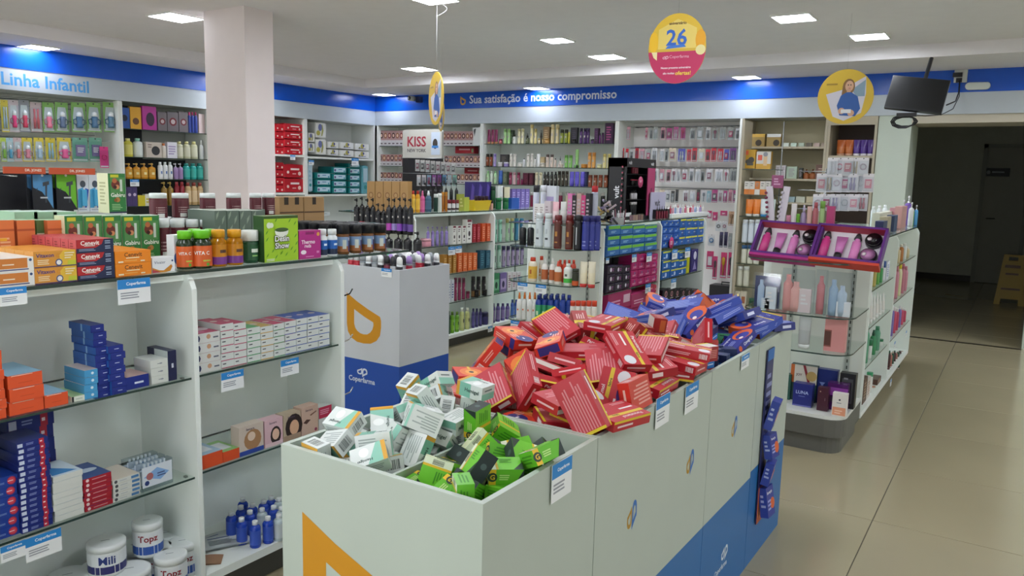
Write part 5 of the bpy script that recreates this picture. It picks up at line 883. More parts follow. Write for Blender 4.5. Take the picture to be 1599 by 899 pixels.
# yellow basket
pb, pr = on_y(743, 328, 5.6), 0
y0, y1 = yat(742, -4.16, ZG), yat(768, -4.16, ZG); w_ = y1-y0; zt_ = zat(313, -4.16, (y0+y1)/2) - ZG
b = MB(); A = [(-.07, -w_/2*.85), (.07, -w_/2*.85), (.07, w_/2*.85), (-.07, w_/2*.85)]; B_ = [(-.085, -w_/2), (.085, -w_/2), (.085, w_/2), (-.085, w_/2)]; Cc = [(-.08, -w_/2+.006), (.08, -w_/2+.006), (.08, w_/2-.006), (-.08, w_/2-.006)]
b.rings([[(*p, 0) for p in A], [(*p, zt_) for p in B_], [(*p, zt_) for p in Cc], [(p[0]*.95, p[1]*.95, .01) for p in A]], 'd8b818', 4, (True, True), False)
tag(b.build('basket', None, (-4.25, (y0+y1)/2, ZG)), 'bright yellow plastic basket on the gondola top', 'basket')
AT(bt, 744, 766, 306, 4, 'jar', 'b84a8c', '3c2c40', 'small cosmetic jar inside the yellow basket', x=-4.2, cat='jar', name='jar')
AT(bt, 768, 774, 313, 1, 'jar', 'c89a8c', '2c2024', 'dark jar right of the yellow basket', cat='jar', name='jar')
AT(bt, 770, 778, 291, 1, 'cyl', '1c4c2c', '143c22', 'tall dark green shampoo bottle right of the basket', x=-4.28)
AT(bx, 778, 788, 290, 1, .04, 'd9dcd6', 'white box with leaf print on gondola top', x=-4.3, F=[('c', .5, .4, .25, 'a8b8a0')], key='wlf')
AT(bx, 786, 797, 292, 1, .04, 'd8cfae', 'cream box with brown bird print on gondola top', x=-4.3, F=[('c', .6, .3, .2, '6a3c24')], key='cb')
AT(bt, 778, 800, 309, 2, 'jar', '1f6c3c', '2c7c48', 'green cream jar on gondola top', cat='jar', name='jar', gapf=.1)
AT(bx, 800, 812, 309, 1, .05, '2a5cb0', 'blue box on gondola top', key='blx')
AT(bx, 800, 828, 295, 4, .04, '6a5aa0', 'purple hair care box in rear row of gondola top', x=-4.3, F=RB('7262a8', 'b4a8d8'), key='phb', gapf=.1)
# end unit of the hair gondola: black pump bottles and tan boxes
EY = 4.50; CAPS = ['d8922a', 'b8383c', 'b8383c', '2c7c78', '7a2c5c', '6a4c9c', 'b84ab0', '9a8ac8', '8a4cb8', '5a3c8c', '6a4c9c']
for i in range(11):
    a = 548 + i*8.4
    t = 308 if i in (0, 1, 2, 3, 6, 7, 8, 9, 10) else 318
    c_ = CAPS[i]; bt('y', EY+.02*(i % 2), a, a+9.2, t+random.uniform(-1, 2), 1.0455, 'pump', '1a1a1c', '17171a', 'black pump bottle with %s label foot on the end shelf' % {'d8922a': 'orange', 'b8383c': 'red', '2c7c78': 'teal', '7a2c5c': 'plum', '6a4c9c': 'violet', 'b84ab0': 'magenta', '9a8ac8': 'lilac', '8a4cb8': 'purple', '5a3c8c': 'dark violet'}[c_], lb='26262a', band=c_, deco=[(0, .75, .4, .1, 'b8b4b0')])
KB = lambda c: [('r', 0, 0, 1, 1, 'b08a58'), ('c', .5, .72, .3, '8a6038'), ('c', .5, .72, .2, 'b89464'), ('r', 0, 0, 1, .4, c), ('c', .5, .4, .16, 'c0a070')]
for i, c_ in enumerate(('5c3a30', 'b8a498', '3a3c78', '3a3c78', '3a3c78')):
    bx('y', 4.70, 572+i*12.8, 584+i*12.8, 283, 1.0455, .05, 'a8824f', 'tan hair serum box with %s lower half behind black pump bottles' % ('brown', 'beige', 'navy', 'navy', 'navy')[i], F=KB(c_), key='kb%d' % i)
for i in range(5): bt('y', 4.48, 594+i*15-15, 594+i*15-1, 362, .8405, 'pump', '161618', '1a1a1c', 'large black pump bottle on the lower end shelf', lb='222226', deco=[(0, .45, .5, .12, 'b8b8b8')])
# ------------------------------------------------------------------ spray can end shelf (front y = 4.66)
YB = 4.70
SZ = {1: 1.0155, 2: .7655, 3: .4855, 0: .2505}
def Bc(a, c_, t, z, kind, col, cap, lab, y=YB, **k): return bt('y', y, a, c_, t, ZS_(z), kind, col, cap, lab, inset=0, **k)
ZS_ = lambda z: SZ[z]
LT = [(0, .3, .5, .08, '30363c'), (0, .6, .3, .2, 'b0b8bc')]
for a in (832, 846): Bc(a, a+13, 333, 1, 'can', 'c2ccd0', 'd3dadc', 'tall silver white hair spray can on end shelf', lb='cdd6da', n=18, deco=LT)
for a in (861, 879): Bc(a, a+13, 336, 1, 'can', '6a2420', '6e1e24', 'tall brown hair spray can with gold lettering on end shelf', lb='5c2c20', n=18, deco=[(0, .55, .4, .2, 'b8803c'), (0, .2, .5, .05, 'b8803c')])
Bc(892, 906, 336, 1, 'can', '1c1c20', '222226', 'tall black hair spray can with white script on end shelf', lb='1c1c20', n=18, deco=[(0, .5, .14, .7, 'c8ccd0')])
for i, a in enumerate((905, 914, 922)): Bc(a, a+12, 337, 1, 'can', '2c3280', '2a2c70', 'navy blue hair spray can on end shelf', y=YB+.035*i, lb='363e94', n=18, deco=[(0, .3, .6, .05, '8a90c8'), (0, .15, .6, .05, '8a90c8')])
for a in (808, 820): Bc(a, a+11, 346, 1, 'pump', '1c1e22', 'd5dade', 'black mousse bottle with white pump left of spray cans', y=YB+.04, n=16, deco=None)
SUN = dict(n=16, deco=[(0, .55, .6, .35, 'b8602c'), (0, .2, .5, .1, 'd8a040')])
Bc(821, 835, 402, 2, 'shampoo', 'e8ddc8', 'd2462a', 'yellow labelled sun lotion bottle with red cap', lb='e0b448', **SUN)
Bc(838, 847, 400, 2, 'shampoo', 'e2dcd2', 'd2462a', 'white lotion bottle with red cap in the rear', y=YB+.09, lb='e6ddd0', **SUN)
for a in (842, 854): Bc(a, a+11, 403, 2, 'spray', 'e6e2dc', 'e8e8e4', 'white sun spray bottle with brown label and white nozzle', y=YB+.02, lb='b8663c', n=16)
Bc(862, 874, 408, 2, 'spray', 'e2dcd2', 'd8503a', 'white sun spray bottle with red nozzle', lb='c06c3c', n=16)
for i in range(4): Bc(868+i*7, 876+i*7, 406, 2, 'round', 'd8503a', 'd8442c', 'orange red sun oil bottle in rear row', y=YB+.12, n=12)
Bc(876, 890, 412, 2, 'round', 'e4e6e0', 'e8eae4', 'white and green insect lotion bottle', lb='e2e6dc', band='4ab848', n=16, deco=[(0, .65, .4, .2, '4a5048')])
Bc(890, 901, 420, 2, 'cyl', '26281f', '30342a', 'black lotion bottle with orange foot', lb='2c3022', band='c8582a', n=16)
for a in (902, 914.5): Bc(a, a+12, 409, 2, 'tube', 'e0d8c0', 'c03430', 'cream sun cream tube with red cap', lb='e2d8ba', n=16)
for i in range(4): Bc(803.5+i*8, 812.5+i*8, 457, 3, 'spray', 'e6e6e2', 'e88030', 'white insect spray bottle with orange nozzle', y=YB-.02+.02*(i % 2), n=14, lb='e0e0da', deco=[(0, .6, .35, .15, 'd8703c')])
for i in range(6): Bc(833+i*9.4, 843+i*9.4, 461, 3, 'shampoo', '1e3c90', '1c3484', 'deep blue insect repellent bottle with green label', y=YB-.01+.02*(i % 2), n=14, lb='3a9c6c' if i < 3 else '1e3c90', deco=[(0, .4, .5, .3, 'c8e0b4')])
for i in range(5): Bc(836+i*9, 845+i*9, 459, 3, 'shampoo', '1e3c90', '1c3484', 'deep blue insect repellent bottle in the rear row', y=YB+.07, n=12)
for i in range(5): Bc(887+i*8.4, 895.5+i*8.4, 470, 3, 'cyl', 'e4e2dc', 'd8482c', 'white sun lotion bottle with red cap on third shelf', y=YB+.01*(i % 3), n=14, lb='e4ded4', deco=[(0, .4, .5, .3, 'b87850')])
for r_ in range(2):
    for i in range(4): Bc(796+i*8.6+r_*4, 805+i*8.6+r_*4, 516-r_*6, 0, 'can', 'd8652a', 'e0702c', 'orange aerosol can on the base of the end shelf', y=YB-.02+r_*.06, n=14, lb='8a7a70')
for a, c_, t, z, lab in ((808, 826, 441, .765, 'price card under the yellow labelled sun lotion'), (836, 855, 446, .765, 'price card under the brown labelled sun sprays'), (797, 814, 495, .485, 'price card under the orange nozzle sprays, left one'), (817, 835, 500, .485, 'price card under the orange nozzle sprays, right one'), (847, 862, 502, .485, 'price card under the deep blue bottles')):
    p = on_y((a+c_)/2, t, 4.655); price_tag((p.x, 4.648, z-.004), 0, (c_-a)*depth(p)/FOC, .062, 0, lab, None)
# ------------------------------------------------------------------ sanitary pad gondola (face x = -2.5)
XB = -2.515
def pads(px0, px1, pyb, pyt, nx, nz, z, col, top, ops, label, x=XB, dpt=.12, **kw):
    s = (px1-px0)/nx
    for i in range(nx):
        mid, z_, wd, h = dims('x', x, px0+i*s, px0+(i+1)*s, pyt, z, pyb); hh = h/nz
        for j in range(nz):
            def f():
                b = MB(); e = .006; w2, h2 = wd/2-.001, hh-.0015
                b.rings([[(-w2+e, -dpt/2, e), (w2-e, -dpt/2, e), (w2-e, -dpt/2, h2-e), (-w2+e, -dpt/2, h2-e)], [(-w2, -dpt/2+e, 0), (w2, -dpt/2+e, 0), (w2, -dpt/2+e, h2), (-w2, -dpt/2+e, h2)], [(-w2, dpt/2, 0), (w2, dpt/2, 0), (w2, dpt/2, h2), (-w2, dpt/2, h2)]], mat(col, .25), 4, (True, True), False)
                if top: b.face([(-w2, -dpt/2+e, h2+.0003), (w2, -dpt/2+e, h2+.0003), (w2, dpt/2, h2+.0003), (-w2, dpt/2, h2+.0003)], top)
                b.deco((-w2+e, -dpt/2, e), (2*(w2-e), 0, 0), (0, 0, h2-2*e), ops); return b.mesh('pad_pack')
            me = cached(('pad', col, R3(wd), R3(hh), str(ops)[:60]), f)
            lev = 'only layer' if nz == 1 else {0: 'bottom layer', nz-1: 'top layer'}.get(j, 'middle layer' if nz == 3 else 'layer %s from below' % ('two', 'three', 'four')[j-1])
            place(me, 'pad_pack', (x-dpt/2-random.uniform(0, .008), mid, z_+.0005+j*hh), QUARTER, '%s, %s' % (label, lev), 'packet')
pads(949, 1026, None, 351, 4, 3, .9355, '2c64a8', '74bc3c', [('r', 0, 0, 1, 1, '2c68ac'), ('r', 0, .62, 1, 1, '78c040'), ('b', .2, .15, .7, .45, 2, 'a8d0e8')], 'green and blue sanitary pad pack, upper shelf of left bay')
pads(949, 984, None, 414, 3, 3, .6655, '2a1c30', None, [('c', .4, .5, .3, 'c8c0cc'), ('b', .6, .2, .9, .7, 2, '8a3c7c')], 'black and purple pad pack, middle shelf of left bay')
pads(986, 1027, None, 396, 4, 4, .6655, 'b02468', None, [('b', .15, .2, .85, .5, 2, 'd888b0'), ('c', .5, .7, .2, '5c2c78')], 'crimson pink pad pack, middle shelf of left bay')
pads(949, 1020, None, 455, 2, 2, .3805, 'a82460', 'c03c78', [('b', .1, .2, .6, .6, 2, 'd890b4'), ('r', .65, .3, .95, .8, 'd8b0c4')], 'wide crimson pad pack, lower shelf of left bay')
pads(1012, 1028, None, 444, 2, 4, .3805, 'b83048', None, [('b', .15, .2, .85, .6, 2, 'e098a4')], 'small red pad pack, lower shelf of left bay')
pads(949, 1010, None, 500, 4, 3, .1155, '2c2c84', None, [('r', 0, 0, .4, 1, '5a3488'), ('b', .4, .2, .9, .6, 2, '7c84c8')], 'violet blue pad pack, bottom deck of left bay')
pads(1034, 1060, None, 344, 3, 4, .9355, '2c5cb0', None, [('b', .2, .2, .8, .6, 2, '8ab4e4'), ('c', .7, .7, .15, 'd8d840')], 'bright blue pad pack, upper shelf of right bay')
pads(1061, 1099, None, 341, 4, 3, .9355, '3468b4', 'd0cc2c', [('r', 0, .78, 1, 1, 'd8d42c'), ('c', .5, .4, .35, '1c3c80'), ('b', .3, .3, .7, .5, 1, 'b8d0ec')], 'blue pad pack with yellow top, upper shelf of right bay')
pads(1034, 1072, None, 391, 3, 3, .6655, '2c66b4', 'c8cc30', [('r', 0, .8, 1, 1, 'c8cc30'), ('c', .5, .4, .3, 'b0d0ee'), ('b', .1, .1, .4, .3, 1, 'e0e8f4')], 'blue pad pack with yellow edge, middle shelf of right bay')
pads(1073, 1077, None, 390, 1, 1, .6655, 'c8c82c', None, [], 'narrow yellow pack beside the purple pack')
pads(1079, 1089, None, 389, 1, 1, .6655, '3c3478', None, [('c', .5, .75, .25, 'd8d4ec'), ('p', [(.2, .1), (.8, .1), (.5, .5)], '8c80c0')], 'single upright purple pack at the right end')
pads(1034, 1090, None, 452, 6, 2, .3805, '1f1a24', None, [('c', .5, .6, .34, 'c88a90'), ('c', .5, .6, .22, '3a2c38'), ('b', .2, .08, .8, .2, 1, 'd8d4d8')], 'black rose print pad pack, lower shelf, right bay')
pads(1034, 1085, None, 505, 5, 2, .1155, '1f1a24', None, [('c', .5, .6, .34, 'c88a90')], 'black pad pack with round print, bottom deck of right bay')
b = MB(); b.lathe([(.001, 0), (.05, 0), (.05, .002), (.001, .002)], 'c8246c', 16, ax='y'); p = on_x(1048, 379, -2.505); b.deco((-.035, -.003, -.03), (.07, 0, 0), (0, 0, .06), [('b', .1, .2, .9, .8, 3, 'f0d8e4')])
tag(b.build('sticker', None, (-2.503, p.y, p.z), QUARTER), 'round magenta sticker on the bright blue pad packs', 'sticker')
for a, c_, t, z, lab in ((946, 951, 403, .93, 'narrow price card at the left end of pad gondola'), (987, 994, 397, .93, 'price card above the crimson pad packs, left one'), (1010, 1018, 394, .93, 'price card above the crimson pad packs, right one'), (1008, 1016, 443, .66, 'price card above the wide crimson packs'), (1050, 1058, 389, .93, 'price card above the blue packs of right bay'), (1070, 1078, 386, .93, 'price card at the yellow pack of right bay'), (1048, 1056, 435, .66, 'price card above the black packs of right bay')):
    card_x(a, c_, t, -2.498, lab)
# goods on top of the pad gondola: two dark display stands and make-up
ZP = 1.1805
b = MB(); x = -2.62; y0, y1 = yat(975, x, ZP), yat(1020, x, ZP); w_ = y1-y0; h = zat(248, x, (y0+y1)/2)-ZP; d = .16
bk = mat('1d1b20', .35)
t = empty('makeup_stand', (x-d/2, (y0+y1)/2, ZP), QUARTER)
b.box(-w_/2, -w_/2+.01, -d/2, d/2, 0, h, bk); b.box(w_/2-.01, w_/2, -d/2, d/2, 0, h, bk); b.box(-w_/2, w_/2, d/2-.01, d/2, 0, h, bk); b.box(-w_/2, w_/2, -d/2, d/2, 0, .03, bk); b.box(-w_/2, w_/2, -d/2, d/2, h-.07, h, mat('2c2a30', .3))
for zz in (.33, .55, .75): b.box(-w_/2+.01, w_/2-.01, -d/2+.03, d/2-.01, h*zz-.004, h*zz, bk)
b.deco((-w_/2, -d/2, h-.07), (w_, 0, 0), (0, 0, .07), [('T', 'vult', .12, .5, .14, .4, 'd8d8dc'), ('T', 'vult', .88, .5, .14, .4, 'd8d8dc')]); obj('frame', b.mesh('frame'), t)
b = MB(); b.box(w_*.22, w_/2-.012, -d/2-.004, -d/2+.004, .03, h-.07, 'a83c68'); b.deco((w_*.22, -d/2-.004, .03), (w_*.28-.012, 0, 0), (0, 0, h-.1), [('T', 'vult', .5, .5, .7, .2, '1d1b20', 1)]); obj('side_strip', b.mesh('side_strip'), t)
b = MB(); b.deco((-w_/2-.0005, d/2, 0), (0, -d, 0), (0, 0, h), [('T', 'vult', .5, .45, .5, .3, 'e4e4e8', 1)]); obj('lettering', b.mesh('lettering'), t)
b = MB(); b.lathe([(.001, 0), (.045, 0), (.045, .004), (.001, .004)], 'c84a78', 18, (-.02, -d/2-.002, h*.62), ax='y'); b.deco((-.05, -d/2-.0065, h*.6), (.06, 0, 0), (0, 0, .03), [('b', .1, .2, .9, .8, 2, 'f0d0dc')]); obj('round_badge', b.mesh('round_badge'), t)
tag(t, 'tall black and pink make-up display stand on the pad gondola', 'display stand')
for li, (zz, kd, hh, c1, c2) in enumerate(((.04, 'cyl', .11, '17171a', 'c8c4c4'), (.335, 'dropper', .08, 'b8b4b8', '1a1a1c'), (.555, 'cyl', .05, '1c1a1c', 'b8304c'), (.755, 'cyl', .055, '7a2438', 'c04a60'))):
    for i in range(3):
        parts = bottle(kd, .014, hh, c1, c2, single=True); o = place(parts, 'cosmetic', (x-.05, (y0+y1)/2-.065+i*.038, ZP+h*zz+.002 if li else ZP+.031), QUARTER, '%s cosmetic on the %s tier of the black make-up stand' % (('black tall', 'clear small', 'black short', 'red topped')[li], ('lowest', 'second', 'third', 'top')[li]), 'cosmetic')
for i in range(9):      # lipstick testers along both sides
    for s_ in (0, 1):
        yy = (y0-.012) if s_ == 0 else (y1+.012); zz = ZP+.03+i*(h-.08)/9
        parts = cached(('lip', s_), lambda: (lambda b: (b.lathe([(.008, 0), (.008, .02), (.0055, .021), (.0055, .032)], [mat('1a1a1c'), mat('b8b0b0'), mat('c05a70')], 8), b.mesh('lipstick'))[1])(MB()))
        place(parts, 'lipstick', (x-.03, yy, zz), 0, 'small lipstick tester on the %s edge of black stand' % ('left', 'right')[s_], 'lipstick')
# pale second stand sign
p0, p1 = yat(1014, -2.6, ZP), yat(1037, -2.6, ZP); h0, h1 = zat(330, -2.6, p0)-ZP, zat(300, -2.6, p0)-ZP
b = MB(); b.box(-(p1-p0)/2, (p1-p0)/2, -.004, .004, 0, h1, 'b4b0c8'); b.deco((-(p1-p0)/2, -.004, h1*.3), (p1-p0, 0, 0), (0, 0, h1*.6), [('T', 'vult', .45, .5, .7, .4, '2c2a34')])
tag(b.build('counter_sign', None, (-2.6, (p0+p1)/2, ZP), QUARTER), 'pale lilac counter sign right of the black make-up stand', 'sign')
b = MB(); w2, h2 = .13, .06; b.box(-w2, w2, -.06, .06, 0, .004, 'e4e4e2'); b.box(-w2, w2, -.06, -.056, 0, h2, mat('e8ecee', .1, 'clear')); b.box(-w2, w2, .05, .056, 0, h2, 'd9dcdc')
for i in range(5): b.box(-w2+.012+i*.05, -w2+.05+i*.05, -.058, -.05, .008, h2-.01, ('9a6a78', 'b88a80', 'c8a088', '8a5a5c', 'b07a68')[i])
yy = yat(989, -2.55, ZP); tag(b.build('palette_tray', None, (-2.58, yy, ZP), QUARTER), 'clear tray of blush palettes before the black make-up stand', 'tray')
def PT(fn, px0, px1, t, n, *a, x=-2.56, **k): return row(fn, 'x', x, px0, px1, t, n, ZP, *a, **k)
PT(bx, 1025, 1047, 327, 1, .08, '241a22', 'dark box of maroon nail polishes on pad gondola', F=[('b', .1, .2, .9, .8, 4, '7a2c40')], key='np')
PT(bt, 1027, 1046, 322, 5, 'dropper', '7a2438', '1c1a1c', 'maroon nail polish bottle on pad gondola', x=-2.54, cat='nail polish', name='nail_polish', single=True)
POL = ['a83c50', 'c890a0', '8aa0c0', 'd8d4d8', '9c8ab8', 'c8c4bc', 'b8586c', 'e0d8c8']
for i in range(14): bt('x', -2.60, 1048+i*3.9, 1051.6+i*3.9, 319, ZP+.03, 'dropper', POL[i % 8], 'b84a60' if i % 3 == 0 else 'dcdcde', '%s nail polish in the white rack' % ('crimson', 'rose', 'blue', 'clear', 'violet', 'grey', 'red', 'cream')[i % 8], cat='nail polish', name='nail_polish', single=True)
b = MB(); y0, y1 = yat(1046, -2.6, ZP), yat(1104, -2.6, ZP); b.box(-(y1-y0)/2, (y1-y0)/2, -.03, .06, 0, .028, 'e0e2e2'); b.box(-(y1-y0)/2, (y1-y0)/2, .05, .056, 0, .08, 'e0e2e2'); tag(b.build('polish_rack', None, (-2.61, (y0+y1)/2, ZP), QUARTER), 'white rack full of nail polish bottles', 'rack')
# boxes and tubes on the left part of the pad gondola top and the end shelf top
def PT2(kind, a, c_, t, z, y, col, cap, lab, **k): return bt('y', y, a, c_, t, z, kind, col, cap, lab, inset=0, **k)
b = MB(); glass(b, -3.10, -2.52, 4.72, 5.06, 1.18, .008); gt = tag(b.build('glass_shelf', None, (0, 0, 0)), 'uppermost glass shelf above the spray cans', 'shelf'); gt.location = (0, 0, 0)
ZE = 1.181; YE = 4.78
for a, c_, t, lab in ((832, 840, 318, 'left'), (840, 848, 318, 'right')): bx('y', YE, a, c_, t, ZE, .04, 'dfdcda', 'small white cream box above the silver spray cans, %s one' % lab, F=RB('dfdcda', 'a89c98'), key='wcb')
bx('y', YE, 848, 858, 314, ZE, .04, 'c8bcc0', 'white box with red sleeve above the spray cans', F=[('r', 0, 0, 1, .3, 'a83040'), ('b', .2, .4, .8, .8, 3, '9a8a90')], key='wrs')
PT2('tube', 860, 870, 315, ZE, YE, 'e8b8c0', 'd86878', 'pink and white cream tube standing on its cap', lb='f0d8d8')
PT2('tube', 872, 882, 315, ZE, YE, 'd0d0cc', 'b8bcbc', 'pale grey cream tube standing on its cap', lb='dcdcd8')
for i, (a, c_, col, nm) in enumerate(((884, 891, 'd87ab0', 'pink'), (891, 898, '1c1a1e', 'black'), (898, 905, 'b89a90', 'beige'), (905, 912, 'c83c78', 'crimson'), (912, 919, '1c1a20', 'dark'))):
    bx('y', YE+.02, a, c_, 302 + (i % 2)*3, ZE, .04, col, '%s slim cosmetic box above the spray cans' % nm, F=RB(col, 'b8a8b0'), key='sc%d' % i)
PT2('can', 919, 930, 290, ZE, YE+.08, 'b8bcd0', 'c02c34', 'tall grey aerosol can with red cap', lb='c0c4d6')
for a in (829, 840): PT2('cyl', a, a+10, 289, ZE, YE+.16, 'd8dce8', '2c2c30' if a < 835 else 'e0e4ec', 'tall pale lilac bottle behind the cream boxes', lb='d0d4e4')
bx('y', YE+.18, 848, 866, 290, ZE, .04, 'd0d4dc', 'white pouch with purple print behind the red sleeve box', F=[('r', .2, .15, .8, .7, 'a498c4')], key='wp')
b = MB()
rng = random.Random(2)
for i in range(26):
    a_, r_, z_ = rng.uniform(0, 6.28), rng.uniform(0, .07), rng.uniform(.02, .16); c_ = Vector((r_*math.cos(a_), r_*math.sin(a_)*.6, z_)); e = Vector((rng.uniform(-.03, .03), rng.uniform(-.02, .02), rng.uniform(-.02, .03)))
    b.tube([c_-e, c_, c_+e], .008, ('2a2a2c', 'b8a8b0', '8c80a0', 'c8b070', '3a3a3c')[i % 5], 6)
p = on_y(944, 330, 4.9); tag(b.build('hair_band_bunch', None, (p.x, 4.95, ZE+.004)), 'tangled bunch of grey and black hair bands on gondola corner', 'hair accessory')
b = MB()
for i in range(9): b.tube([(-.03+i*.011, .0, 0), (-.05+i*.014, .01, .09+.01*(i % 3))], .003, ('3a3a3c', 'd8d8d8', '8a4a5c')[i % 3], 5)
b.lathe([(.045, 0), (.05, .05)], mat('b8bcc0', .3), 12, (.01, 0, 0), caps=(True, False)); p = on_y(962, 330, 5.1); tag(b.build('brush_cup', None, (p.x, 5.12, ZP+.0)), 'grey cup of make-up pencils and brushes', 'cup')
# ================================================================== right aisle gondola, end shelf (front y = 4.52)
YC = 4.56
# two boxed gift sets leaning on the top shelf
for i, (px0, px1) in enumerate(((1172, 1270), (1262, 1372))):
    zb = 1.077; y = YC-.05
    # tray in its own frame: lies on its back, tilted towards the viewer
    wd = .262; hh = .165; t = empty('gift_set', (xat((1219, 1318)[i], 4.56, zb+.05), (4.575, 4.545)[i], zb+.020), 0); t.scale = (1.4, 1.4, 1.4); t.rotation_euler = (math.radians(-38), (0.03, 0.03)[i], -.05)
    b = MB(); e = .010; dp = .045
    b.box(-wd/2, wd/2, dp-.004, dp, 0, hh, '4a1c60')
    b.deco((-wd/2+e, dp-.0045, e), (wd-2*e, 0, 0), (0, 0, hh-2*e), [('r', 0, 0, 1, 1, 'e3dfe6')])
    for q in ((-wd/2, -wd/2+e, 0, hh), (wd/2-e, wd/2, 0, hh), (-wd/2, wd/2, 0, e), (-wd/2, wd/2, hh-e, hh)): b.box(q[0], q[1], 0, dp-.004, q[2], q[3], '5a2078', D='b8304c')
    obj('tray', b.mesh('tray'), t)
    b = MB(); b.deco((-wd/2, 0, 0), (wd, 0, 0), (0, dp, 0), []); 
    b.box(-wd/2, wd/2, 0, dp, -.012, -.0005, mat('c8402c' if i else 'a82c7c', .35)); obj('tray_base', b.mesh('tray_base'), t)
    for j, (u, kind, col, cap) in enumerate(((.16, 'spray', 'c83c84', '1c1a1e'), (.38, 'tubeinv', 'c678b4', '1c1a1e'), (.60, 'spray', 'd880bc', '1c1a1e'))):
        b = MB(); X0 = -wd/2+wd*u; r = .017
        if kind == 'spray': b.lathe([(r, 0), (r, .085), (r*.6, .09), (r*.6, .1), (r*.9, .102), (r*.5, .125), (r*.2, .13)], [mat(col, .25)]*3+[mat(cap)]*3, 12, (X0, dp-.02, .014), caps=(True, True))
        else:
            rs = [[(X0+(r*(.8+.5*tt))*math.cos(2*PI*k/12), dp-.02+r*(1-tt)*math.sin(2*PI*k/12), .04+.085*tt) for k in range(12)] for tt in (0, .5, .98)]
            b.rings(rs, mat(col, .25), 12); b.lathe([(r*.85, 0), (r*.85, .026)], mat(cap), 12, (X0, dp-.02, .014))
        nm = ('spray_bottle', 'cream_tube', 'spray_bottle')[j]; o = obj(nm, b.mesh(nm), t)
    for j, (u, v_, col) in enumerate(((.82, .72, '1e1a1e'), (.80, .28, 'c082b4'))):
        b = MB(); r = .032; b.lathe([(r, 0), (r, .018), (r*.92, .024), (r*.86, .024)], [mat('1c181c', .25), mat('1c181c', .25), mat('1c181c', .2)], 20, (-wd/2+wd*u, dp-.005, hh*v_), ax='y')
        b.lathe([(r*.85, .0242), (r*.01, .0246)], mat(col, .25), 20, (-wd/2+wd*u, dp-.005, hh*v_), ax='y')
        b.lathe([(r*.28, .0252), (r*.01, .0255)], mat('e6d8de', .4), 12, (-wd/2+wd*u-r*.45, dp-.005, hh*v_), ax='y'); obj('cream_jar', b.mesh('cream_jar'), t)
    tag(t, 'purple gift tray of pink cosmetics leaning on the end shelf, %s one' % ('left', 'right')[i], 'gift set')
# second shelf: clear bags with toiletry sets
def bag(a, c_, t, z, col, items, label, y=YC, inner=None):
    mid, z, wd, h = dims('y', y, a, c_, t, z)
    b = MB(); d = .05
    b.rings([[(-wd/2, -d/2, 0), (wd/2, -d/2, 0), (wd/2, d/2, 0), (-wd/2, d/2, 0)], [(-wd/2*1.02, -d/2*1.1, h*.5), (wd/2*1.02, -d/2*1.1, h*.5), (wd/2*1.02, d/2*1.1, h*.5), (-wd/2*1.02, d/2*1.1, h*.5)], [(-wd/2, -.004, h), (wd/2, -.004, h), (wd/2, .004, h), (-wd/2, .004, h)]], mat('f2f5f7', .08, 'clear'), 4, (True, True), False)
    tt = empty('toiletry_set', (mid, y+.035, z+.001)); obj('clear_bag', b.mesh('clear_bag'), tt)
    if inner: b = MB(); b.box(-wd/2+.004, wd/2-.004, d/2-.012, d/2-.009, .003, h*.9, inner); obj('backing_card', b.mesh('backing_card'), tt)
    for (u, w_, hh, c2, k) in items:
        b = MB()
        if k == 'b': b.box(-wd/2+wd*u-wd*w_/2, -wd/2+wd*u+wd*w_/2, -.018, .008, .002, h*hh, c2); b.deco((-wd/2+wd*u-wd*w_/2, -.018, .002), (wd*w_, 0, 0), (0, 0, h*hh), [('b', .2, .3, .8, .8, 3, 'e8e4e4')])
        else: b.lathe([(wd*w_/2*.9, .002), (wd*w_/2, h*hh*.2), (wd*w_/2, h*hh*.75), (wd*w_/4, h*hh*.85), (wd*w_/4, h*hh)], c2, 10, (-wd/2+wd*u, -.004, 0), sy=.7)
        nm = 'soap_box' if k == 'b' else 'lotion_bottle'; obj(nm, b.mesh(nm), tt)
    return tag(tt, label, 'gift set')
Z7 = .7755
bag(1172, 1214, 427, Z7, '', [(.3, .26, .8, 'a8bcd4', 'l'), (.68, .4, .62, 'd5dce4', 'b'), (.5, .3, .3, 'c8d4e0', 'b')], 'blue boxed toiletry set in clear case at shelf end', inner='1f2c5c')
bag(1216, 1266, 421, Z7, '', [(.2, .3, .86, 'd89490', 'l'), (.45, .36, .7, 'e0a8a0', 'l'), (.75, .38, .55, 'e2d0d0', 'b')], 'rose toiletry set in crinkled clear bag')
bag(1268, 1286, 422, Z7, '', [(.5, .7, .86, 'c87c80', 'l')], 'narrow clear bag with one rose lotion bottle')
bag(1284, 1327, 426, Z7, '', [(.3, .34, .82, '9cb4cc', 'l'), (.62, .36, .7, 'b4c4d4', 'l'), (.7, .5, .34, 'e2e4e6', 'b')], 'pale blue toiletry set in crinkled clear bag')
Z8 = .5705
def pinkbox(a, c_, t, lab):
    mid, z, wd, h = dims('y', YC+.05, a, c_, t, Z8); b = MB(); d = .05
    b.box(-wd/2, wd/2, -d/2, d/2, 0, h, mat('cf8e8c', .4)); b.deco((-wd/2, -d/2, 0), (wd, 0, 0), (0, 0, h), [('r', .0, .12, .34, .6, '8a5048'), ('r', .02, .16, .3, .56, '5c3830')]); b.deco((-wd/2, d/2, 0), (0, -d, 0), (0, 0, h), [('r', .3, .12, 1, .6, '6c4038')])
    place(b.mesh('carton'), 'carton', (mid, YC+.08, z), 0, lab, 'box')
pinkbox(1192, 1221, 484, 'salmon pink gift box with side window, left on third shelf'); pinkbox(1285, 1318, 494, 'salmon pink gift box with side window, right on third shelf')
mid, z, wd, h = dims('y', YC+.02, 1243, 1263, 494, Z8, None, True)
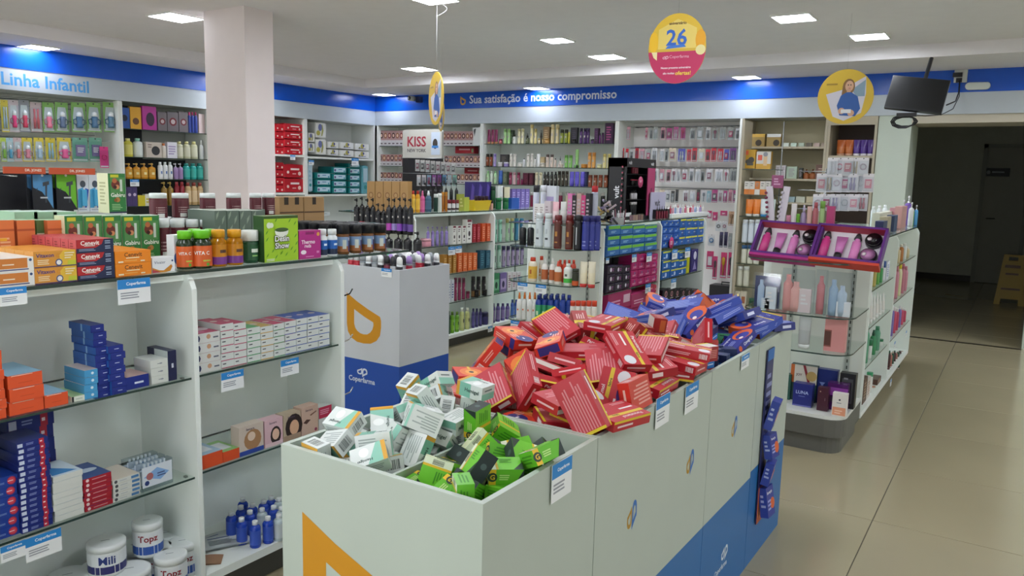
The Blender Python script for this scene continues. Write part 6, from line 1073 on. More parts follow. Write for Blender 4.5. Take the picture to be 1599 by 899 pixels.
place(bottle('tube', wd*.42, h, 'b4b8b8', 'd3d8d6', 'a8adad', n=16, key='stv'), 'cream_tube', (mid, YC+.045, Z8), 0, 'silver cream tube standing between the salmon boxes', 'tube')
Z9 = .2205
def gb(a, c_, t, d, y, col, lab, **kw): return bx('y', y, a, c_, t, Z9, d, col, lab, **kw)
gb(1231, 1272, 571, .05, 4.74, '1c3a38', 'perfume gift box with colourful JOY print on the base shelf', F=[('r', 0, 0, 1, .45, '1c3e3c'), ('r', 0, .5, 1, 1, 'd5cfc4'), ('r', 0, .5, .14, 1, 'b8602c'), ('T', 'JOY', .32, .72, .24, .16, '5c2834'), ('p', [(.45, 1), (.55, 1), (.95, .1), (.85, .1)], '8c2434'), ('c', .8, .72, .2, 'c8a868'), ('c', .58, .3, .12, 'e8e0e0')], key='joy')
gb(1236, 1266, 600, .06, 4.62, '232a78', 'dark blue perfume box in front of the colourful gift box', F=[('T', 'LUNA', .48, .62, .66, .16, 'a8b4e0'), ('b', .3, .42, .7, .48, 1, '6c78b8'), ('r', 0, 0, 1, .06, '6c6cb0')], key='luna')
gb(1273, 1304, 578, .05, 4.76, '1f2c70', 'tall blue perfume gift box behind the maroon box', F=[('p', [(.15, .1), (.35, .1), (.3, .55), (.4, .62), (.1, .62), (.2, .55)], '7c8cc8'), ('c', .7, .5, .14, '7c8cc8')], key='tbl')
gb(1307, 1332, 584, .06, 4.74, '1a191c', 'black perfume gift box with silver frame print', F=[('r', .15, .15, .85, .85, '4a4a50'), ('r', .25, .2, .75, .75, '232226'), ('b', .25, .8, .6, .9, 1, '8c8c90')], key='blk')
gb(1274, 1291, 606, .045, 4.60, '4a2030', 'slim maroon perfume box standing in front', F=[('T', 'essencial', .7, .5, .12, .3, 'b8a0a8', 1), ('r', .2, .8, .3, .85, 'c8a890')], key='mar')
gb(1289, 1321, 600, .06, 4.66, '4c1c5c', 'shiny purple perfume box behind the white box', F=[('r', 0, .55, 1, .85, '8a3c9c'), ('r', 0, .3, 1, .5, '30103c')], rough=.15, key='pur')
gb(1297, 1320, 615, .04, 4.54, 'e0dcd6', 'small white box with orange foot at the shelf front', F=[('r', .05, .05, .95, .4, 'e09a78'), ('b', .2, .1, .8, .3, 2, 'f0c8b0'), ('c', .5, .72, .07, '2a3040'), ('b', .3, .55, .7, .62, 1, '8a9098')], key='wof')
gb(1222, 1232, 585, .05, 4.72, '26584c', 'dark green slim box left of the colourful gift box', key='dg')
# ------------------------------------------------------------------ right aisle gondola, long face (x = -.72)
XC = -.735
def C_(fn, px0, px1, t, n, z, *a, **k): return row(fn, 'x', XC, px0, px1, t, n, z, *a, **k)
CB1 = {3: .8655, 2: .6305, 1: .3805, 0: .1205}; CB2 = {3: .9305, 2: .6565, 1: .3785, 0: .1205}
def crow(a, c_, t, n, z, kinds, where, x=XC):
    s = (c_-a)/n
    for i in range(n):
        k = kinds[i % len(kinds)]
        if k[0] == 'box': bx('x', x, a+i*s, a+(i+1)*s-.3, t+k[4] if len(k) > 4 else t, z, .05, k[1], '%s box %s' % (k[3], where), F=RB(k[1], k[2]), key='c'+k[1])
        else: bt('x', x, a+i*s-.35*s, a+(i+1)*s+.35*s, t+(k[4] if len(k) > 4 else 0), z, k[0], k[1], k[2], '%s %s %s' % (k[3], {'tube': 'tube', 'jar': 'jar'}.get(k[0], 'bottle'), where), lb=k[5] if len(k) > 5 else None, n=12)
crow(1362, 1378, 392, 3, CB1[3], [('shampoo', 'c8b478', 'd0c088', 'mustard tall'), ('shampoo', 'b8a860', '5a9c4a', 'olive tall', 4), ('spray', '5c9c48', '3c6cb0', 'green', 10)], 'on upper shelf of near bay')
crow(1378, 1390, 408, 3, CB1[3], [('jar', '4a9c5c', 'd9dce0', 'green'), ('jar', 'd9dce4', '3c5ca0', 'white'), ('box', 'd8dce8', '5a70b0', 'white small', 0)], 'on upper shelf of near bay')
crow(1357, 1386, 457, 6, CB1[2], [('tube', 'e4e4e2', 'e8e8e6', 'white', 3, 'dcdcda'), ('tube', 'e2e2e0', 'e6e6e4', 'white slim', 0, 'e4e0dc')], 'with coloured band on second shelf')
for i, c_ in enumerate(('c8a030', '7a1c4c', '5a2c6c', '2c5c8c', '3c7c98', '2c6c9c')):
    pass
crow(1354, 1384, 510, 5, CB1[1], [('shampoo', '5c9c7c', '4c8c6c', 'green tall'), ('jar', 'd9dedb', '2c7c54', 'white and green', 20), ('spray', '3c8c5c', '1c4c34', 'dark green', 6)], 'on third shelf of near bay')
crow(1349, 1378, 590, 5, CB1[0], [('box', '5a3c30', 'b89c80', 'brown picture'), ('box', 'd0c8c0', '9a6c50', 'beige'), ('cyl', 'e4e4e0', '3c9c6c', 'white and green', -8), ('jar', 'd9b8a8', 'b87c60', 'tan', 14)], 'on bottom deck of near bay')
crow(1400, 1424, 380, 5, CB2[3], [('shampoo', 'd5d9d6', 'e6e6e2', 'white'), ('round', 'c8b890', 'e0dcd0', 'cream', 6), ('round', 'b87840', 'd9d0c4', 'amber', 2)], 'on upper shelf of far bay')
crow(1396, 1420, 412, 5, CB2[2]+.0, [('shampoo', 'c07888', 'b86c7c', 'rose tall'), ('shampoo', 'c88494', 'c07888', 'rose', 4), ('shampoo', 'd9d4a8', 'd8c830', 'yellow capped', 0)], 'on second shelf of far bay')
crow(1394, 1418, 478, 6, CB2[1], [('round', '7a6cb0', 'e2dfe6', 'violet'), ('round', 'c8506c', 'e8dfe2', 'crimson', 2), ('round', 'b83c5c', 'e6dde0', 'dark rose', 4)], 'on third shelf of far bay')
crow(1390, 1414, 548, 8, CB2[0], [('round', '4c2c30', '2c5c48', 'dark red'), ('round', 'a86c60', 'c8a898', 'terracotta', 3), ('round', '2c5040', 'd0c4b8', 'dark green', 1)], 'on bottom deck of far bay')
crow(1390, 1410, 575, 8, CB2[0], [('round', '5c3438', 'b88c7c', 'maroon front'), ('round', '3c5c4c', 'c8b0a4', 'green front', 3)], 'on bottom deck of far bay', x=XC+.0+.001)
for p, lab in (((1415, 516), 'price card on third shelf edge of far bay'), ((1397, 533), 'price card hanging in far bay of right gondola'), ((1391, 592), 'price card on bottom deck edge of right gondola')):
    q = on_x(*p, -.71); price_tag((-.708, q.y, q.z), QUARTER, .07, .05, 0, lab, None)
# goods on the top glass of the right aisle gondola
ZC = 1.1805
def CT(kind, a, c_, t, x, col, cap, lab, **k): return bt('x', x, a, c_, t, ZC, kind, col, cap, lab, inset=0, **k)
def CTb(a, c_, t, x, col, lab, d=.05, **k): return bx('x', x, a, c_, t, ZC, d, col, lab, inset=0, **k)
CTb(1372, 1396, 331, -.85, 'd8d8c8', 'cream box on the right gondola top, behind the slim cartons', key='crb')
CTb(1378, 1384, 345, -.76, '26305c', 'navy slim carton on the right gondola top', key='nsc')
CTb(1384, 1394, 338, -.78, 'b8ac90', 'sand coloured carton on the right gondola top', key='ssc')
CTb(1395, 1400, 336, -.76, '3c4c74', 'blue grey slim carton on the right gondola top', key='bsc')
CTb(1398, 1409, 324, -.82, 'cf9aa4', 'pink carton on the right gondola top', key='pc1')
CTb(1406, 1414, 322, -.78, 'd0a09c', 'salmon carton beside the violet pump bottle', key='pc2')
CT('pump', 1409, 1417, 312, -.84, 'd9a8b0', 'e6e4e4', 'rose pump bottle behind the salmon carton')
CT('pump', 1416, 1427, 306, -.79, '6a4c9c', 'e8e8e8', 'tallest violet pump bottle with white head')
CT('pump', 1421, 1429, 316, -.755, 'd5dada', 'e8eaea', 'white pump bottle right of the violet one')
CT('cyl', 1426, 1432, 330, -.76, '7cc048', '8fcc58', 'green slim bottle near the far end')
CT('pump', 1429, 1435, 320, -.745, '4c90c0', 'e6eaec', 'blue pump bottle at the far end')
for i in range(3): CT('round', 1362+i*9, 1370+i*9, 322-i, -.98, 'd5dad9', 'e6eaea', 'clear white bottle in rear row on right gondola top')
# rolls of printed paper cartons
for i, (a, c_, t, b_, x, lab) in enumerate(((1288, 1375, 333, 345, -.95, 'long white nail kit carton with purple corners, upper one'), (1280, 1366, 341, 350, -.80, 'long white nail kit carton with purple corners, lower one'))):
    ya = 5.0 + .0*i; x0_, x1_ = xat(a, 5.0+.1*(1-i), ZC+.02), xat(c_-12, 5.0+.1*(1-i), ZC+.02)
    b = MB(); w_ = x1_-x0_; b.box(-w_/2, w_/2, -.03, .03, 0, .028, 'd8dae4'); b.deco((-w_/2, -.03, 0), (w_, 0, 0), (0, 0, .028), [('r', .0, 0, .05, 1, '3c3480'), ('r', .95, 0, 1, 1, '3c3480'), ('c', .25, .5, .5, 'b84a5c', .5), ('c', .5, .5, .3, '3c3480'), ('c', .75, .5, .3, '3c3480')])
    b.deco((-w_/2, -.03, .028), (w_, 0, 0), (0, .06, 0), [('c', .3, .5, .3, 'b84a5c', .5), ('c', .6, .5, .2, '3c3480')])
    tag(b.build('carton', None, ((x0_+x1_)/2, 5.05+.09*(1-i), ZC+.001 + 0*i)), lab, 'box')
# rotating rack of bagged hair accessories on the gondola top
t = empty('accessory_rack', (-1.08, 5.32, ZC)); b = MB(); b.lathe([(.07, 0), (.07, .012), (.012, .014)], mat('8a8e90', .3, 'metal'), 16); b.lathe([(.008, .01), (.008, .42)], mat('b8bcbe', .3, 'metal'), 8); obj('pole', b.mesh('pole'), t)
b = MB()
for zz in (.16, .28, .40):
    for s_ in (-1, 1): b.tube([(s_*.16, -.05, zz), (0, 0, zz), (s_*.16, .05, zz)], .003, mat('b8bcbe', .3, 'metal'), 5)
    b.tube([(-.16, -.05, zz), (.16, -.05, zz)], .003, mat('b8bcbe', .3, 'metal'), 5)
obj('arms', b.mesh('arms'), t)
tag(t, 'wire display rack of bagged hair accessories on right gondola', 'display rack')
HC = ['d8c8d4', 'c88a94', 'e0dfe4', 'b0547c', 'cfc0a8', 'd890a0', 'a8a0c0']
SLOT = [(1297, 246, [1301, 1313, 1325, 1337, 1349], 28, '2'), (1280, 271, [1284, 1296, 1308, 1321, 1333, 1345, 1357], 29, '1'), (1272, 303, [1278, 1291, 1305, 1320, 1334, 1348], 26, '0')]
for (a, t0, xs, hh, lv) in SLOT:
    for i, px in enumerate(xs):
        y = 5.22 + .02*(i % 2); p = on_y(px, t0, y); c_ = HC[(i*3+int(lv)) % 7]
        hgt = hh*depth(p)/FOC
        me = blister(.062, hgt, 'e4e2e6', c_, None, ('ring', 'box', 'long')[(i+int(lv)) % 3])
        o = place(me, 'hair_accessory', (p.x, y, p.z), random.uniform(-.3, .3), 'clear pack of %s hair accessories, %s tier of wire rack' % ({'d8c8d4': 'lilac', 'c88a94': 'rose', 'e0dfe4': 'white', 'b0547c': 'crimson', 'cfc0a8': 'beige', 'd890a0': 'pink', 'a8a0c0': 'violet'}[c_], {'2': 'top', '1': 'middle', '0': 'lowest'}[lv]), 'hair accessory')
# polish step ladder stands and small bottles left of the rack
for i, (px, lean) in enumerate(((1207, -.12), (1218, .1))):
    p = on_y(px, 345, 5.08); b = MB(); h = .30
    for s_ in (0,): b.box(-.02, .02, -.006, .006, 0, h, 'd8d0dc')
    for q in range(9): b.lathe([(.009, 0), (.009, .008), (.005, .01)], '7a2448' if i == 0 else 'cfc8d4', 8, (-.02+.0, -.012, .02+q*.03), ax='y')
    o = b.build('polish_ladder', None, (p.x, 5.08, ZC+.002)); o.rotation_euler = (0, lean, 0)
    tag(o, 'leaning lilac strip of nail polish samples, %s leg' % ('left', 'right')[i], 'display stand')
b = MB(); b.box(-.035, .035, -.006, .006, 0, .08, '9a4c78'); b.deco((-.035, -.006, 0), (.07, 0, 0), (0, 0, .08), [('b', .2, .2, .8, .8, 3, 'd8a8c8')])
p = on_y(1213, 290, 5.08); tag(b.build('sign', None, (p.x, 5.09, ZC+.29)), 'small mauve sign on top of the nail polish strips', 'sign')
for i, (a, c_, t, kind, col, cap, nm) in enumerate(((1232, 1240, 318, 'tube', 'd8d4d4', 'c8a0b0', 'leaning white tube'), (1240, 1246, 334, 'jar', '6cb838', '7cc848', 'lime green small jar'), (1247, 1256, 320, 'spray', 'a898c0', 'c8c0d8', 'lilac spray bottle'), (1225, 1232, 336, 'jar', 'c86c94', 'd890ac', 'pink small jar'), (1257, 1264, 322, 'tube', 'd0a8a0', 'c89890', 'blush tube'), (1265, 1274, 316, 'shampoo', 'c8747c', 'b86068', 'rose plastic bottle'), (1276, 1284, 314, 'cyl', '9cbc7c', '7cac50', 'green and clear bottle'))):
    bt('y', 4.98+.02*(i % 3), a, c_, t, ZC, kind, col, cap, nm + ' behind the purple gift trays', inset=0, n=12)
bx('y', 4.98, 1287, 1299, 322, ZC, .04, 'b0306c', 'crimson upright carton behind the right gift tray', key='ccr')
b = MB(); b.box(-.11, .11, -.03, .03, 0, .018, 'd8702c'); b.deco((-.11, -.03, 0), (.22, 0, 0), (0, 0, .018), [('b', .1, .3, .9, .7, 1, 'f0b080')]); p = on_y(1262, 350, 4.9); tag(b.build('carton', None, (p.x, 4.93, ZC)), 'flat orange carton lying behind the gift trays', 'box')
b = MB(); glass(b, -1.34, -.725, 4.86, 5.046, ZC, .008); tag(b.build('glass_shelf'), 'narrow glass shelf behind the purple gift trays', 'shelf')
# ================================================================== wall shelving, left wall (front x = -8.14, back x = -8.6)
WF, WB_ = FX, FX-.46
cabm = lambda: mat('e6e9e3', .5)
def wall_unit_x(y0, y1, shelves, label, back='e2e5e0', solid=True, slats=False, base=.12):
    t = empty('wall_shelf', (WF-.23, (y0+y1)/2, 0)); L = lambda b, n: obj(n, b.mesh(n), t, (-(WF-.23), -(y0+y1)/2, 0))
    b = MB(); b.box(WB_-.01, WB_, y0, y1, base, 2.195, mat(back, .6))
    if slats:
        for i in range(14): b.box(WB_, WB_+.001, y0+.03, y1-.03, .4+i*.13, .408+i*.13, mat('8c908a'))
    L(b, 'back_panel')
    for y in (y0+.001, y1-.025):
        b = MB(); b.box(WB_, WF-.001, y, y+.024, 0, 2.195, cabm()); L(b, 'side_panel')
    b = MB(); b.box(WB_, WF-.02, y0+.026, y1-.026, 0, base, mat('5a5a54')); b.box(WB_, WF-.002, y0+.026, y1-.026, base, base+.03, cabm()); L(b, 'base_deck')
    for z in shelves:
        b = MB()
        if solid: b.box(WB_+.001, WF-.01, y0+.026, y1-.026, z-.025, z, cabm())
        else: glass(b, WB_+.001, WF-.03, y0+.026, y1-.026, z, .008)
        L(b, 'shelf_board')
    return tag(t, label, 'shelf')
def wall_unit_y(x0, x1, shelves, label, back='e2e5e0', solid=False, depth_=.44, wood=None, base=.12, top=2.195):
    t = empty('wall_shelf', ((x0+x1)/2, BY+.22, 0)); L = lambda b, n: obj(n, b.mesh(n), t, (-(x0+x1)/2, -(BY+.22), 0)); wm = mat(wood, .5) if wood else cabm()
    b = MB(); b.box(x0, x1, BY+depth_, BY+depth_+.012, base, top, mat(back, .6)); L(b, 'back_panel')
    for x in (x0+.001, x1-.025):
        b = MB(); b.box(x, x+.024, BY+.001, BY+depth_, 0, top, wm); L(b, 'side_panel')
    b = MB(); b.box(x0+.026, x1-.026, BY+.02, BY+depth_, 0, base, mat('5a5a54')); b.box(x0+.026, x1-.026, BY+.004, BY+depth_, base, base+.03, wm); L(b, 'base_deck')
    for z in shelves:
        b = MB()
        if solid: b.box(x0+.026, x1-.026, BY+.01, BY+depth_, z-.022, z, wm)
        else: glass(b, x0+.026, x1-.026, BY+.03, BY+depth_, z, .008)
        L(b, 'shelf_board')
    return tag(t, label, 'shelf')
S1, S2, S3, S4 = 1.915, 1.614, 1.377, 1.08
wall_unit_x(2.2, 3.52, [1.2], 'white wall shelving cut by the left frame edge', slats=True)
wall_unit_x(3.52, 4.835, [1.0], 'white slatted wall bay of hanging baby bottles', slats=True)
wall_unit_x(4.835, 5.93, [S1, S2, S3, S4], 'wall bay of baby toiletries beside the pillar', solid=False)
wall_unit_x(5.93, 6.6, [S1, S2, S3], 'wall bay hidden behind the pillar')
wall_unit_x(6.6, 7.41, [on_x(455, 241.7, WF-.05).z, on_x(455, 300.7, WF-.05).z], 'wall bay of red nappy packs right of the pillar')
wall_unit_x(7.41, 8.745, [on_x(535, 246.5, WF-.05).z, on_x(535, 303, WF-.05).z, .75], 'corner wall bay of white and teal nappy packs')
for (y, z) in ((4.95, 1.85), (5.6, 1.85), (5.1, 1.52), (4.95, 1.29), (5.5, 1.29)): pass
b = MB(); b.box(WB_+.001, WB_+.008, 4.87, 5.9, .2, 2.19, mat('26282c', .4)); b.box(WB_+.008, WB_+.012, 5.35, 5.9, 1.6, 2.19, 'b8bab6'); tag(b.build('slotted_board'), 'black slotted board behind the baby toiletries', 'board')
# hanging packs of the baby bay
def hang_x(a, c_, t, b_, card, inner, shape, label, band=None, x=WF-.10, cat='blister pack', bubble=None):
    P0 = on_x((a+c_)/2, t, x); wd = abs(yat(c_, x, P0.z)-yat(a, x, P0.z)); h = P0.z - on_x((a+c_)/2, b_, x).z
    return place(blister(wd*.96, h, card, inner, band, shape), 'blister_pack', (x, P0.y, P0.z), QUARTER, label, cat)
PW = lambda a, c, n: [(a+(c-a)*i/n, a+(c-a)*(i+1)/n) for i in range(n)]
r1 = [(0, 12, 'd8c84a', 'b8cfe0', 'long', 'yellow carded pale blue teether'), (12, 28, 'c8bcc0', 'd83c78', 'bottle', 'grey carded pink baby cup'), (28, 45, '8a8e94', 'c83c5c', 'bottle', 'grey carded crimson baby cup'), (46, 64, 'b8a8a8', 'd86a70', 'long', 'clear carded coral teething pack'),
      (65, 84, '7fb05a', 'e07a94', 'bottle', 'green carded pink handled baby cup'), (85, 106, '7fb05a', '5a6c88', 'bottle', 'green carded slate handled baby cup'), (110, 133, '86b860', '4a7090', 'bottle', 'green carded blue handled baby cup'), (134, 157, '86b860', '4a7090', 'bottle', 'green carded blue handled baby cup'), (160, 182, '86b860', '5a8098', 'bottle', 'green carded steel blue baby cup')]
for a, c_, cd, inn, sh, nm in r1: hang_x(a, c_, 160 if a > 40 else 156, 206, cd, inn, sh, nm + ' in upper row', x=WF-.08)
r2 = [(0, 9, 'b8d050', '8ac03c', 'bottle', 'lime carded baby bottle'), (9, 20, 'a8c8d0', '5aa8c8', 'bottle', 'blue carded baby bottle'), (20, 33, 'c8b0b0', 'd07a80', 'bottle', 'rose carded baby bottle'), (33, 50, 'd8c440', 'd88a9c', 'bottle', 'yellow carded pink baby bottle'), (52, 68, 'd8c440', 'a8c4d8', 'bottle', 'yellow carded pale blue baby bottle'), (70, 86, 'd8c440', '9cc0d8', 'long', 'yellow carded blue brush'), (88, 111, 'd8c440', 'd85a90', 'bottle', 'yellow carded pink handled cup'), (112, 137, '6fa890', '8a78a0', 'box', 'teal carded soother pack'), (138, 159, '6fa890', '7a6c98', 'box', 'teal carded soother pack')]
for a, c_, cd, inn, sh, nm in r2: hang_x(a, c_, 215, 252, cd, inn, sh, nm + ' in lower row', x=WF-.08)
hang_x(155, 169, 229, 262, 'd83a84', 'c8286c', 'ring', 'hot pink hanging toy card beside the upright panel', x=WF-.05)
for z_, l in ((2.125, 'upper'), (1.75, 'lower')):
    b = MB()
    for i in range(11): yy = 3.56+i*.118; b.tube([(WB_, yy, z_+.02), (WF-.05, yy, z_+.02)], .003, mat('b8bcbc', .3, 'metal'), 5)
    b.tube([(WB_+.01, 3.55, z_+.02), (WB_+.01, 4.8, z_+.02)], .006, mat('9a9e9c', .3, 'metal'), 5); tag(b.build('hook_rail'), '%s rail of wire hooks holding the baby packs' % l, 'hook rail')
# second baby bay
def WX(fn, a, c_, t, n, z, *args, **k): return row(fn, 'x', WF-.04, a, c_, t, n, z, *args, **k)
WX(bx, 188, 204, 168, 1, S1, .04, '24509a', 'blue carton on the top shelf of toiletries bay', F=[('c', .5, .5, .3, '101c30')], key='bc1'); WX(bx, 205, 222, 167, 1, S1, .04, 'd8a02c', 'yellow carton with brown picture on top shelf', F=[('c', .5, .35, .3, '5c3a1c')], key='bc2')
WX(bx, 224, 246, 166, 1, S1, .04, 'b03490', 'magenta carton with dark window on top shelf', F=[('c', .55, .45, .3, '2c1430', 1.5)], key='bc3')
for a, c_ in ((248, 262), (263, 280), (281, 295)): WX(bx, a, c_, 175, 1, S1, .04, '6c6468', 'clear carton of dark red feeding bowls on top shelf', F=[('c', .5, .5, .34, '6c1c24'), ('c', .5, .5, .2, 'b8a8a8')], key='bc4')
WX(bt, 296, 311, 175, 3, S1, 'round', '3a4c9c', 'd03c7c', 'blue baby bottle with pink top on top shelf'); WX(bx, 312, 321, 178, 1, S1, .04, 'd8c4c4', 'pale pink carton beside the pillar', key='bc5')
WX(bt, 188, 197, 218, 1, S2, 'round', 'b8c4c8', 'd9dede', 'clear baby shampoo bottle on second shelf', lb='c8d0d4'); WX(bt, 198, 212, 216, 1, S2, 'round', 'd0c84c', 'e0dc88', 'yellow baby shampoo bottle on second shelf', lb='d8d070'); WX(bt, 213, 228, 216, 1, S2, 'round', 'd5dcd8', '86bca8', 'white baby shampoo bottle with green cap', lb='d8e0dc')
WX(bx, 230, 254, 222, 1, S2, .06, 'c8bcb0', 'pale box with dark cup picture on second shelf', F=[('c', .6, .45, .3, '2c2c30'), ('b', .1, .6, .4, .9, 2, '8a7a70')], key='cp'); WX(bt, 255, 263, 224, 1, S2, 'round', 'd9d2c8', 'd8804a', 'white lotion bottle with orange cap'); WX(bx, 263, 278, 222, 1, S2, .05, 'dcdae2', 'white and lilac box on second shelf', F=[('b', .1, .2, .9, .8, 4, 'a090b8')], key='wl2')
WX(bt, 279, 313, 221, 3, S2, 'round', 'c8c8a8', 'd0c890', 'pale clear bottle on second shelf near pillar', lb='d0d0b8'); WX(bt, 314, 321, 219, 1, S2, 'spray', 'd5d9d8', 'e4e6e4', 'white spray bottle beside the pillar')
WX(bt, 188, 248, 255, 5, S3, 'pump', 'c8861c', 'd9a850', 'amber baby soap bottle on third shelf', lb='d09a30', deco=[(0, .5, .5, .3, 'e8d8a0')], flat=.6)
WX(bt, 250, 273, 253, 3, S3, 'round', 'e2e4e4', 'e6e8e6', 'white baby lotion bottle on third shelf', lb='dfe2e4', deco=[(0, .5, .4, .3, '4c6ca8')]); WX(bt, 274, 289, 255, 2, S3, 'pump', 'a890b8', 'd5d0dc', 'lilac baby soap bottle on third shelf', lb='9c80b0')
WX(bt, 290, 321, 255, 3, S3, 'shampoo', '2c9c94', '248880', 'teal baby shampoo bottle on third shelf', lb='38aca0')
WX(bx, 200, 216, 292, 2, S4+.0, .05, '4a3c6c', 'dark violet box on fourth shelf of toiletries bay', F=[('c', .5, .6, .3, 'c8b8d0')], key='dvb'); WX(bx, 217, 228, 305, 1, S4, .05, 'd0c030', 'small yellow box on fourth shelf', key='syb'); WX(bx, 228, 243, 303, 1, S4, .05, 'd8d8c8', 'small white box with yellow print on fourth shelf', F=[('b', .1, .2, .9, .7, 2, 'c8b83c')], key='swb')
WX(bt, 256, 275, 284, 2, S4, 'pump', '8a6c2c', 'b89a50', 'brown and gold pump bottle on fourth shelf'); WX(bt, 276, 292, 284, 2, S4, 'shampoo', '8c2430', 'a03c44', 'deep red bottle on fourth shelf'); WX(bt, 293, 321, 285, 3, S4, 'shampoo', 'c8a878', '8c3c34', 'tan bottle with red cap on fourth shelf', lb='d8c098')
card_x(203, 217, 280, WF-.02, 'price card under the amber soap bottles')
# nappy packs
def nappy(a, c_, t, b_, x, d, col, F, label, wr=.012):
    P0 = on_x((a+c_)/2, b_, x); wd = abs(yat(c_, x, P0.z)-yat(a, x, P0.z))-.006; h = on_x((a+c_)/2, t, x).z-P0.z-.003
    def f():
        b = MB(); e = min(.02, h*.2); n = 8; rs = []
        for (dy, s_) in ((-d/2, .94), (-d/2+e, 1), (d/2-e, 1), (d/2, .94)):
            rs.append([(sx*wd/2*s_*(1 if i % 2 else .97), dy, h/2+sz*h/2*s_*(1 if i % 2 else .96)) for i, (sx, sz) in enumerate(((-1, -1), (0, -1), (1, -1), (1, 0), (1, 1), (0, 1), (-1, 1), (-1, 0)))])
        b.rings(rs, mat(col, .2), 8, smooth=False); b.deco((-wd/2*.9, -d/2-.001, h*.06), (wd*.9, 0, 0), (0, 0, h*.88), F); return b.mesh('nappy_pack')
    me = cached(('nap', R3(wd), R3(h), col, str(F)[:80]), f)
    return place(me, 'nappy_pack', (x-d/2, P0.y, P0.z+.002), QUARTER, label, 'nappy pack')
RF = [('b', .3, .5, .9, .8, 1, 'ecd0d0'), ('c', .8, .3, .16, 'e0b8b0'), ('c', .15, .4, .12, 'e8c8c0'), ('b', .4, .2, .7, .35, 1, 'e0a0a0')]
for lv, (t, b_) in enumerate(((193, 205.5), (205.5, 217.5), (217.5, 229.5), (229.5, 241.5))):
    nappy(431, 443.5, t, b_, WF-.06, .3, 'b81c28', RF[1:3], 'red nappy pack, left column of upper shelf, %s' % ('top', 'second', 'third', 'lowest')[lv]); nappy(444, 475, t, b_, WF-.04, .3, 'b81c28', RF, 'wide red nappy pack, right column of upper shelf, %s' % ('top', 'second', 'third', 'lowest')[lv])
for lv, (t, b_) in enumerate(((253, 265), (265, 276.5), (276.5, 288.5), (288.5, 300.5))):
    nappy(431, 443.5, t, b_, WF-.06, .3, 'b01c28', RF[1:3], 'red nappy pack, left column of lower shelf, %s' % ('top', 'second', 'third', 'lowest')[lv])
for lv, (t, b_) in enumerate(((256, 278), (278, 300.5))): nappy(444, 475, t, b_, WF-.04, .3, 'b01c28', RF, 'large red nappy pack, lower shelf, %s' % ('upper', 'under')[lv])
WN = [('p', [(.5, .1), (.62, .1), (.75, .5), (.65, .9), (.5, .9), (.58, .5)], '9a9a4c'), ('c', .2, .3, .2, 'b0a84c'), ('c', .4, .7, .2, '6a70a0', 1.4)]
WO = [('c', .5, .6, .4, 'a8a050'), ('c', .6, .7, .2, '4c5088'), ('c', .3, .3, .2, '8a8c3c'), ('b', .2, .1, .8, .3, 1, '6a70a0')]
for a, c_, t, b_, ops, nm in ((481, 492, 207, 222, WN, 'small white nappy pack, upper left'), (481, 492, 223, 238, WN, 'small white nappy pack, lower left'), (493, 510, 191, 216, WN, 'tall white nappy pack, upper of two'), (493, 510, 217, 242, WN, 'tall white nappy pack, lower of two'), (512, 529, 221, 232, WO, 'white and yellow nappy pack, upper of second column'), (512, 529, 233, 243, WO, 'white and yellow nappy pack, lower of second column'), (531, 553, 222, 233, WO, 'white and yellow nappy pack, upper of third column'), (531, 553, 234, 245, WO, 'white and yellow nappy pack, lower of third column'), (554, 577, 224, 235, WO, 'white and yellow nappy pack, upper of right column'), (554, 577, 236, 247, WO, 'white and yellow nappy pack, lower of right column')):
    nappy(a, c_, t, b_, WF-.05, .28, 'dcdcd6', ops, nm + ' on the corner shelf')
TL = [('r', .06, .15, .94, .85, 'b8d4e0'), ('c', .15, .45, .22, '5c4a80'), ('b', .4, .45, .8, .7, 1, '3c7ca8'), ('c', .85, .3, .18, '3c90a8')]
for col, (a, c_, ys) in enumerate(((493, 518, (269, 279.5, 290, 301)), (519, 542, (260, 271, 281.5, 292, 302)), (545, 563, (255, 262, 272.5, 282.5, 292.5, 302.5)))):
    for i in range(len(ys)-1): nappy(a, c_, ys[i], ys[i+1], WF-.05, .3, '1c7c7c', TL, 'teal and pale blue nappy pack, %s column of corner bay, %s from top' % (('left', 'middle', 'right')[col], ('first', 'second', 'third', 'fourth', 'fifth')[i]))
nappy(481, 488.5, 253, 300, WF-.05, .25, 'b4d0dc', [('c', .5, .2, .3, '2c8c8c'), ('b', .2, .3, .8, .8, 3, '88b0c4')], 'upright pale blue nappy pack at the left of corner bay'); nappy(566, 575, 258, 303, WF-.03, .25, '6cb0bc', [('c', .5, .2, .3, '2c8c8c'), ('r', .1, .4, .9, .95, 'b4d0dc')], 'leaning pale blue nappy pack at the right of corner bay')
for a, c_, t, lab in ((453, 461, 242, 'small price card under the upper red nappy packs'), (482, 490, 250, 'price card at the left end of the teal nappy shelf'), (549, 560, 247, 'red topped price card above the teal nappy packs')): card_x(a, c_, t, WF+.001, lab)
for (px, py) in ((505, 336), (516, 338)):
    nappy(px-22, px+0, 330, 337, WF-.06, .25, 'd0d6d4', [('b', .2, .3, .8, .7, 1, '9aa8a8')], 'flat white pack lying on the lower corner shelf')
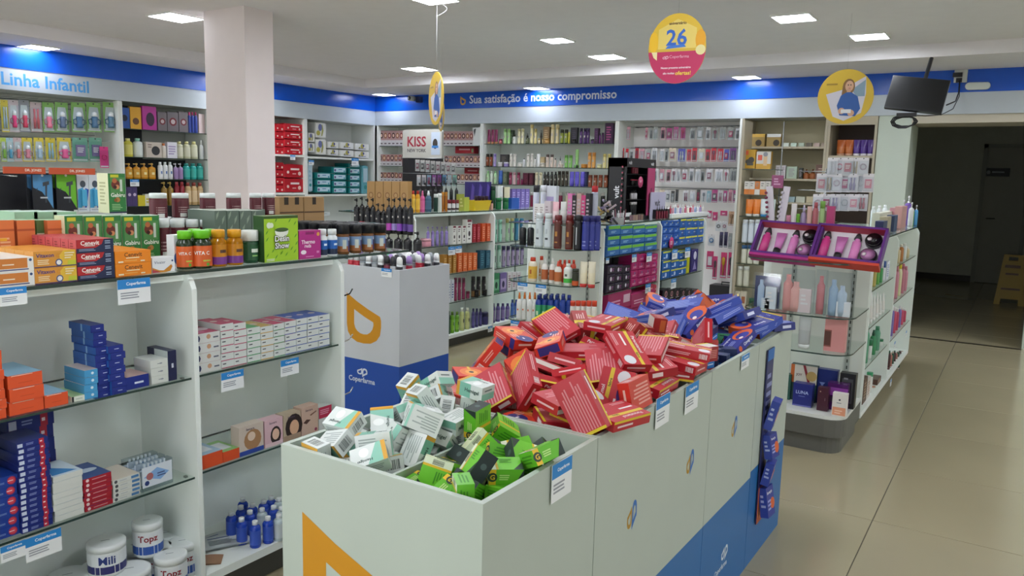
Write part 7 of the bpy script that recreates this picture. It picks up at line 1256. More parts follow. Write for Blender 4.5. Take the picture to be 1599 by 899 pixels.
# ================================================================== back wall
HX = [-8.13, -6.215, -4.215, -2.70]
wall_unit_y(HX[0]+.02, HX[1], [1.905, 1.615, 1.385, 1.1], 'back wall bay of hair colour boxes near corner')
wall_unit_y(HX[1], HX[2], [1.931, 1.631, 1.397, 1.1], 'back wall bay of shampoo bottles on glass shelves')
wall_unit_y(HX[2], HX[3], [], 'back wall bay of hanging nail and hair tools', back='e8e6e4')
HY = BY+.05
HCB = lambda c: [('r', 0, 0, 1, .38, 'c4c0c0'), ('r', 0, .38, 1, 1, 'a88480'), ('c', .5, .68, .42, c, 1.3), ('c', .5, .68, .22, 'd8b49c', 1.4), ('b', .2, .08, .8, .24, 1, '5a4c50')]
HR = ('3a1c18', '5c2c1c', '8a5a34', '2a1a1c', '7a2c2c', 'a8784c')
for (a, c_, n, t, z, w_) in ((592, 629, 6, 204, 1.905, 'upper left'), (590, 627, 6, 241, 1.615, 'middle left'), (592, 627, 6, 269, 1.385, 'lower left'), (690, 738, 8, 205, 1.905, 'upper right'), (693, 751, 9, 243, 1.615, 'middle right'), (693, 750, 9, 272, 1.385, 'lower right')):
    s_ = (c_-a)/n
    for i in range(n): h_ = HR[(i*2+n) % 6]; bx('y', HY, a+i*s_, a+(i+1)*s_, t, z, .06, '8a6a66', '%s hair colour box with portrait, %s shelf near the corner' % ({'3a1c18': 'dark brown', '5c2c1c': 'brown', '8a5a34': 'light brown', '2a1a1c': 'black', '7a2c2c': 'red', 'a8784c': 'blonde'}[h_], w_), F=HCB(h_), key='hc'+h_)
for (a, c_, t, b_, nm) in ((703, 740, 227, 239, 'upper'), (718, 750, 262, 271, 'lower')):
    p = on_y((a+c_)/2, b_, HY+.05); wd = (c_-a)*depth(p)/FOC; h = (b_-t)*depth(p)/FOC; b = MB(); b.box(-wd/2, wd/2, -.05, .05, 0, h, 'b0202c'); b.deco((-wd/2, -.05, 0), (wd, 0, 0), (0, 0, h), [('b', .2, .3, .8, .7, 1, 'e8b0b0'), ('r', .86, .1, .96, .6, '8aa070')])
    place(b.mesh('carton'), 'carton', (p.x, HY+.16, 1.905 - .29*(nm == 'upper') + .0 - .23*(nm == 'lower') if 0 else p.z), 0, 'wide red carton lying above the hair colour boxes, %s one' % nm, 'box')
bx('y', HY, 737, 752, 199, 1.905, .05, 'd8dad6', 'pale sign board with black arrow at bay corner', F=[('p', [(.2, .5), (.35, .95), (.1, .9)], '2a2a2c')], key='psb')
# shampoo bay
SB = {1: 1.9315, 2: 1.6315, 3: 1.3975}
def H(lv, kind, a, c_, t, col, cap, nm, lb=None, cat=None):
    pl = {1: 'top', 2: 'second', 3: 'third'}[lv]
    if kind == 'box': return bx('y', HY+.03, a, c_, t, SB[lv], .05, col, '%s box, %s shelf of shampoo bay' % (nm, pl), F=RB(col, cap), key='h'+col+cap)
    ty = {'jar': 'jar', 'tube': 'tube'}.get(kind, 'bottle')
    return bt('y', HY, a, c_, t, SB[lv], kind, col, cap, '%s %s, %s shelf of shampoo bay' % (nm, ty, pl), lb=lb, n=12, single=False, cat=ty, name=ty, deco=[(0, .6, .5, .2, 'b8b0a8')] if ty == 'bottle' else None)
wine, cream, gold = '7c1c4c', 'd8d0a4', 'd0b878'
for a in (759, 764.6, 770.2): H(1, 'tube', a, a+5.2, 202, wine, 'c88a5c', 'wine red', '8c2c5c')
H(1, 'jar', 776.5, 782.5, 217, 'c86a70', '7c1c3c', 'rose')
for a in (784, 789.8): H(1, 'cyl', a, a+5.3, 201, 'a0c884', '8cb870', 'pale green', 'acd490')
H(1, 'dropper', 798, 804, 206, 'd5d8d0', '1c2018', 'white label dropper', 'dde0d8'); H(1, 'box', 796, 800, 203, '2c3c28', '5c7c50', 'dark green')
for a in (806, 811.6): H(1, 'cyl', a, a+5, 201, cream, 'c8c090', 'cream', 'e0d8b0')
H(1, 'dropper', 818, 824.5, 208, '3c3c2c', '181810', 'dark olive dropper', '5c6444')
H(1, 'cyl', 825.5, 831, 194, cream, 'c8b474', 'tall cream', 'e0d4a0'); H(1, 'cyl', 832, 836.5, 201, 'd8c884', 'b8a860', 'pale gold', 'e0d090'); H(1, 'jar', 837, 846, 216, 'e0d4b0', 'c8b070', 'cream'); H(1, 'dropper', 841, 845, 203, '2a2418', '141008', 'black dropper')
H(1, 'box', 847, 856.5, 198, '8a6c40', 'c8b080', 'brown and gold'); H(1, 'jar', 848, 856, 216, 'c89c60', 'a88040', 'amber')
for a in (857.6, 865): H(1, 'cyl', a, a+6, 194, gold, 'd8c898', 'tall gold', 'dccca0')
for a in (872.5, 879): H(1, 'cyl', a, a+6, 202, '1c1c14', '2c2c20', 'black and yellow', '8a9430')
H(1, 'tube', 885.5, 888.5, 206, 'c0b838', 'a8a030', 'slim yellow', 'd0c848'); H(1, 'jar', 891, 897.5, 217, '2a2428', '141214', 'black'); H(1, 'box', 890, 900, 199, '26222c', '4c4454', 'black')
for a, c in ((903, 908), (909, 914), (914, 919)): H(1, 'cyl', a, c, 200, '3a1c54', '2a1440', 'deep purple', '4c2868')
H(1, 'jar', 920, 925.5, 217, '4c2860', '1c1028', 'purple'); H(1, 'box', 927, 933, 200, '3c1840', '6c3c70', 'plum'); H(1, 'round', 933.5, 937, 208, '5c2060', '2c1030', 'purple'); H(1, 'cyl', 937.5, 941.5, 207, '4c1c50', '2c1030', 'plum')
H(1, 'box', 943, 956, 192, '38183c', 'a84880', 'large plum and magenta')
H(2, 'cyl', 757, 762, 240, '2c1810', '1c1410', 'black and orange', '8c4420'); H(2, 'cyl', 762.4, 767.4, 240, '2c1810', '1c1410', 'black and orange', '8c4420'); H(2, 'cyl', 768, 773, 240, '9080b8', '8474b0', 'lavender', 'a494c8')
H(2, 'jar', 774.5, 782.5, 253, 'd4cccc', 'e0dede', 'white'); H(2, 'jar', 783.5, 792, 253, '9484bc', 'd8d4e0', 'lavender'); H(2, 'box', 780, 792, 241, '3a3634', '6a645c', 'dark grey')
for a in (793.4, 799.2, 820, 826): H(2, 'cyl', a, a+5, 240, 'd4cec4', 'dcd8d0', 'off-white', 'dcd6cc')
H(2, 'jar', 805.5, 813, 254, 'd0cac0', 'dedad4', 'off-white'); H(2, 'round', 814.5, 818.5, 247, 'd4d4d8', '26262a', 'small white'); H(2, 'round', 832, 836, 246, 'dad6d0', '26262a', 'small white'); H(2, 'tube', 836, 841.5, 240, 'dcdcd8', 'c8c8c4', 'white', 'e0e0dc')
H(2, 'jar', 840, 849, 254, 'd0c8bc', 'd8d4cc', 'pale'); H(2, 'box', 841.5, 849.5, 245, 'a8946c', 'c8b890', 'tan')
for a in (850, 856.8): H(2, 'cyl', a, a+5.6, 241, 'd8c4b8', '5a4c48', 'pale pink', 'dccabc')
H(2, 'round', 863.3, 867.3, 247, 'd8c4b8', '2c2424', 'small pink'); H(2, 'jar', 868.5, 877, 255, 'd4c0b4', 'dcd0c8', 'pink'); H(2, 'dropper', 871, 875, 244, 'c8bcb4', '1c1a18', 'clear dropper')
for a in (879.2, 885.8): H(2, 'cyl', a, a+6, 242, '7cb45c', '5c9440', 'green', '88c068')
H(2, 'tube', 896, 901.5, 233, '88b868', '1c2c18', 'tall green', '94c474'); H(2, 'jar', 893, 902, 257, '7cb464', '98c47c', 'green'); H(2, 'jar', 904, 914.5, 256, 'b8782c', 'd09848', 'amber')
for a in (915.5, 922): H(2, 'cyl', a, a+6, 238, 'c88a3c', 'b87830', 'amber', 'd89c50')
H(2, 'jar', 929.5, 938, 256, 'd0cc9c', 'd8d4a8', 'cream')
for a in (939, 946): H(2, 'cyl', a, a+6, 240, 'c8bc7c', 'b8a860', 'pale gold', 'd4c88c')
for a in (757, 768.5): H(3, 'round', a, a+5.4, 267, 'a8d09c', '8cc080', 'green', 'b8d8ac')
H(3, 'round', 763, 768, 267, 'd4dcd0', 'dce4d8', 'white and green'); H(3, 'tube', 775.5, 782.5, 266, '2c58a8', '1c4488', 'blue', '3868b8'); H(3, 'box', 784, 791, 268, '54604c', '8a9478', 'grey green')
for a in (792.5, 805): H(3, 'cyl', a, a+5.2, 269, '7c2444', '6c1c38', 'wine red', '8c3454')
H(3, 'cyl', 798.5, 803.5, 269, 'd0a0a8', 'b88890', 'pink', 'd8b0b4'); H(3, 'round', 811, 815, 279, '7c2450', '5c1c3c', 'short wine red'); H(3, 'box', 815.5, 824, 270, '4c1428', '7c3448', 'deep wine'); H(3, 'box', 825, 831.5, 270, '481828', '703040', 'deep wine')
for a in (833, 839.5): H(3, 'cyl', a, a+5.4, 269, 'd0c8a8', 'c8c09c', 'cream', 'd8d0b4')
for a in (846, 851, 857, 863): H(3, 'round', a, a+5, 268, '1c1a18', '141210', 'black', '2c2820')
for a in (868.5, 874.5, 880.3): H(3, 'cyl', a, a+5.2, 267, '181614', '2c2418', 'black and gold', '3c3424')
for a in (887, 895, 903.5): H(3, 'tube', a, a+7, 268, '5c50c0', '4c40a8', 'violet blue', '6c60cc')
H(3, 'box', 911, 915.5, 268, '1c2050', '3c4478', 'navy')
for a in (916, 924, 932, 940.5): H(3, 'cyl', a, a+6.8, 273, '7c3c24', '6c3420', 'copper brown', '8c4c30')
H(3, 'box', 947, 952, 275, '2c2824', '5a5048', 'dark')
for i in range(16): bt('y', HY+.12, 770+i*11, 777+i*11, 300, 1.1005, 'cyl', ('4c3c60', '7c2444', 'c8c0a0', '1c1a18')[i % 4], 'c8c4c0', '%s bottle, lowest glass shelf behind the gondola goods' % ('violet', 'wine', 'cream', 'black')[i % 4], n=10, single=True)
# hanging tools bay
TY = BY+.14
def hang_y(a, c_, t, b_, card, inner, shape, label, y=TY, band=None):
    p = on_y((a+c_)/2, t, y); wd = (c_-a)*depth(p)/FOC*.97; h = p.z-on_y((a+c_)/2, b_, y).z
    return place(blister(wd, h, card, inner, band, shape), 'blister_pack', (p.x, y, p.z), random.uniform(-.12, .12), label, 'blister pack')
CN = {'c8909c': 'rose', 'd8d6d8': 'white', '9a9c98': 'grey', 'a83c78': 'magenta', 'c82c3c': 'red', '5a5cb0': 'blue', 'd8c8b0': 'cream', 'd4a8b4': 'pale pink', '4c4a48': 'dark', '8cb4c0': 'pale blue', '6c2c78': 'purple'}
IN = ['d4d4d8', '6a6a70', 'a83a5c', 'c8c8cc', '8a4c60', '3c3c40']
ROWS = [(198, 218, [(979, 985, 'c8909c'), (1008, 1012, 'c8909c'), (1015, 1020, '9a9c98'), (1021, 1028, '9a9c98'), (1032, 1040, 'c8909c'), (1041, 1050, 'a83c78'), (1052, 1060, 'a83c78'), (1063, 1071, 'a83c78'), (1078, 1086, '9a9c98'), (1089, 1099, '9a9c98'), (1103, 1110, 'd8d6d8'), (1113, 1122, '9a9c98'), (1125, 1134, '9a9c98'), (1137, 1147, '9a9c98'), (1149, 1156, 'd8d6d8')], 'first'),
        (231, 252, [(970, 975, 'c82c3c'), (977, 982, 'c82c3c'), (984, 990, 'd8d6d8'), (992, 998, 'c82c3c'), (999, 1007, 'c8909c'), (1009, 1017, '9a9c98'), (1018, 1027, 'd8d6d8'), (1031, 1038, 'd8d6d8'), (1039, 1044, '9a9c98'), (1045, 1056, 'd8c8b0'), (1059, 1071, '5a5cb0'), (1073, 1080, 'c82c3c'), (1081, 1089, 'c82c3c'), (1091, 1101, 'd8c8b0'), (1102, 1110, 'c82c3c'), (1111, 1119, 'c82c3c'), (1121, 1130, 'c82c3c'), (1131, 1139, '5a5cb0'), (1140, 1150, '6c2c78')], 'second'),
        (263, 284, [(1018, 1028, 'd4a8b4'), (1030, 1038, 'c8909c'), (1041, 1048, 'c8909c'), (1049, 1057, 'd4a8b4'), (1058, 1063, 'd4a8b4'), (1065, 1074, 'd4a8b4'), (1077, 1084, 'd8d6d8'), (1086, 1094, 'd8d6d8'), (1095, 1101, '9a9c98'), (1103, 1113, 'd4a8b4'), (1117, 1129, 'd4a8b4'), (1131, 1138, 'd8d6d8'), (1140, 1152, '9a9c98')], 'third'),
        (296, 316, [(1030, 1038, 'd8c8b0'), (1040, 1047, 'd8d6d8'), (1048, 1054, '4c4a48'), (1055, 1060, '4c4a48'), (1067, 1076, 'd4a8b4'), (1077, 1086, 'd4a8b4'), (1088, 1094, '4c4a48'), (1096, 1103, 'd8d6d8'), (1104, 1111, '8cb4c0'), (1112, 1121, 'a83c78'), (1122, 1129, 'd4a8b4'), (1130, 1136, 'a83c78'), (1138, 1144, 'c8909c'), (1145, 1152, 'a83c78')], 'fourth')]
for t, b_, L_s, nm in ROWS:
    for i, (a, c_, cd) in enumerate(L_s):
        hang_y(a, c_, t + (i % 3), b_, 'd5d2d4' if cd in ('d8d6d8', 'd4a8b4') else cd, IN[(i*5+len(L_s)) % 6], ('long', 'box', 'long', 'brush')[i % 4], '%s carded beauty tool, %s row of hooks on the back wall' % (CN[cd], nm))
    p = on_y(1060, t-1, BY+.16); b = MB()
    b.tube([(-4.15, BY+.40, p.z+.012), (-2.76, BY+.40, p.z+.012)], .006, mat('9a9ca0', .3, 'metal'), 5)
    for (a, c_, cd) in L_s: q = on_y((a+c_)/2, t, BY+.14); b.tube([(q.x, BY+.43, q.z+.004), (q.x, BY+.11, q.z+.004)], .0028, mat('9a9ca0', .3, 'metal'), 5)
    tag(b.build('hook_rail'), '%s rail of wire hooks in the back wall tool bay' % nm, 'hook rail')
for (a, c_, t, b_, cd, inn, sh, nm) in ((1105, 1112, 329, 341, 'c8286c', 'd8d8dc', 'box', 'pink carded tool'), (1113, 1121, 331, 345, 'c8286c', 'c83c7c', 'box', 'pink carded tool'), (1125, 1136, 329, 337, 'c8286c', 'c83c7c', 'box', 'small crimson pack'), (1138, 1148, 330, 352, 'c8a080', 'a87c58', 'brush', 'tan carded brush'), (1118, 1127, 345, 361, 'd8d6d8', '1c1a1c', 'ring', 'carded black scissors'), (1128, 1136, 345, 361, 'd8d6d8', 'a82c50', 'ring', 'carded red scissors'),
        (1106, 1117, 366, 384, 'd8d6d8', '3c78b0', 'ring', 'pack with blue round brush'), (1124, 1130, 362, 386, '4a4468', '2c2844', 'long', 'dark violet comb pack'), (1131, 1137, 362, 386, '4a4468', '3c3050', 'long', 'dark violet comb pack'), (1138, 1144, 364, 388, '9a9c98', 'd8d8dc', 'long', 'grey comb pack'),
        (1104, 1115, 392, 420, 'c83c70', 'd8d0d4', 'box', 'pink striped pack'), (1114, 1121, 400, 436, 'c83c70', '4c3038', 'brush', 'pink carded dark hair brush'), (1126, 1136, 394, 434, 'c83c70', 'd8a428', 'brush', 'pink carded yellow hair brush'), (1138, 1146, 394, 434, 'c83c70', '2c2a30', 'brush', 'pink carded black hair brush')):
    hang_y(a, c_, t, b_, cd, inn, sh, nm + ' low on the back wall hooks', y=BY+.2)
bx('y', HY, 1112, 1142, 458, .52, .2, '26242a', 'black case on the low shelf of the tool bay', key='bcs', h0=None) if 0 else None
p = on_y(1127, 482, HY); b = MB(); b.box(-.16, .16, 0, .2, 0, .17, '26242a'); b.tube([(-.05, .1, .17), (-.05, .1, .2), (.05, .1, .2), (.05, .1, .17)], .008, '1c1a1e'); tag(b.build('case', None, (p.x, HY, .1505)), 'black carrying case at the bottom of the tool bay', 'case')
# beige unit at the right end of the back wall
beige = 'a89c88'
wall_unit_y(-2.70, -1.80, [1.893, 1.553, 1.30, 1.05, .80, .52], 'beige wall unit with cosmetics and soaps', back='c4bc9c', solid=True, wood='b0a690')
wall_unit_y(-1.80, -1.325, [1.80, 1.45, 1.1, .8], 'narrow beige wall unit with dark brown niche', back='4c3c34', solid=True, wood='b0a690')
b = MB(); b.box(-1.79, -1.33, BY+.42, BY+.438, 1.8, 2.19, '4c3c34')
b = MB(); b.box(-1.80, -1.325, BY-.004, BY+.0, 2.11, 2.196, 'b0a690'); tag(b.build('front_rail'), 'beige top board above the brown niche', 'board')
def NB(a, c_, t, z, kind, col, cap, nm, lb=None, y=HY+.02): return bt('y', y, a, c_, t, z, kind, col, cap, nm, lb=lb, n=14)
for a in (1305, 1318): NB(a, a+12, 218, 1.8005, 'tube', 'b8602c', 'd8a888', 'orange sun cream tube in the brown niche', 'c06c34')
for a in (1331, 1342, 1353): NB(a, a+10, 218, 1.8005, 'tube', '4c3080', 'e0dce4', 'purple sun cream tube with white cap in the brown niche', '54388c')
for i, (a, c_, t, col, nm) in enumerate(((1161, 1180, 234, 'c89a28', 'yellow sunscreen gift box with dark round picture'), (1181, 1204, 236, 'd0ccc4', 'white and yellow sunscreen gift box'))):
    p = on_y((a+c_)/2, 263 if i == 0 else 264, 8.55); wd = (c_-a)*depth(p)/FOC*.97; h = (263-t)*depth(p)/FOC; b = MB(); b.box(-wd/2, wd/2, -.03, .03, 0, h, mat('c89a28', .3))
    b.deco((-wd/2, -.03, 0), (wd, 0, 0), (0, 0, h), [('r', 0, 0, 1, 1, col), ('r', .12, .72, .4, .94, 'd8603c'), ('c', .38, .36, .2, '4a4844'), ('c', .66, .45, .26, '4a4844'), ('r', .3, .16, .85, .3, '5a5850')] if i == 0 else [('r', 0, 0, 1, 1, 'd0ccc4'), ('r', 0, 0, 1, .3, 'd0a040'), ('r', .1, .5, .4, .8, 'd8604c'), ('r', .5, .2, .75, .8, 'd8b890'), ('c', .62, .84, .16, '8a8c94')])
    place(b.mesh('carton'), 'carton', (p.x, 8.55, p.z), 0, nm, 'box')
# free-standing glass column of sun care in front of the beige unit
sx0, sx1 = on_y(1160, 300, 8.5).x, on_y(1213, 300, 8.5).x
SC = {k: zat(py, (sx0+sx1)/2, 8.45) for k, py in (('a', 264), ('b', 304), ('c', 338), ('d', 379.5), ('e', 412), ('f', 448), ('g', 483))}
t = empty('sun_care_column', ((sx0+sx1)/2, 8.55, 0)); cx_, hw = (sx0+sx1)/2, (sx1-sx0)/2
for k, z in SC.items(): b = MB(); glass(b, -hw, hw, -.13, .13, z, .007); obj('glass_shelf', b.mesh('glass_shelf'), t)
b = MB(); b.box(-hw-.02, -hw, -.13, .16, 0, 2.15, 'b8ae98'); obj('side_panel', b.mesh('side_panel'), t)
b = MB(); b.box(hw-.03, hw-.02, .14, .15, 0, 2.15, mat('8a8e90', .3, 'metal')); b.box(-hw, hw, .15, .16, .1, .6, 'b8ae98'); b.box(-hw, hw, -.13, .16, 0, .1, 'b8ae98'); obj('frame', b.mesh('frame'), t)
tag(t, 'slim shelf column of sun creams left of the beige unit', 'shelf')
YS = 8.44
for i, c in enumerate(('d0ccc4', 'd0ccc4', 'c87838', 'd0ccc4', 'd0ccc4')): bx('y', YS, 1161+i*8.2, 1169+i*8.2, 283, SC['b'], .04, 'd0ccc4', '%s sunscreen carton on the sun care column' % ('orange' if i == 2 else 'white and orange'), F=[('r', 0, 0, 1, 1, c), ('r', 0, 0, 1, .4, 'd07a34' if i != 2 else 'd8d4cc'), ('b', .2, .6, .8, .9, 2, '8a8480')], key='sun%s' % c)
for i, (c, cp, lb) in enumerate((('e08038', 'd8d4cc', 'e07a28'), ('e08038', 'd8d4cc', 'e07a28'), ('d0d8dc', '2c7cb0', 'd4dcdc'), ('c0ccc8', 'b8c4c0', 'b8c8c4'))):
    NB(1162+i*11.5, 1173+i*11.5, 311, SC['c'], 'tube', c, cp, '%s sun cream tube on the sun care column' % ('orange', 'orange', 'white and blue', 'grey green')[i], lb, y=YS)
for i in range(3): NB(1156+i*9.5, 1165+i*9.5, 343, SC['d'], 'can', 'c8d2dc', 'd9dee2', 'white and blue spray can on the sun care column', 'd0d8e0', y=YS)
for i in range(3): NB(1155+i*9.5, 1164+i*9.5, 383, SC['e'], 'cyl', 'd0d0bc', '34608c', 'cream lotion bottle with blue top on the sun care column', 'd4d4c4', y=YS)
for i in range(2): NB(1148+i*10, 1157+i*10, 416, SC['f'], 'cyl', 'd0d0bc', 'd8dad4', 'cream lotion bottle with blue band on the sun care column', 'd4d4c4', y=YS)
for i in range(2): bx('y', YS, 1145+i*9.5, 1154+i*9.5, 455, SC['g'], .04, 'd4ccb8', 'cream carton with brown label on the sun care column', F=[('r', .2, .3, .8, .7, 'a86a48')], key='crl')
NB(1167, 1176, 466, SC['g'], 'jar', '2c5c44', '3c6c50', 'small green jar on the sun care column', y=YS)
# goods on the beige shelves
for i in range(6): bx('y', HY+.02, 1222+i*12, 1231+i*12, 223, 1.8935, .04, ('c8d0c4', 'b8ccbc', 'a8b8a8', '5c5448', 'c0a8a0', 'a89888')[i], '%s soap bar on the top beige shelf' % ('white', 'pale green', 'green', 'dark', 'rose', 'brown')[i], key='soap%d' % i)
for a, c_, col, nm in ((1162, 1193, 'c8a048', 'gold boxed gift set lying on the top beige shelf'), (1196, 1218, 'd8d8d4', 'white and gold boxed gift set on the top beige shelf')): bx('y', HY+.02, a, c_, 209, 1.8935, .12, '9a8048', nm, F=[('r', 0, .75, 1, 1, col), ('c', .7, .3, .25, '3c3428')], key='gg'+col)
for i, (a, c_, t, col, nm) in enumerate(((1210, 1217, 258, 'dcd6da', 'white and lilac carton'), (1218, 1225, 258, 'dcd6da', 'white and lilac carton'), (1227, 1243, 260, 'b8ccb8', 'pale green carton'), (1246, 1252, 262, '2c3028', 'black bottle shaped carton'))): bx('y', HY+.02, a, c_, t, 1.5535, .05, col, nm + ' on the middle beige shelf', F=RB(col, 'a098a0'), key='mbs%s' % col)
for i in range(2): bt('y', HY+.03, 1252+i*10, 1262+i*10, 264, 1.5535, 'dropper', '9c5c34', '7c4424', 'amber scented oil bottle on the middle beige shelf', n=12)
bx('y', HY+.03, 1272, 1294, 257, 1.5535, .1, '6c4c40', 'brown cosmetic case on the middle beige shelf', F=[('b', .2, .3, .8, .8, 3, 'b89c8c')], key='bcc')
for i, (a, c_, col, nm) in enumerate(((1222, 1240, '9cb4bc', 'pale blue carton'), (1242, 1256, 'c8ccbc', 'cream carton'), (1258, 1276, 'c8bc9c', 'sand carton'), (1278, 1296, 'b8a048', 'mustard carton'))): bx('y', HY+.03, a, c_, 307, 1.3005, .12, col, nm + ' lying on the lower beige shelf', key='lbs%s' % col)
# ================================================================== hanging discs
def disc(x, y, z, rx, rz_, yaw, ops_fn, label, wire=True):
    t = empty('hanging_disc', (x, y, z), yaw); n = 40
    b = MB(); ring = [(rx*math.cos(2*PI*i/n), rz_*math.sin(2*PI*i/n)) for i in range(n)]
    b.rings([[(p[0], -.0025, p[1]) for p in ring], [(p[0], .0025, p[1]) for p in ring]], 'd8b23a', n, (True, True), False); dd = obj('disc', b.mesh('disc'), t)
    for s_ in (1, -1):
        b = MB(); ops_fn(b, rx, rz_, s_); obj('print', b.mesh('print'), dd)
    if wire: b = MB(); b.tube([(0, 0, rz_), (.0, 0, CEIL-z-.002)], .0006, 'b0b0b2', 5); obj('wire', b.mesh('wire'), t)
    return tag(t, label, 'hanging sign')
def half(rx, rz_, v, top, n=24):      # polygon of the part of the ellipse above or below height fraction v (0..1)
    s = 2*v-1; a = math.asin(max(-1, min(1, s))); pts = []
    if top: rng_ = [a + (PI-2*a)*i/n for i in range(n+1)]
    else: rng_ = [PI-a + (PI+2*a)*i/n for i in range(n+1)]
    return [(.5+.498*math.cos(q), .5+.498*math.sin(q)) for q in rng_]
def fr(b, rx, rz_, s_, ops): b.deco((-rx*s_, -.0026*s_, -rz_), (2*rx*s_, 0, 0), (0, 0, 2*rz_), ops, .0002, .0002)
def anniv(b, rx, rz_, s_):
    fr(b, rx, rz_, s_, [('p', half(rx, rz_, .5, True), 'e3bd34'), ('p', [(.17, .5), (.17, .78), (.5, .92), (.83, .78), (.83, .5)], 'e8cf6a'), ('p', half(rx, rz_, .46, False), 'c02a5c'),
        ('c', .09, .6, .08, 'f0c020', 2.2), ('c', .9, .62, .085, 'eaa818', 1.9), ('c', .91, .47, .085, 'e6dc9c'), ('p', [(.06, .46), (.16, .46), (.16, .34), (.1, .38)], 'ecdca4'),
        ('T', '26', .49, .66, .36, .3, '2f66c4'), ('p', [(.3, .5), (.66, .52), (.62, .56), (.34, .54)], '3f7ad0'), ('T', 'aniversário', .5, .86, .3, .05, '6a4a28'), ('leaf', .26, .355, .05, .045, 'e8b8c8', 1, 0), ('leaf', .315, .345, .05, .055, 'e8b8c8', 0, 1), ('t', 'Coperfarma', .55, .38, .34, .07, 'e8b8c8'),
        ('T', 'Nosso presente aniversário', .5, .225, .52, .05, 'f4e8ec'), ('T', 'são muitas', .38, .15, .2, .04, 'f4e8ec'), ('T', 'ofertas!', .63, .15, .27, .06, 'f0d84c')])
def portrait(b, rx, rz_, s_):
    fr(b, rx, rz_, s_, [('p', half(rx, rz_, .001, True), 'dcb83a'), ('p', [(.15, .55), (.42, .62), (.84, .86), (.86, .55), (.8, .2), (.5, .06), (.3, .14)], 'd8d4e0'), ('p', [(.6, .62), (.84, .8), (.84, .5), (.7, .5)], '8aa4b8'),
        ('c', .55, .68, .11, '8a6438', 1.35), ('p', [(.44, .66), (.5, .7), (.52, .42), (.42, .36)], '8a6438'), ('c', .56, .69, .075, 'dcae90', 1.35), ('r', .52, .56, .59, .64, 'd4a284'),
        ('p', [(.36, .34), (.42, .52), (.52, .58), (.6, .58), (.72, .5), (.78, .28), (.7, .14), (.42, .16)], '2c5ca8'), ('c', .45, .24, .06, 'd8a88c'), ('c', .62, .2, .06, 'd8a88c'), ('r', .44, .2, .62, .27, 'e8e6ea'), ('c', .54, .71, .012, '3a2a20'), ('c', .585, .71, .012, '3a2a20'), ('r', .545, .645, .585, .655, 'b8505c'), ('b', .15, .7, .35, .76, 1, 'a8862c')])
p = on_y(1057, 76, 4.0); disc(p.x, 4.0, p.z, .152, .178, .12, anniv, 'yellow and magenta anniversary disc hanging from ceiling, large blue 26')
p = on_y(1320, 151, 6.2); disc(p.x, 6.2, p.z, .19, .195, .05, portrait, 'yellow round hanging disc with woman in blue shirt, beside the television')
p = on_y(681, 154, 4.6); disc(p.x, 4.6, p.z, .178, .19, -.593, portrait, 'hanging disc seen nearly edge-on, in front of the blue band')
p = on_y(689, 180, 6.0); disc(p.x, 6.0, p.z, .18, .15, -.75, portrait, 'smaller disc half hidden behind the edge-on hanging disc')
p = on_y(690, 20, 4.6); q0 = on_y(681, 0, 4.6); b = MB(); b.tube([(q0.x+.1*math.sin(i/8*PI), 4.6, q0.z-.02-.012*i) for i in range(9)], .0008, 'c8c8ca', 5); tag(b.build('loose_thread'), 'curl of loose thread hanging beside the disc wire', 'thread')
# ================================================================== television with its cables, socket, emergency lamp, camera
TVY = 7.4
c0, c1, c2, c3 = [on_y(*q, TVY) for q in ((1394, 117), (1484, 125), (1471, 179), (1381, 170))]
cen = (c0+c1+c2+c3)/4; tw, th = (c1-c0).length, (c0-c3).length; roll = -math.atan2((c1-c0).z, (c1-c0).x)
t = empty('television', cen); t.rotation_euler = (math.radians(-14), roll, 0.0)
b = MB(); b.box(-tw/2, tw/2, -.015, .03, -th/2, th/2, mat('101114', .35)); b.box(-tw*.3, tw*.3, .03, .05, -th*.3, th*.3, mat('101114', .5)); obj('body', b.mesh('body'), t)
b = MB(); b.deco((-tw/2+.008, -.0152, -th/2+.012), (tw-.016, 0, 0), (0, 0, th-.02), [('r', 0, 0, 1, 1, mat('050608', .3))]); obj('screen', b.mesh('screen'), t)
b = MB(); b.tube([(0, .04, 0), (0, .2, .05), (0, .25, CEIL-cen.z-.05)], .016, mat('26282c', .4)); obj('bracket', b.mesh('bracket'), t)
tag(t, 'black television tilted downward under the blue band', 'television')
b = MB(); q = on_y(1410, 184, TVY)
for j in range(3): b.tube([(q.x+.09*math.cos(a/10*2*PI)+.01*j, TVY+.01*j, q.z-.03+(.055-.008*j)*math.sin(a/10*2*PI)) for a in range(11)], .006, '131316', 5)
b.box(q.x-.05, q.x+.1, TVY-.015, TVY+.02, q.z+.01, q.z+.04, '1a1a1c'); tag(b.build('cable_bundle'), 'coiled black cables and adapter hanging below the television', 'cable')
s0 = on_y(1499, 124, BY-.05)
b = MB(); pts = [s0, on_y(1497, 145, BY-.06), on_y(1492, 158, BY-.3), on_y(1478, 164, TVY+.1)]; b.tube(pts, .006, '1c1d22', 6)
pts = [s0, on_y(1498, 150, BY-.06), on_y(1488, 170, BY-.2), on_y(1470, 179, TVY+.3), on_y(1445, 181, TVY+.1), on_y(1424, 180, TVY+.05)]; b.tube(pts, .004, '2a2c34', 6); tag(b.build('power_cable'), 'dark cables looping from the ceiling socket to the television', 'cable')
q = on_y(1500, 114, BY-.006)
b = MB(); b.box(q.x-.05, q.x+.06, BY-.03, BY-.007, 2.49, SOF-.001, 'c8ccc8'); b.box(q.x-.06, q.x+.02, BY-.06, BY-.03, 2.54, 2.58, '141416'); b.box(q.x-.03, q.x+.02, BY-.05, BY-.03, 2.49, 2.53, '141416'); tag(b.build('socket'), 'white wall socket with black plugs on the blue band', 'socket')
q0, q1 = on_y(1507, 135, BY-.02), on_y(1547, 133, BY-.02)
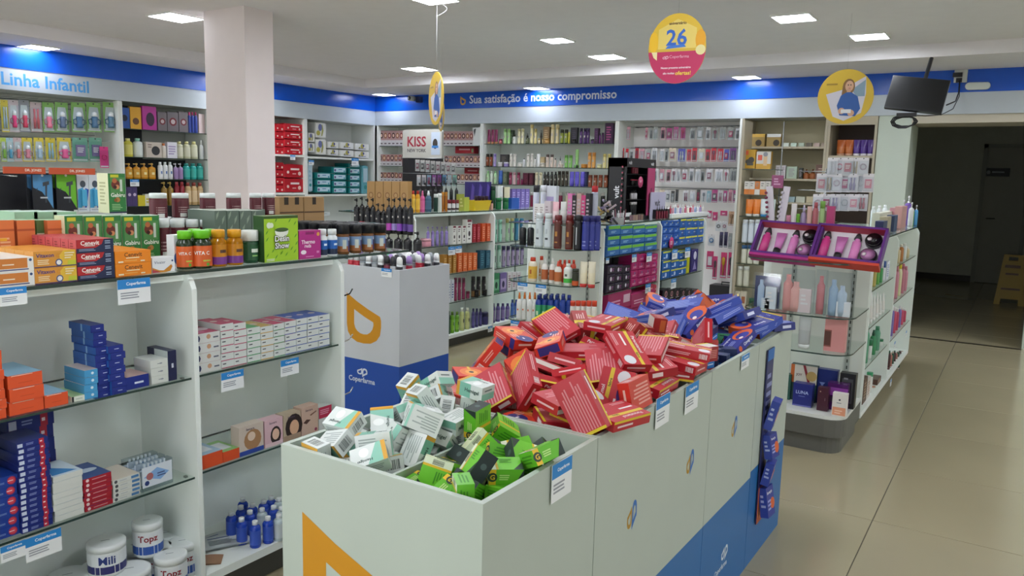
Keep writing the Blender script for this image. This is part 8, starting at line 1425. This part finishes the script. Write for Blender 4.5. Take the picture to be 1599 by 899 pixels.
b = MB(); hw, r = (q1.x-q0.x)/2, .035
rs = []
for d_ in (0, -.03, -.036):
    k = 1 if d_ > -.035 else .9
    rs.append([(( hw-r)*(1 if -PI/2 <= a_ <= PI/2 else -1)+r*k*math.cos(a_), d_, r*k*math.sin(a_)) for a_ in [(-PI/2+.001)+PI*i/8 for i in range(9)]+[(PI/2+.001)+PI*i/8 for i in range(9)]])
b.rings([list(reversed(r_)) for r_ in rs], mat('cfd6cf', .3), 18, smooth=False); tag(b.build('emergency_lamp', None, ((q0.x+q1.x)/2, BY-.008, q0.z)), 'white rounded emergency lamp on the blue band', 'lamp')
q = on_y(645, 154, BY-.15); b = MB(); b.lathe([(.035, -.02), (.035, .08)], mat('a8aaa8', .3), 14, ax='y'); b.lathe([(.026, .0805), (.001, .081)], mat('101216', .1), 14, ax='y'); b.box(-.02, .02, .02, .14, -.01, .01, '8a8c90'); b.box(.03, .1, .02, .09, -.05, .03, '24305c')
tag(b.build('security_camera', None, (q.x, BY-.15, q.z)), 'small silver security camera in the room corner by the ceiling', 'camera')
# yellow wet floor sign in the corridor
q = on_z(1575, 474, 0); t = empty('wet_floor_sign', (q.x, q.y, 0)); hh = zat(398, q.x, q.y)
for s_ in (-1, 1):
    b = MB(); ye = mat('a88a2c', .5); y0, y1 = s_*.16, s_*.02
    def P(u, v, o_=0): w2 = .17-.06*v; return (u*w2, y0+(y1-y0)*v+o_*s_, hh*v)
    for u0, u1, v0, v1 in ((-1, 1, .12, .88), (-1, -.6, 0, .12), (.6, 1, 0, .12), (-1, -.45, .88, 1), (.45, 1, .88, 1), (-.45, .45, .96, 1)):
        A = [P(u0, v0), P(u1, v0), P(u1, v1), P(u0, v1)]; B_ = [P(u0, v0, .012), P(u1, v0, .012), P(u1, v1, .012), P(u0, v1, .012)]
        b.rings([A, B_] if s_ > 0 else [B_, A], ye, 4, smooth=False)
    if s_ < 0:
        for v0, v1, u in ((.74, .8, .7), (.6, .64, .55), (.3, .34, .7)): b.face([P(-u, v0, .0135), P(u, v0, .0135), P(u, v1, .0135), P(-u, v1, .0135)], '5c3a14')
    obj('leaf', b.mesh('leaf'), t)
tag(t, 'yellow folding wet floor sign in the dark corridor', 'floor sign')
# ================================================================== stands behind the left gondola
# eyelash display with a large pale header
KY = 7.55
kx0, kx1 = on_y(629, 225, KY).x, on_y(690, 225, KY).x; kz0, kz1 = on_y(655, 247, KY).z, on_y(655, 202, KY).z; kw = kx1-kx0
t = empty('lash_display', ((kx0+kx1)/2, KY, 0)); b = MB(); b.box(-kw/2, kw/2, .0, .03, .05, kz0, '1c1b1e'); b.box(-kw/2, kw/2, -.2, .2, 0, .05, '26252a'); obj('stand', b.mesh('stand'), t)
b = MB(); r = .04; n = 6; out = []
for (cx_, cz_, a0) in ((kw/2-.004, kz0+.004, -PI/2), (kw/2-r, kz1-r, 0), (-kw/2+r, kz1-r, PI/2), (-kw/2+.004, kz0+.004, PI)):
    rr = r if cz_ > kz0+.01 else .004
    out += [(cx_+rr*math.cos(a0+PI/2*i/n), cz_+rr*math.sin(a0+PI/2*i/n)) for i in range(n+1)]
b.rings([[(x, .035, z) for x, z in reversed(out)], [(x, -.005, z) for x, z in reversed(out)]], 'b9b7ae', len(out), smooth=False)
b.deco((-kw/2, -.0055, kz0), (kw, 0, 0), (0, 0, kz1-kz0), [('T', 'KISS', .37, .58, .48, .4, '9c2438'), ('T', 'NEW YORK', .37, .27, .48, .12, '4a4448'), ('r', .74, .12, .96, .9, 'b8c4d4'), ('c', .84, .5, .11, '3a3430', 1.6), ('r', .76, .36, .92, .44, '3c7cc0')]); obj('header', b.mesh('header'), t)
tag(t, 'black floor display with large pale rounded header board', 'display stand')
for i in range(8):
    p = on_y(652+i*8, 249+i*.7, KY-.18); place(blister(7*depth(p)/FOC, 18*depth(p)/FOC, 'c9c6c4', '3a3436' if i % 2 else '8a4c5c', None, 'box'), 'blister_pack', (p.x, KY-.18, p.z), .5, 'white eyelash pack in the upper row of the black floor display', 'blister pack')
for i, c in enumerate(('d8d0d0', 'd4ccd0', '88a8c0', '9c58a0', '8a4c98', '6090b8', 'a8c0cc', '80b8a8')):
    p = on_y(654+i*8, 273, KY-.18); place(blister(7*depth(p)/FOC, 17*depth(p)/FOC, c, IN[i % 6], None, 'long'), 'blister_pack', (p.x, KY-.18, p.z), .2, '%s nail pack in the lower row of the black floor display' % ('white', 'white', 'blue', 'purple', 'violet', 'sky blue', 'pale blue', 'mint')[i], 'blister pack')
b = MB()
for zz in (on_y(680, 248, KY-.18).z, on_y(680, 272, KY-.18).z):
    b.tube([(kx0+.08, KY, zz+.006), (kx0+.08, KY-.2, zz+.006), (kx1+.15, KY-.2, zz+.006), (kx1+.15, KY, zz+.006)], .004, mat('a8acb0', .3, 'metal'), 5)
tag(b.build('wire_rail'), 'chrome wire rails of the black floor display', 'hook rail')
# razor display behind the left gondola
RX = -4.9
def rp(px, py): return on_x(px, py, RX)
zb_, zt_ = rp(60, 262).z, rp(60, 271).z
t = empty('razor_display', (RX, rp(60, 300).y, 0)); cy = rp(60, 300).y
b = MB(); ya, yb = rp(-30, 300).y-cy, rp(118, 300).y-cy; zz = rp(60, 335).z; b.box(-.05, -.03, ya, yb, .05, rp(60, 270).z, '17181f'); b.box(-.3, .3, ya, yb, 0, .05, '26262a'); obj('panel', b.mesh('panel'), t)
for i, (a, c_) in enumerate(((-20, 45), (51, 122))):
    y0_, y1_ = rp(a, 266).y-cy, rp(c_, 266).y-cy; b = MB(); b.box(.18, .19, y0_, y1_, rp(60, 271).z, rp(60, 261).z, 'c0502c'); b.deco((.19, y0_, rp(60, 271).z), (0, y1_-y0_, 0), (0, 0, rp(60, 261).z-rp(60, 271).z), [('T', 'DR. JONES', .6 if i else .7, .5, .4, .5, 'e8d8cc')]); obj('header_strip', b.mesh('header_strip'), t)
b = MB(); 
for px in (30, 36): y_ = rp(px, 300).y-cy; b.tube([(.1, y_, .05), (.1, y_, rp(px, 270).z)], .006, mat('a8acae', .25, 'metal'), 6)
b.tube([(-.04, ya+.1, rp(10, 274).z), (.2, ya+.1, rp(10, 274).z)], .005, mat('a8acae', .25, 'metal'), 6); obj('post', b.mesh('post'), t)
tag(t, 'black razor display with orange header strips behind left counter', 'display stand')
def rzpack(a, c_, c1_, nm, ofs):
    x = RX+.14+ofs; P0 = on_x((a+c_)/2, 271, x); y0_, y1_ = on_x(a, 300, x).y, on_x(c_, 300, x).y; w_ = y1_-y0_; h = P0.z-on_x(a, 328, x).z
    b = MB(); b.box(-w_/2, w_/2, -.004, .004, -h, 0, '15171f'); b.deco((-w_/2, -.004, -h), (w_, 0, 0), (0, 0, h), [('p', [(.03, .97), (.97, .97), (.97, .03), (.7, .3), (.45, .5), (.03, .62)], c1_), ('c', .5, .95, .06, 'd8dce0'), ('p', [(.5, .65), (.82, .7), (.82, .8), (.5, .76)], '3c4248'), ('p', [(.62, .7), (.72, .7), (.66, .2), (.58, .2)], '3a4048'), ('b', .35, .3, .8, .38, 1, 'b8bcc0'), ('p', [(.15, .55), (.25, .62), (.2, .5)], '1c2c3c')])
    return place(b.mesh('razor_pack'), 'razor_pack', (x, P0.y, P0.z), QUARTER, nm, 'razor pack')
rzpack(49, 81, '4c88b8', 'blue and black carded razor, front of the display', 0); rzpack(40, 70, '3a6c98', 'blue and black carded razor behind the front one', -.03)
rzpack(86, 118, '68b028', 'green and black carded razor, front of the display', 0); rzpack(80, 112, '4c8420', 'green and black carded razor behind the front one', -.03)
for i, (a, c_) in enumerate(((119, 137), (138, 156))):
    x = RX+.12; P0 = on_x((a+c_)/2, 273, x); y0_, y1_ = on_x(a, 300, x).y, on_x(c_, 300, x).y; w_ = y1_-y0_; h = P0.z-on_x(a, 330, x).z
    b = MB(); b.box(-w_/2, w_/2, -.003, .003, -h, 0, 'd0d6dc'); b.deco((-w_/2, -.003, -h), (w_, 0, 0), (0, 0, h), [('c', .5, .75, .25, '46505c', 1.2), ('p', [(.0, .1), (.35, .1), (.6, .5), (.5, .66), (.05, .6)], '4ca4cc'), ('p', [(.6, .1), (.75, .1), (1, .6), (.7, .64)], '2c4cb0'), ('b', .1, .02, .9, .08, 1, '9aa4ac')]); b.box(-w_*.2, w_*.2, -.02, -.003, -h*.85, -h*.4, '4ca4cc')
    place(b.mesh('toothbrush_pack'), 'blister_pack', (x, P0.y, P0.z), QUARTER, 'white and aqua carded pack beside the green razors, %s one' % ('left', 'right')[i], 'blister pack')
# ================================================================== make the labels of look-alikes tell which one
ORD = ['first', 'second', 'third', 'fourth', 'fifth', 'sixth', 'seventh', 'eighth', 'ninth', 'tenth', 'eleventh', 'twelfth', 'thirteenth', 'fourteenth', 'fifteenth', 'sixteenth', 'seventeenth', 'eighteenth', 'nineteenth', 'twentieth']
bpy.context.view_layer.update()
by = {}
for o in THINGS: by.setdefault(o['label'], []).append(o)
def region(o):
    p = o.matrix_world.translation
    if p.x < -7.5: return 'the left wall shelves' if p.y > 0 else 'the wall'
    if p.y > 8.2: return 'the back wall shelves'
    if p.x < -5.3: return 'the stand by the back wall'
    if p.x < -3.6: return 'the hair care gondola' if p.y > 4 else 'the razor display'
    if p.x < -2.86 and 3.3 < p.y < 4: return 'the deodorant bin'
    if p.x < -1.9: return ('the counter of the left gondola' if p.z > 1.15 else 'the shelves of the left gondola') if p.y < 3 else 'the pad gondola and its end shelf'
    return 'the right aisle gondola' if p.y > 4 else 'the medicine bins'
for o in THINGS:
    c = o['category']
    if 'group' in o or c in ('shelf', 'television', 'cable', 'board', 'display bin', 'display stand', 'security camera', 'lamp', 'socket', 'basket', 'case', 'thread', 'camera'): continue
    cp = 'trays' if c == 'tray' else c + 'es' if c.endswith(('x', 'sh', 'h')) else (c[:-1] + 'ies' if c.endswith('y') else c + 's')
    o['group'] = cp + ' on ' + region(o)
for l, os_ in by.items():
    if len(os_) < 2: continue
    if 'outside the view' in l:
        for o in os_: o['group'] = 'ceiling panels outside the view'
        continue
    os_.sort(key=lambda o: pj(o.location)[0])
    if 'group' not in os_[0]:
        for o in os_: o['group'] = ' '.join(l.split()[:9])
    n = len(os_)
    for i, o in enumerate(os_):
        if n == 2: s = 'left one' if i == 0 else 'right one'
        elif i == 0: s = 'leftmost'
        elif i == n-1: s = 'rightmost'
        else: s = ORD[min(i, 19)] + ' from left'
        o['label'] = l + ', ' + s
for o in THINGS:
    wds = o['label'].split()
    if len(wds) > 16: print('LONGLABEL', o['label'])
    if len(wds) < 4: print('SHORTLABEL', o['label'])
print('THINGS', len(THINGS), 'OBJECTS', len(bpy.data.objects), 'TRIS', sum(len(p.vertices)-2 for me in bpy.data.meshes for p in me.polygons))
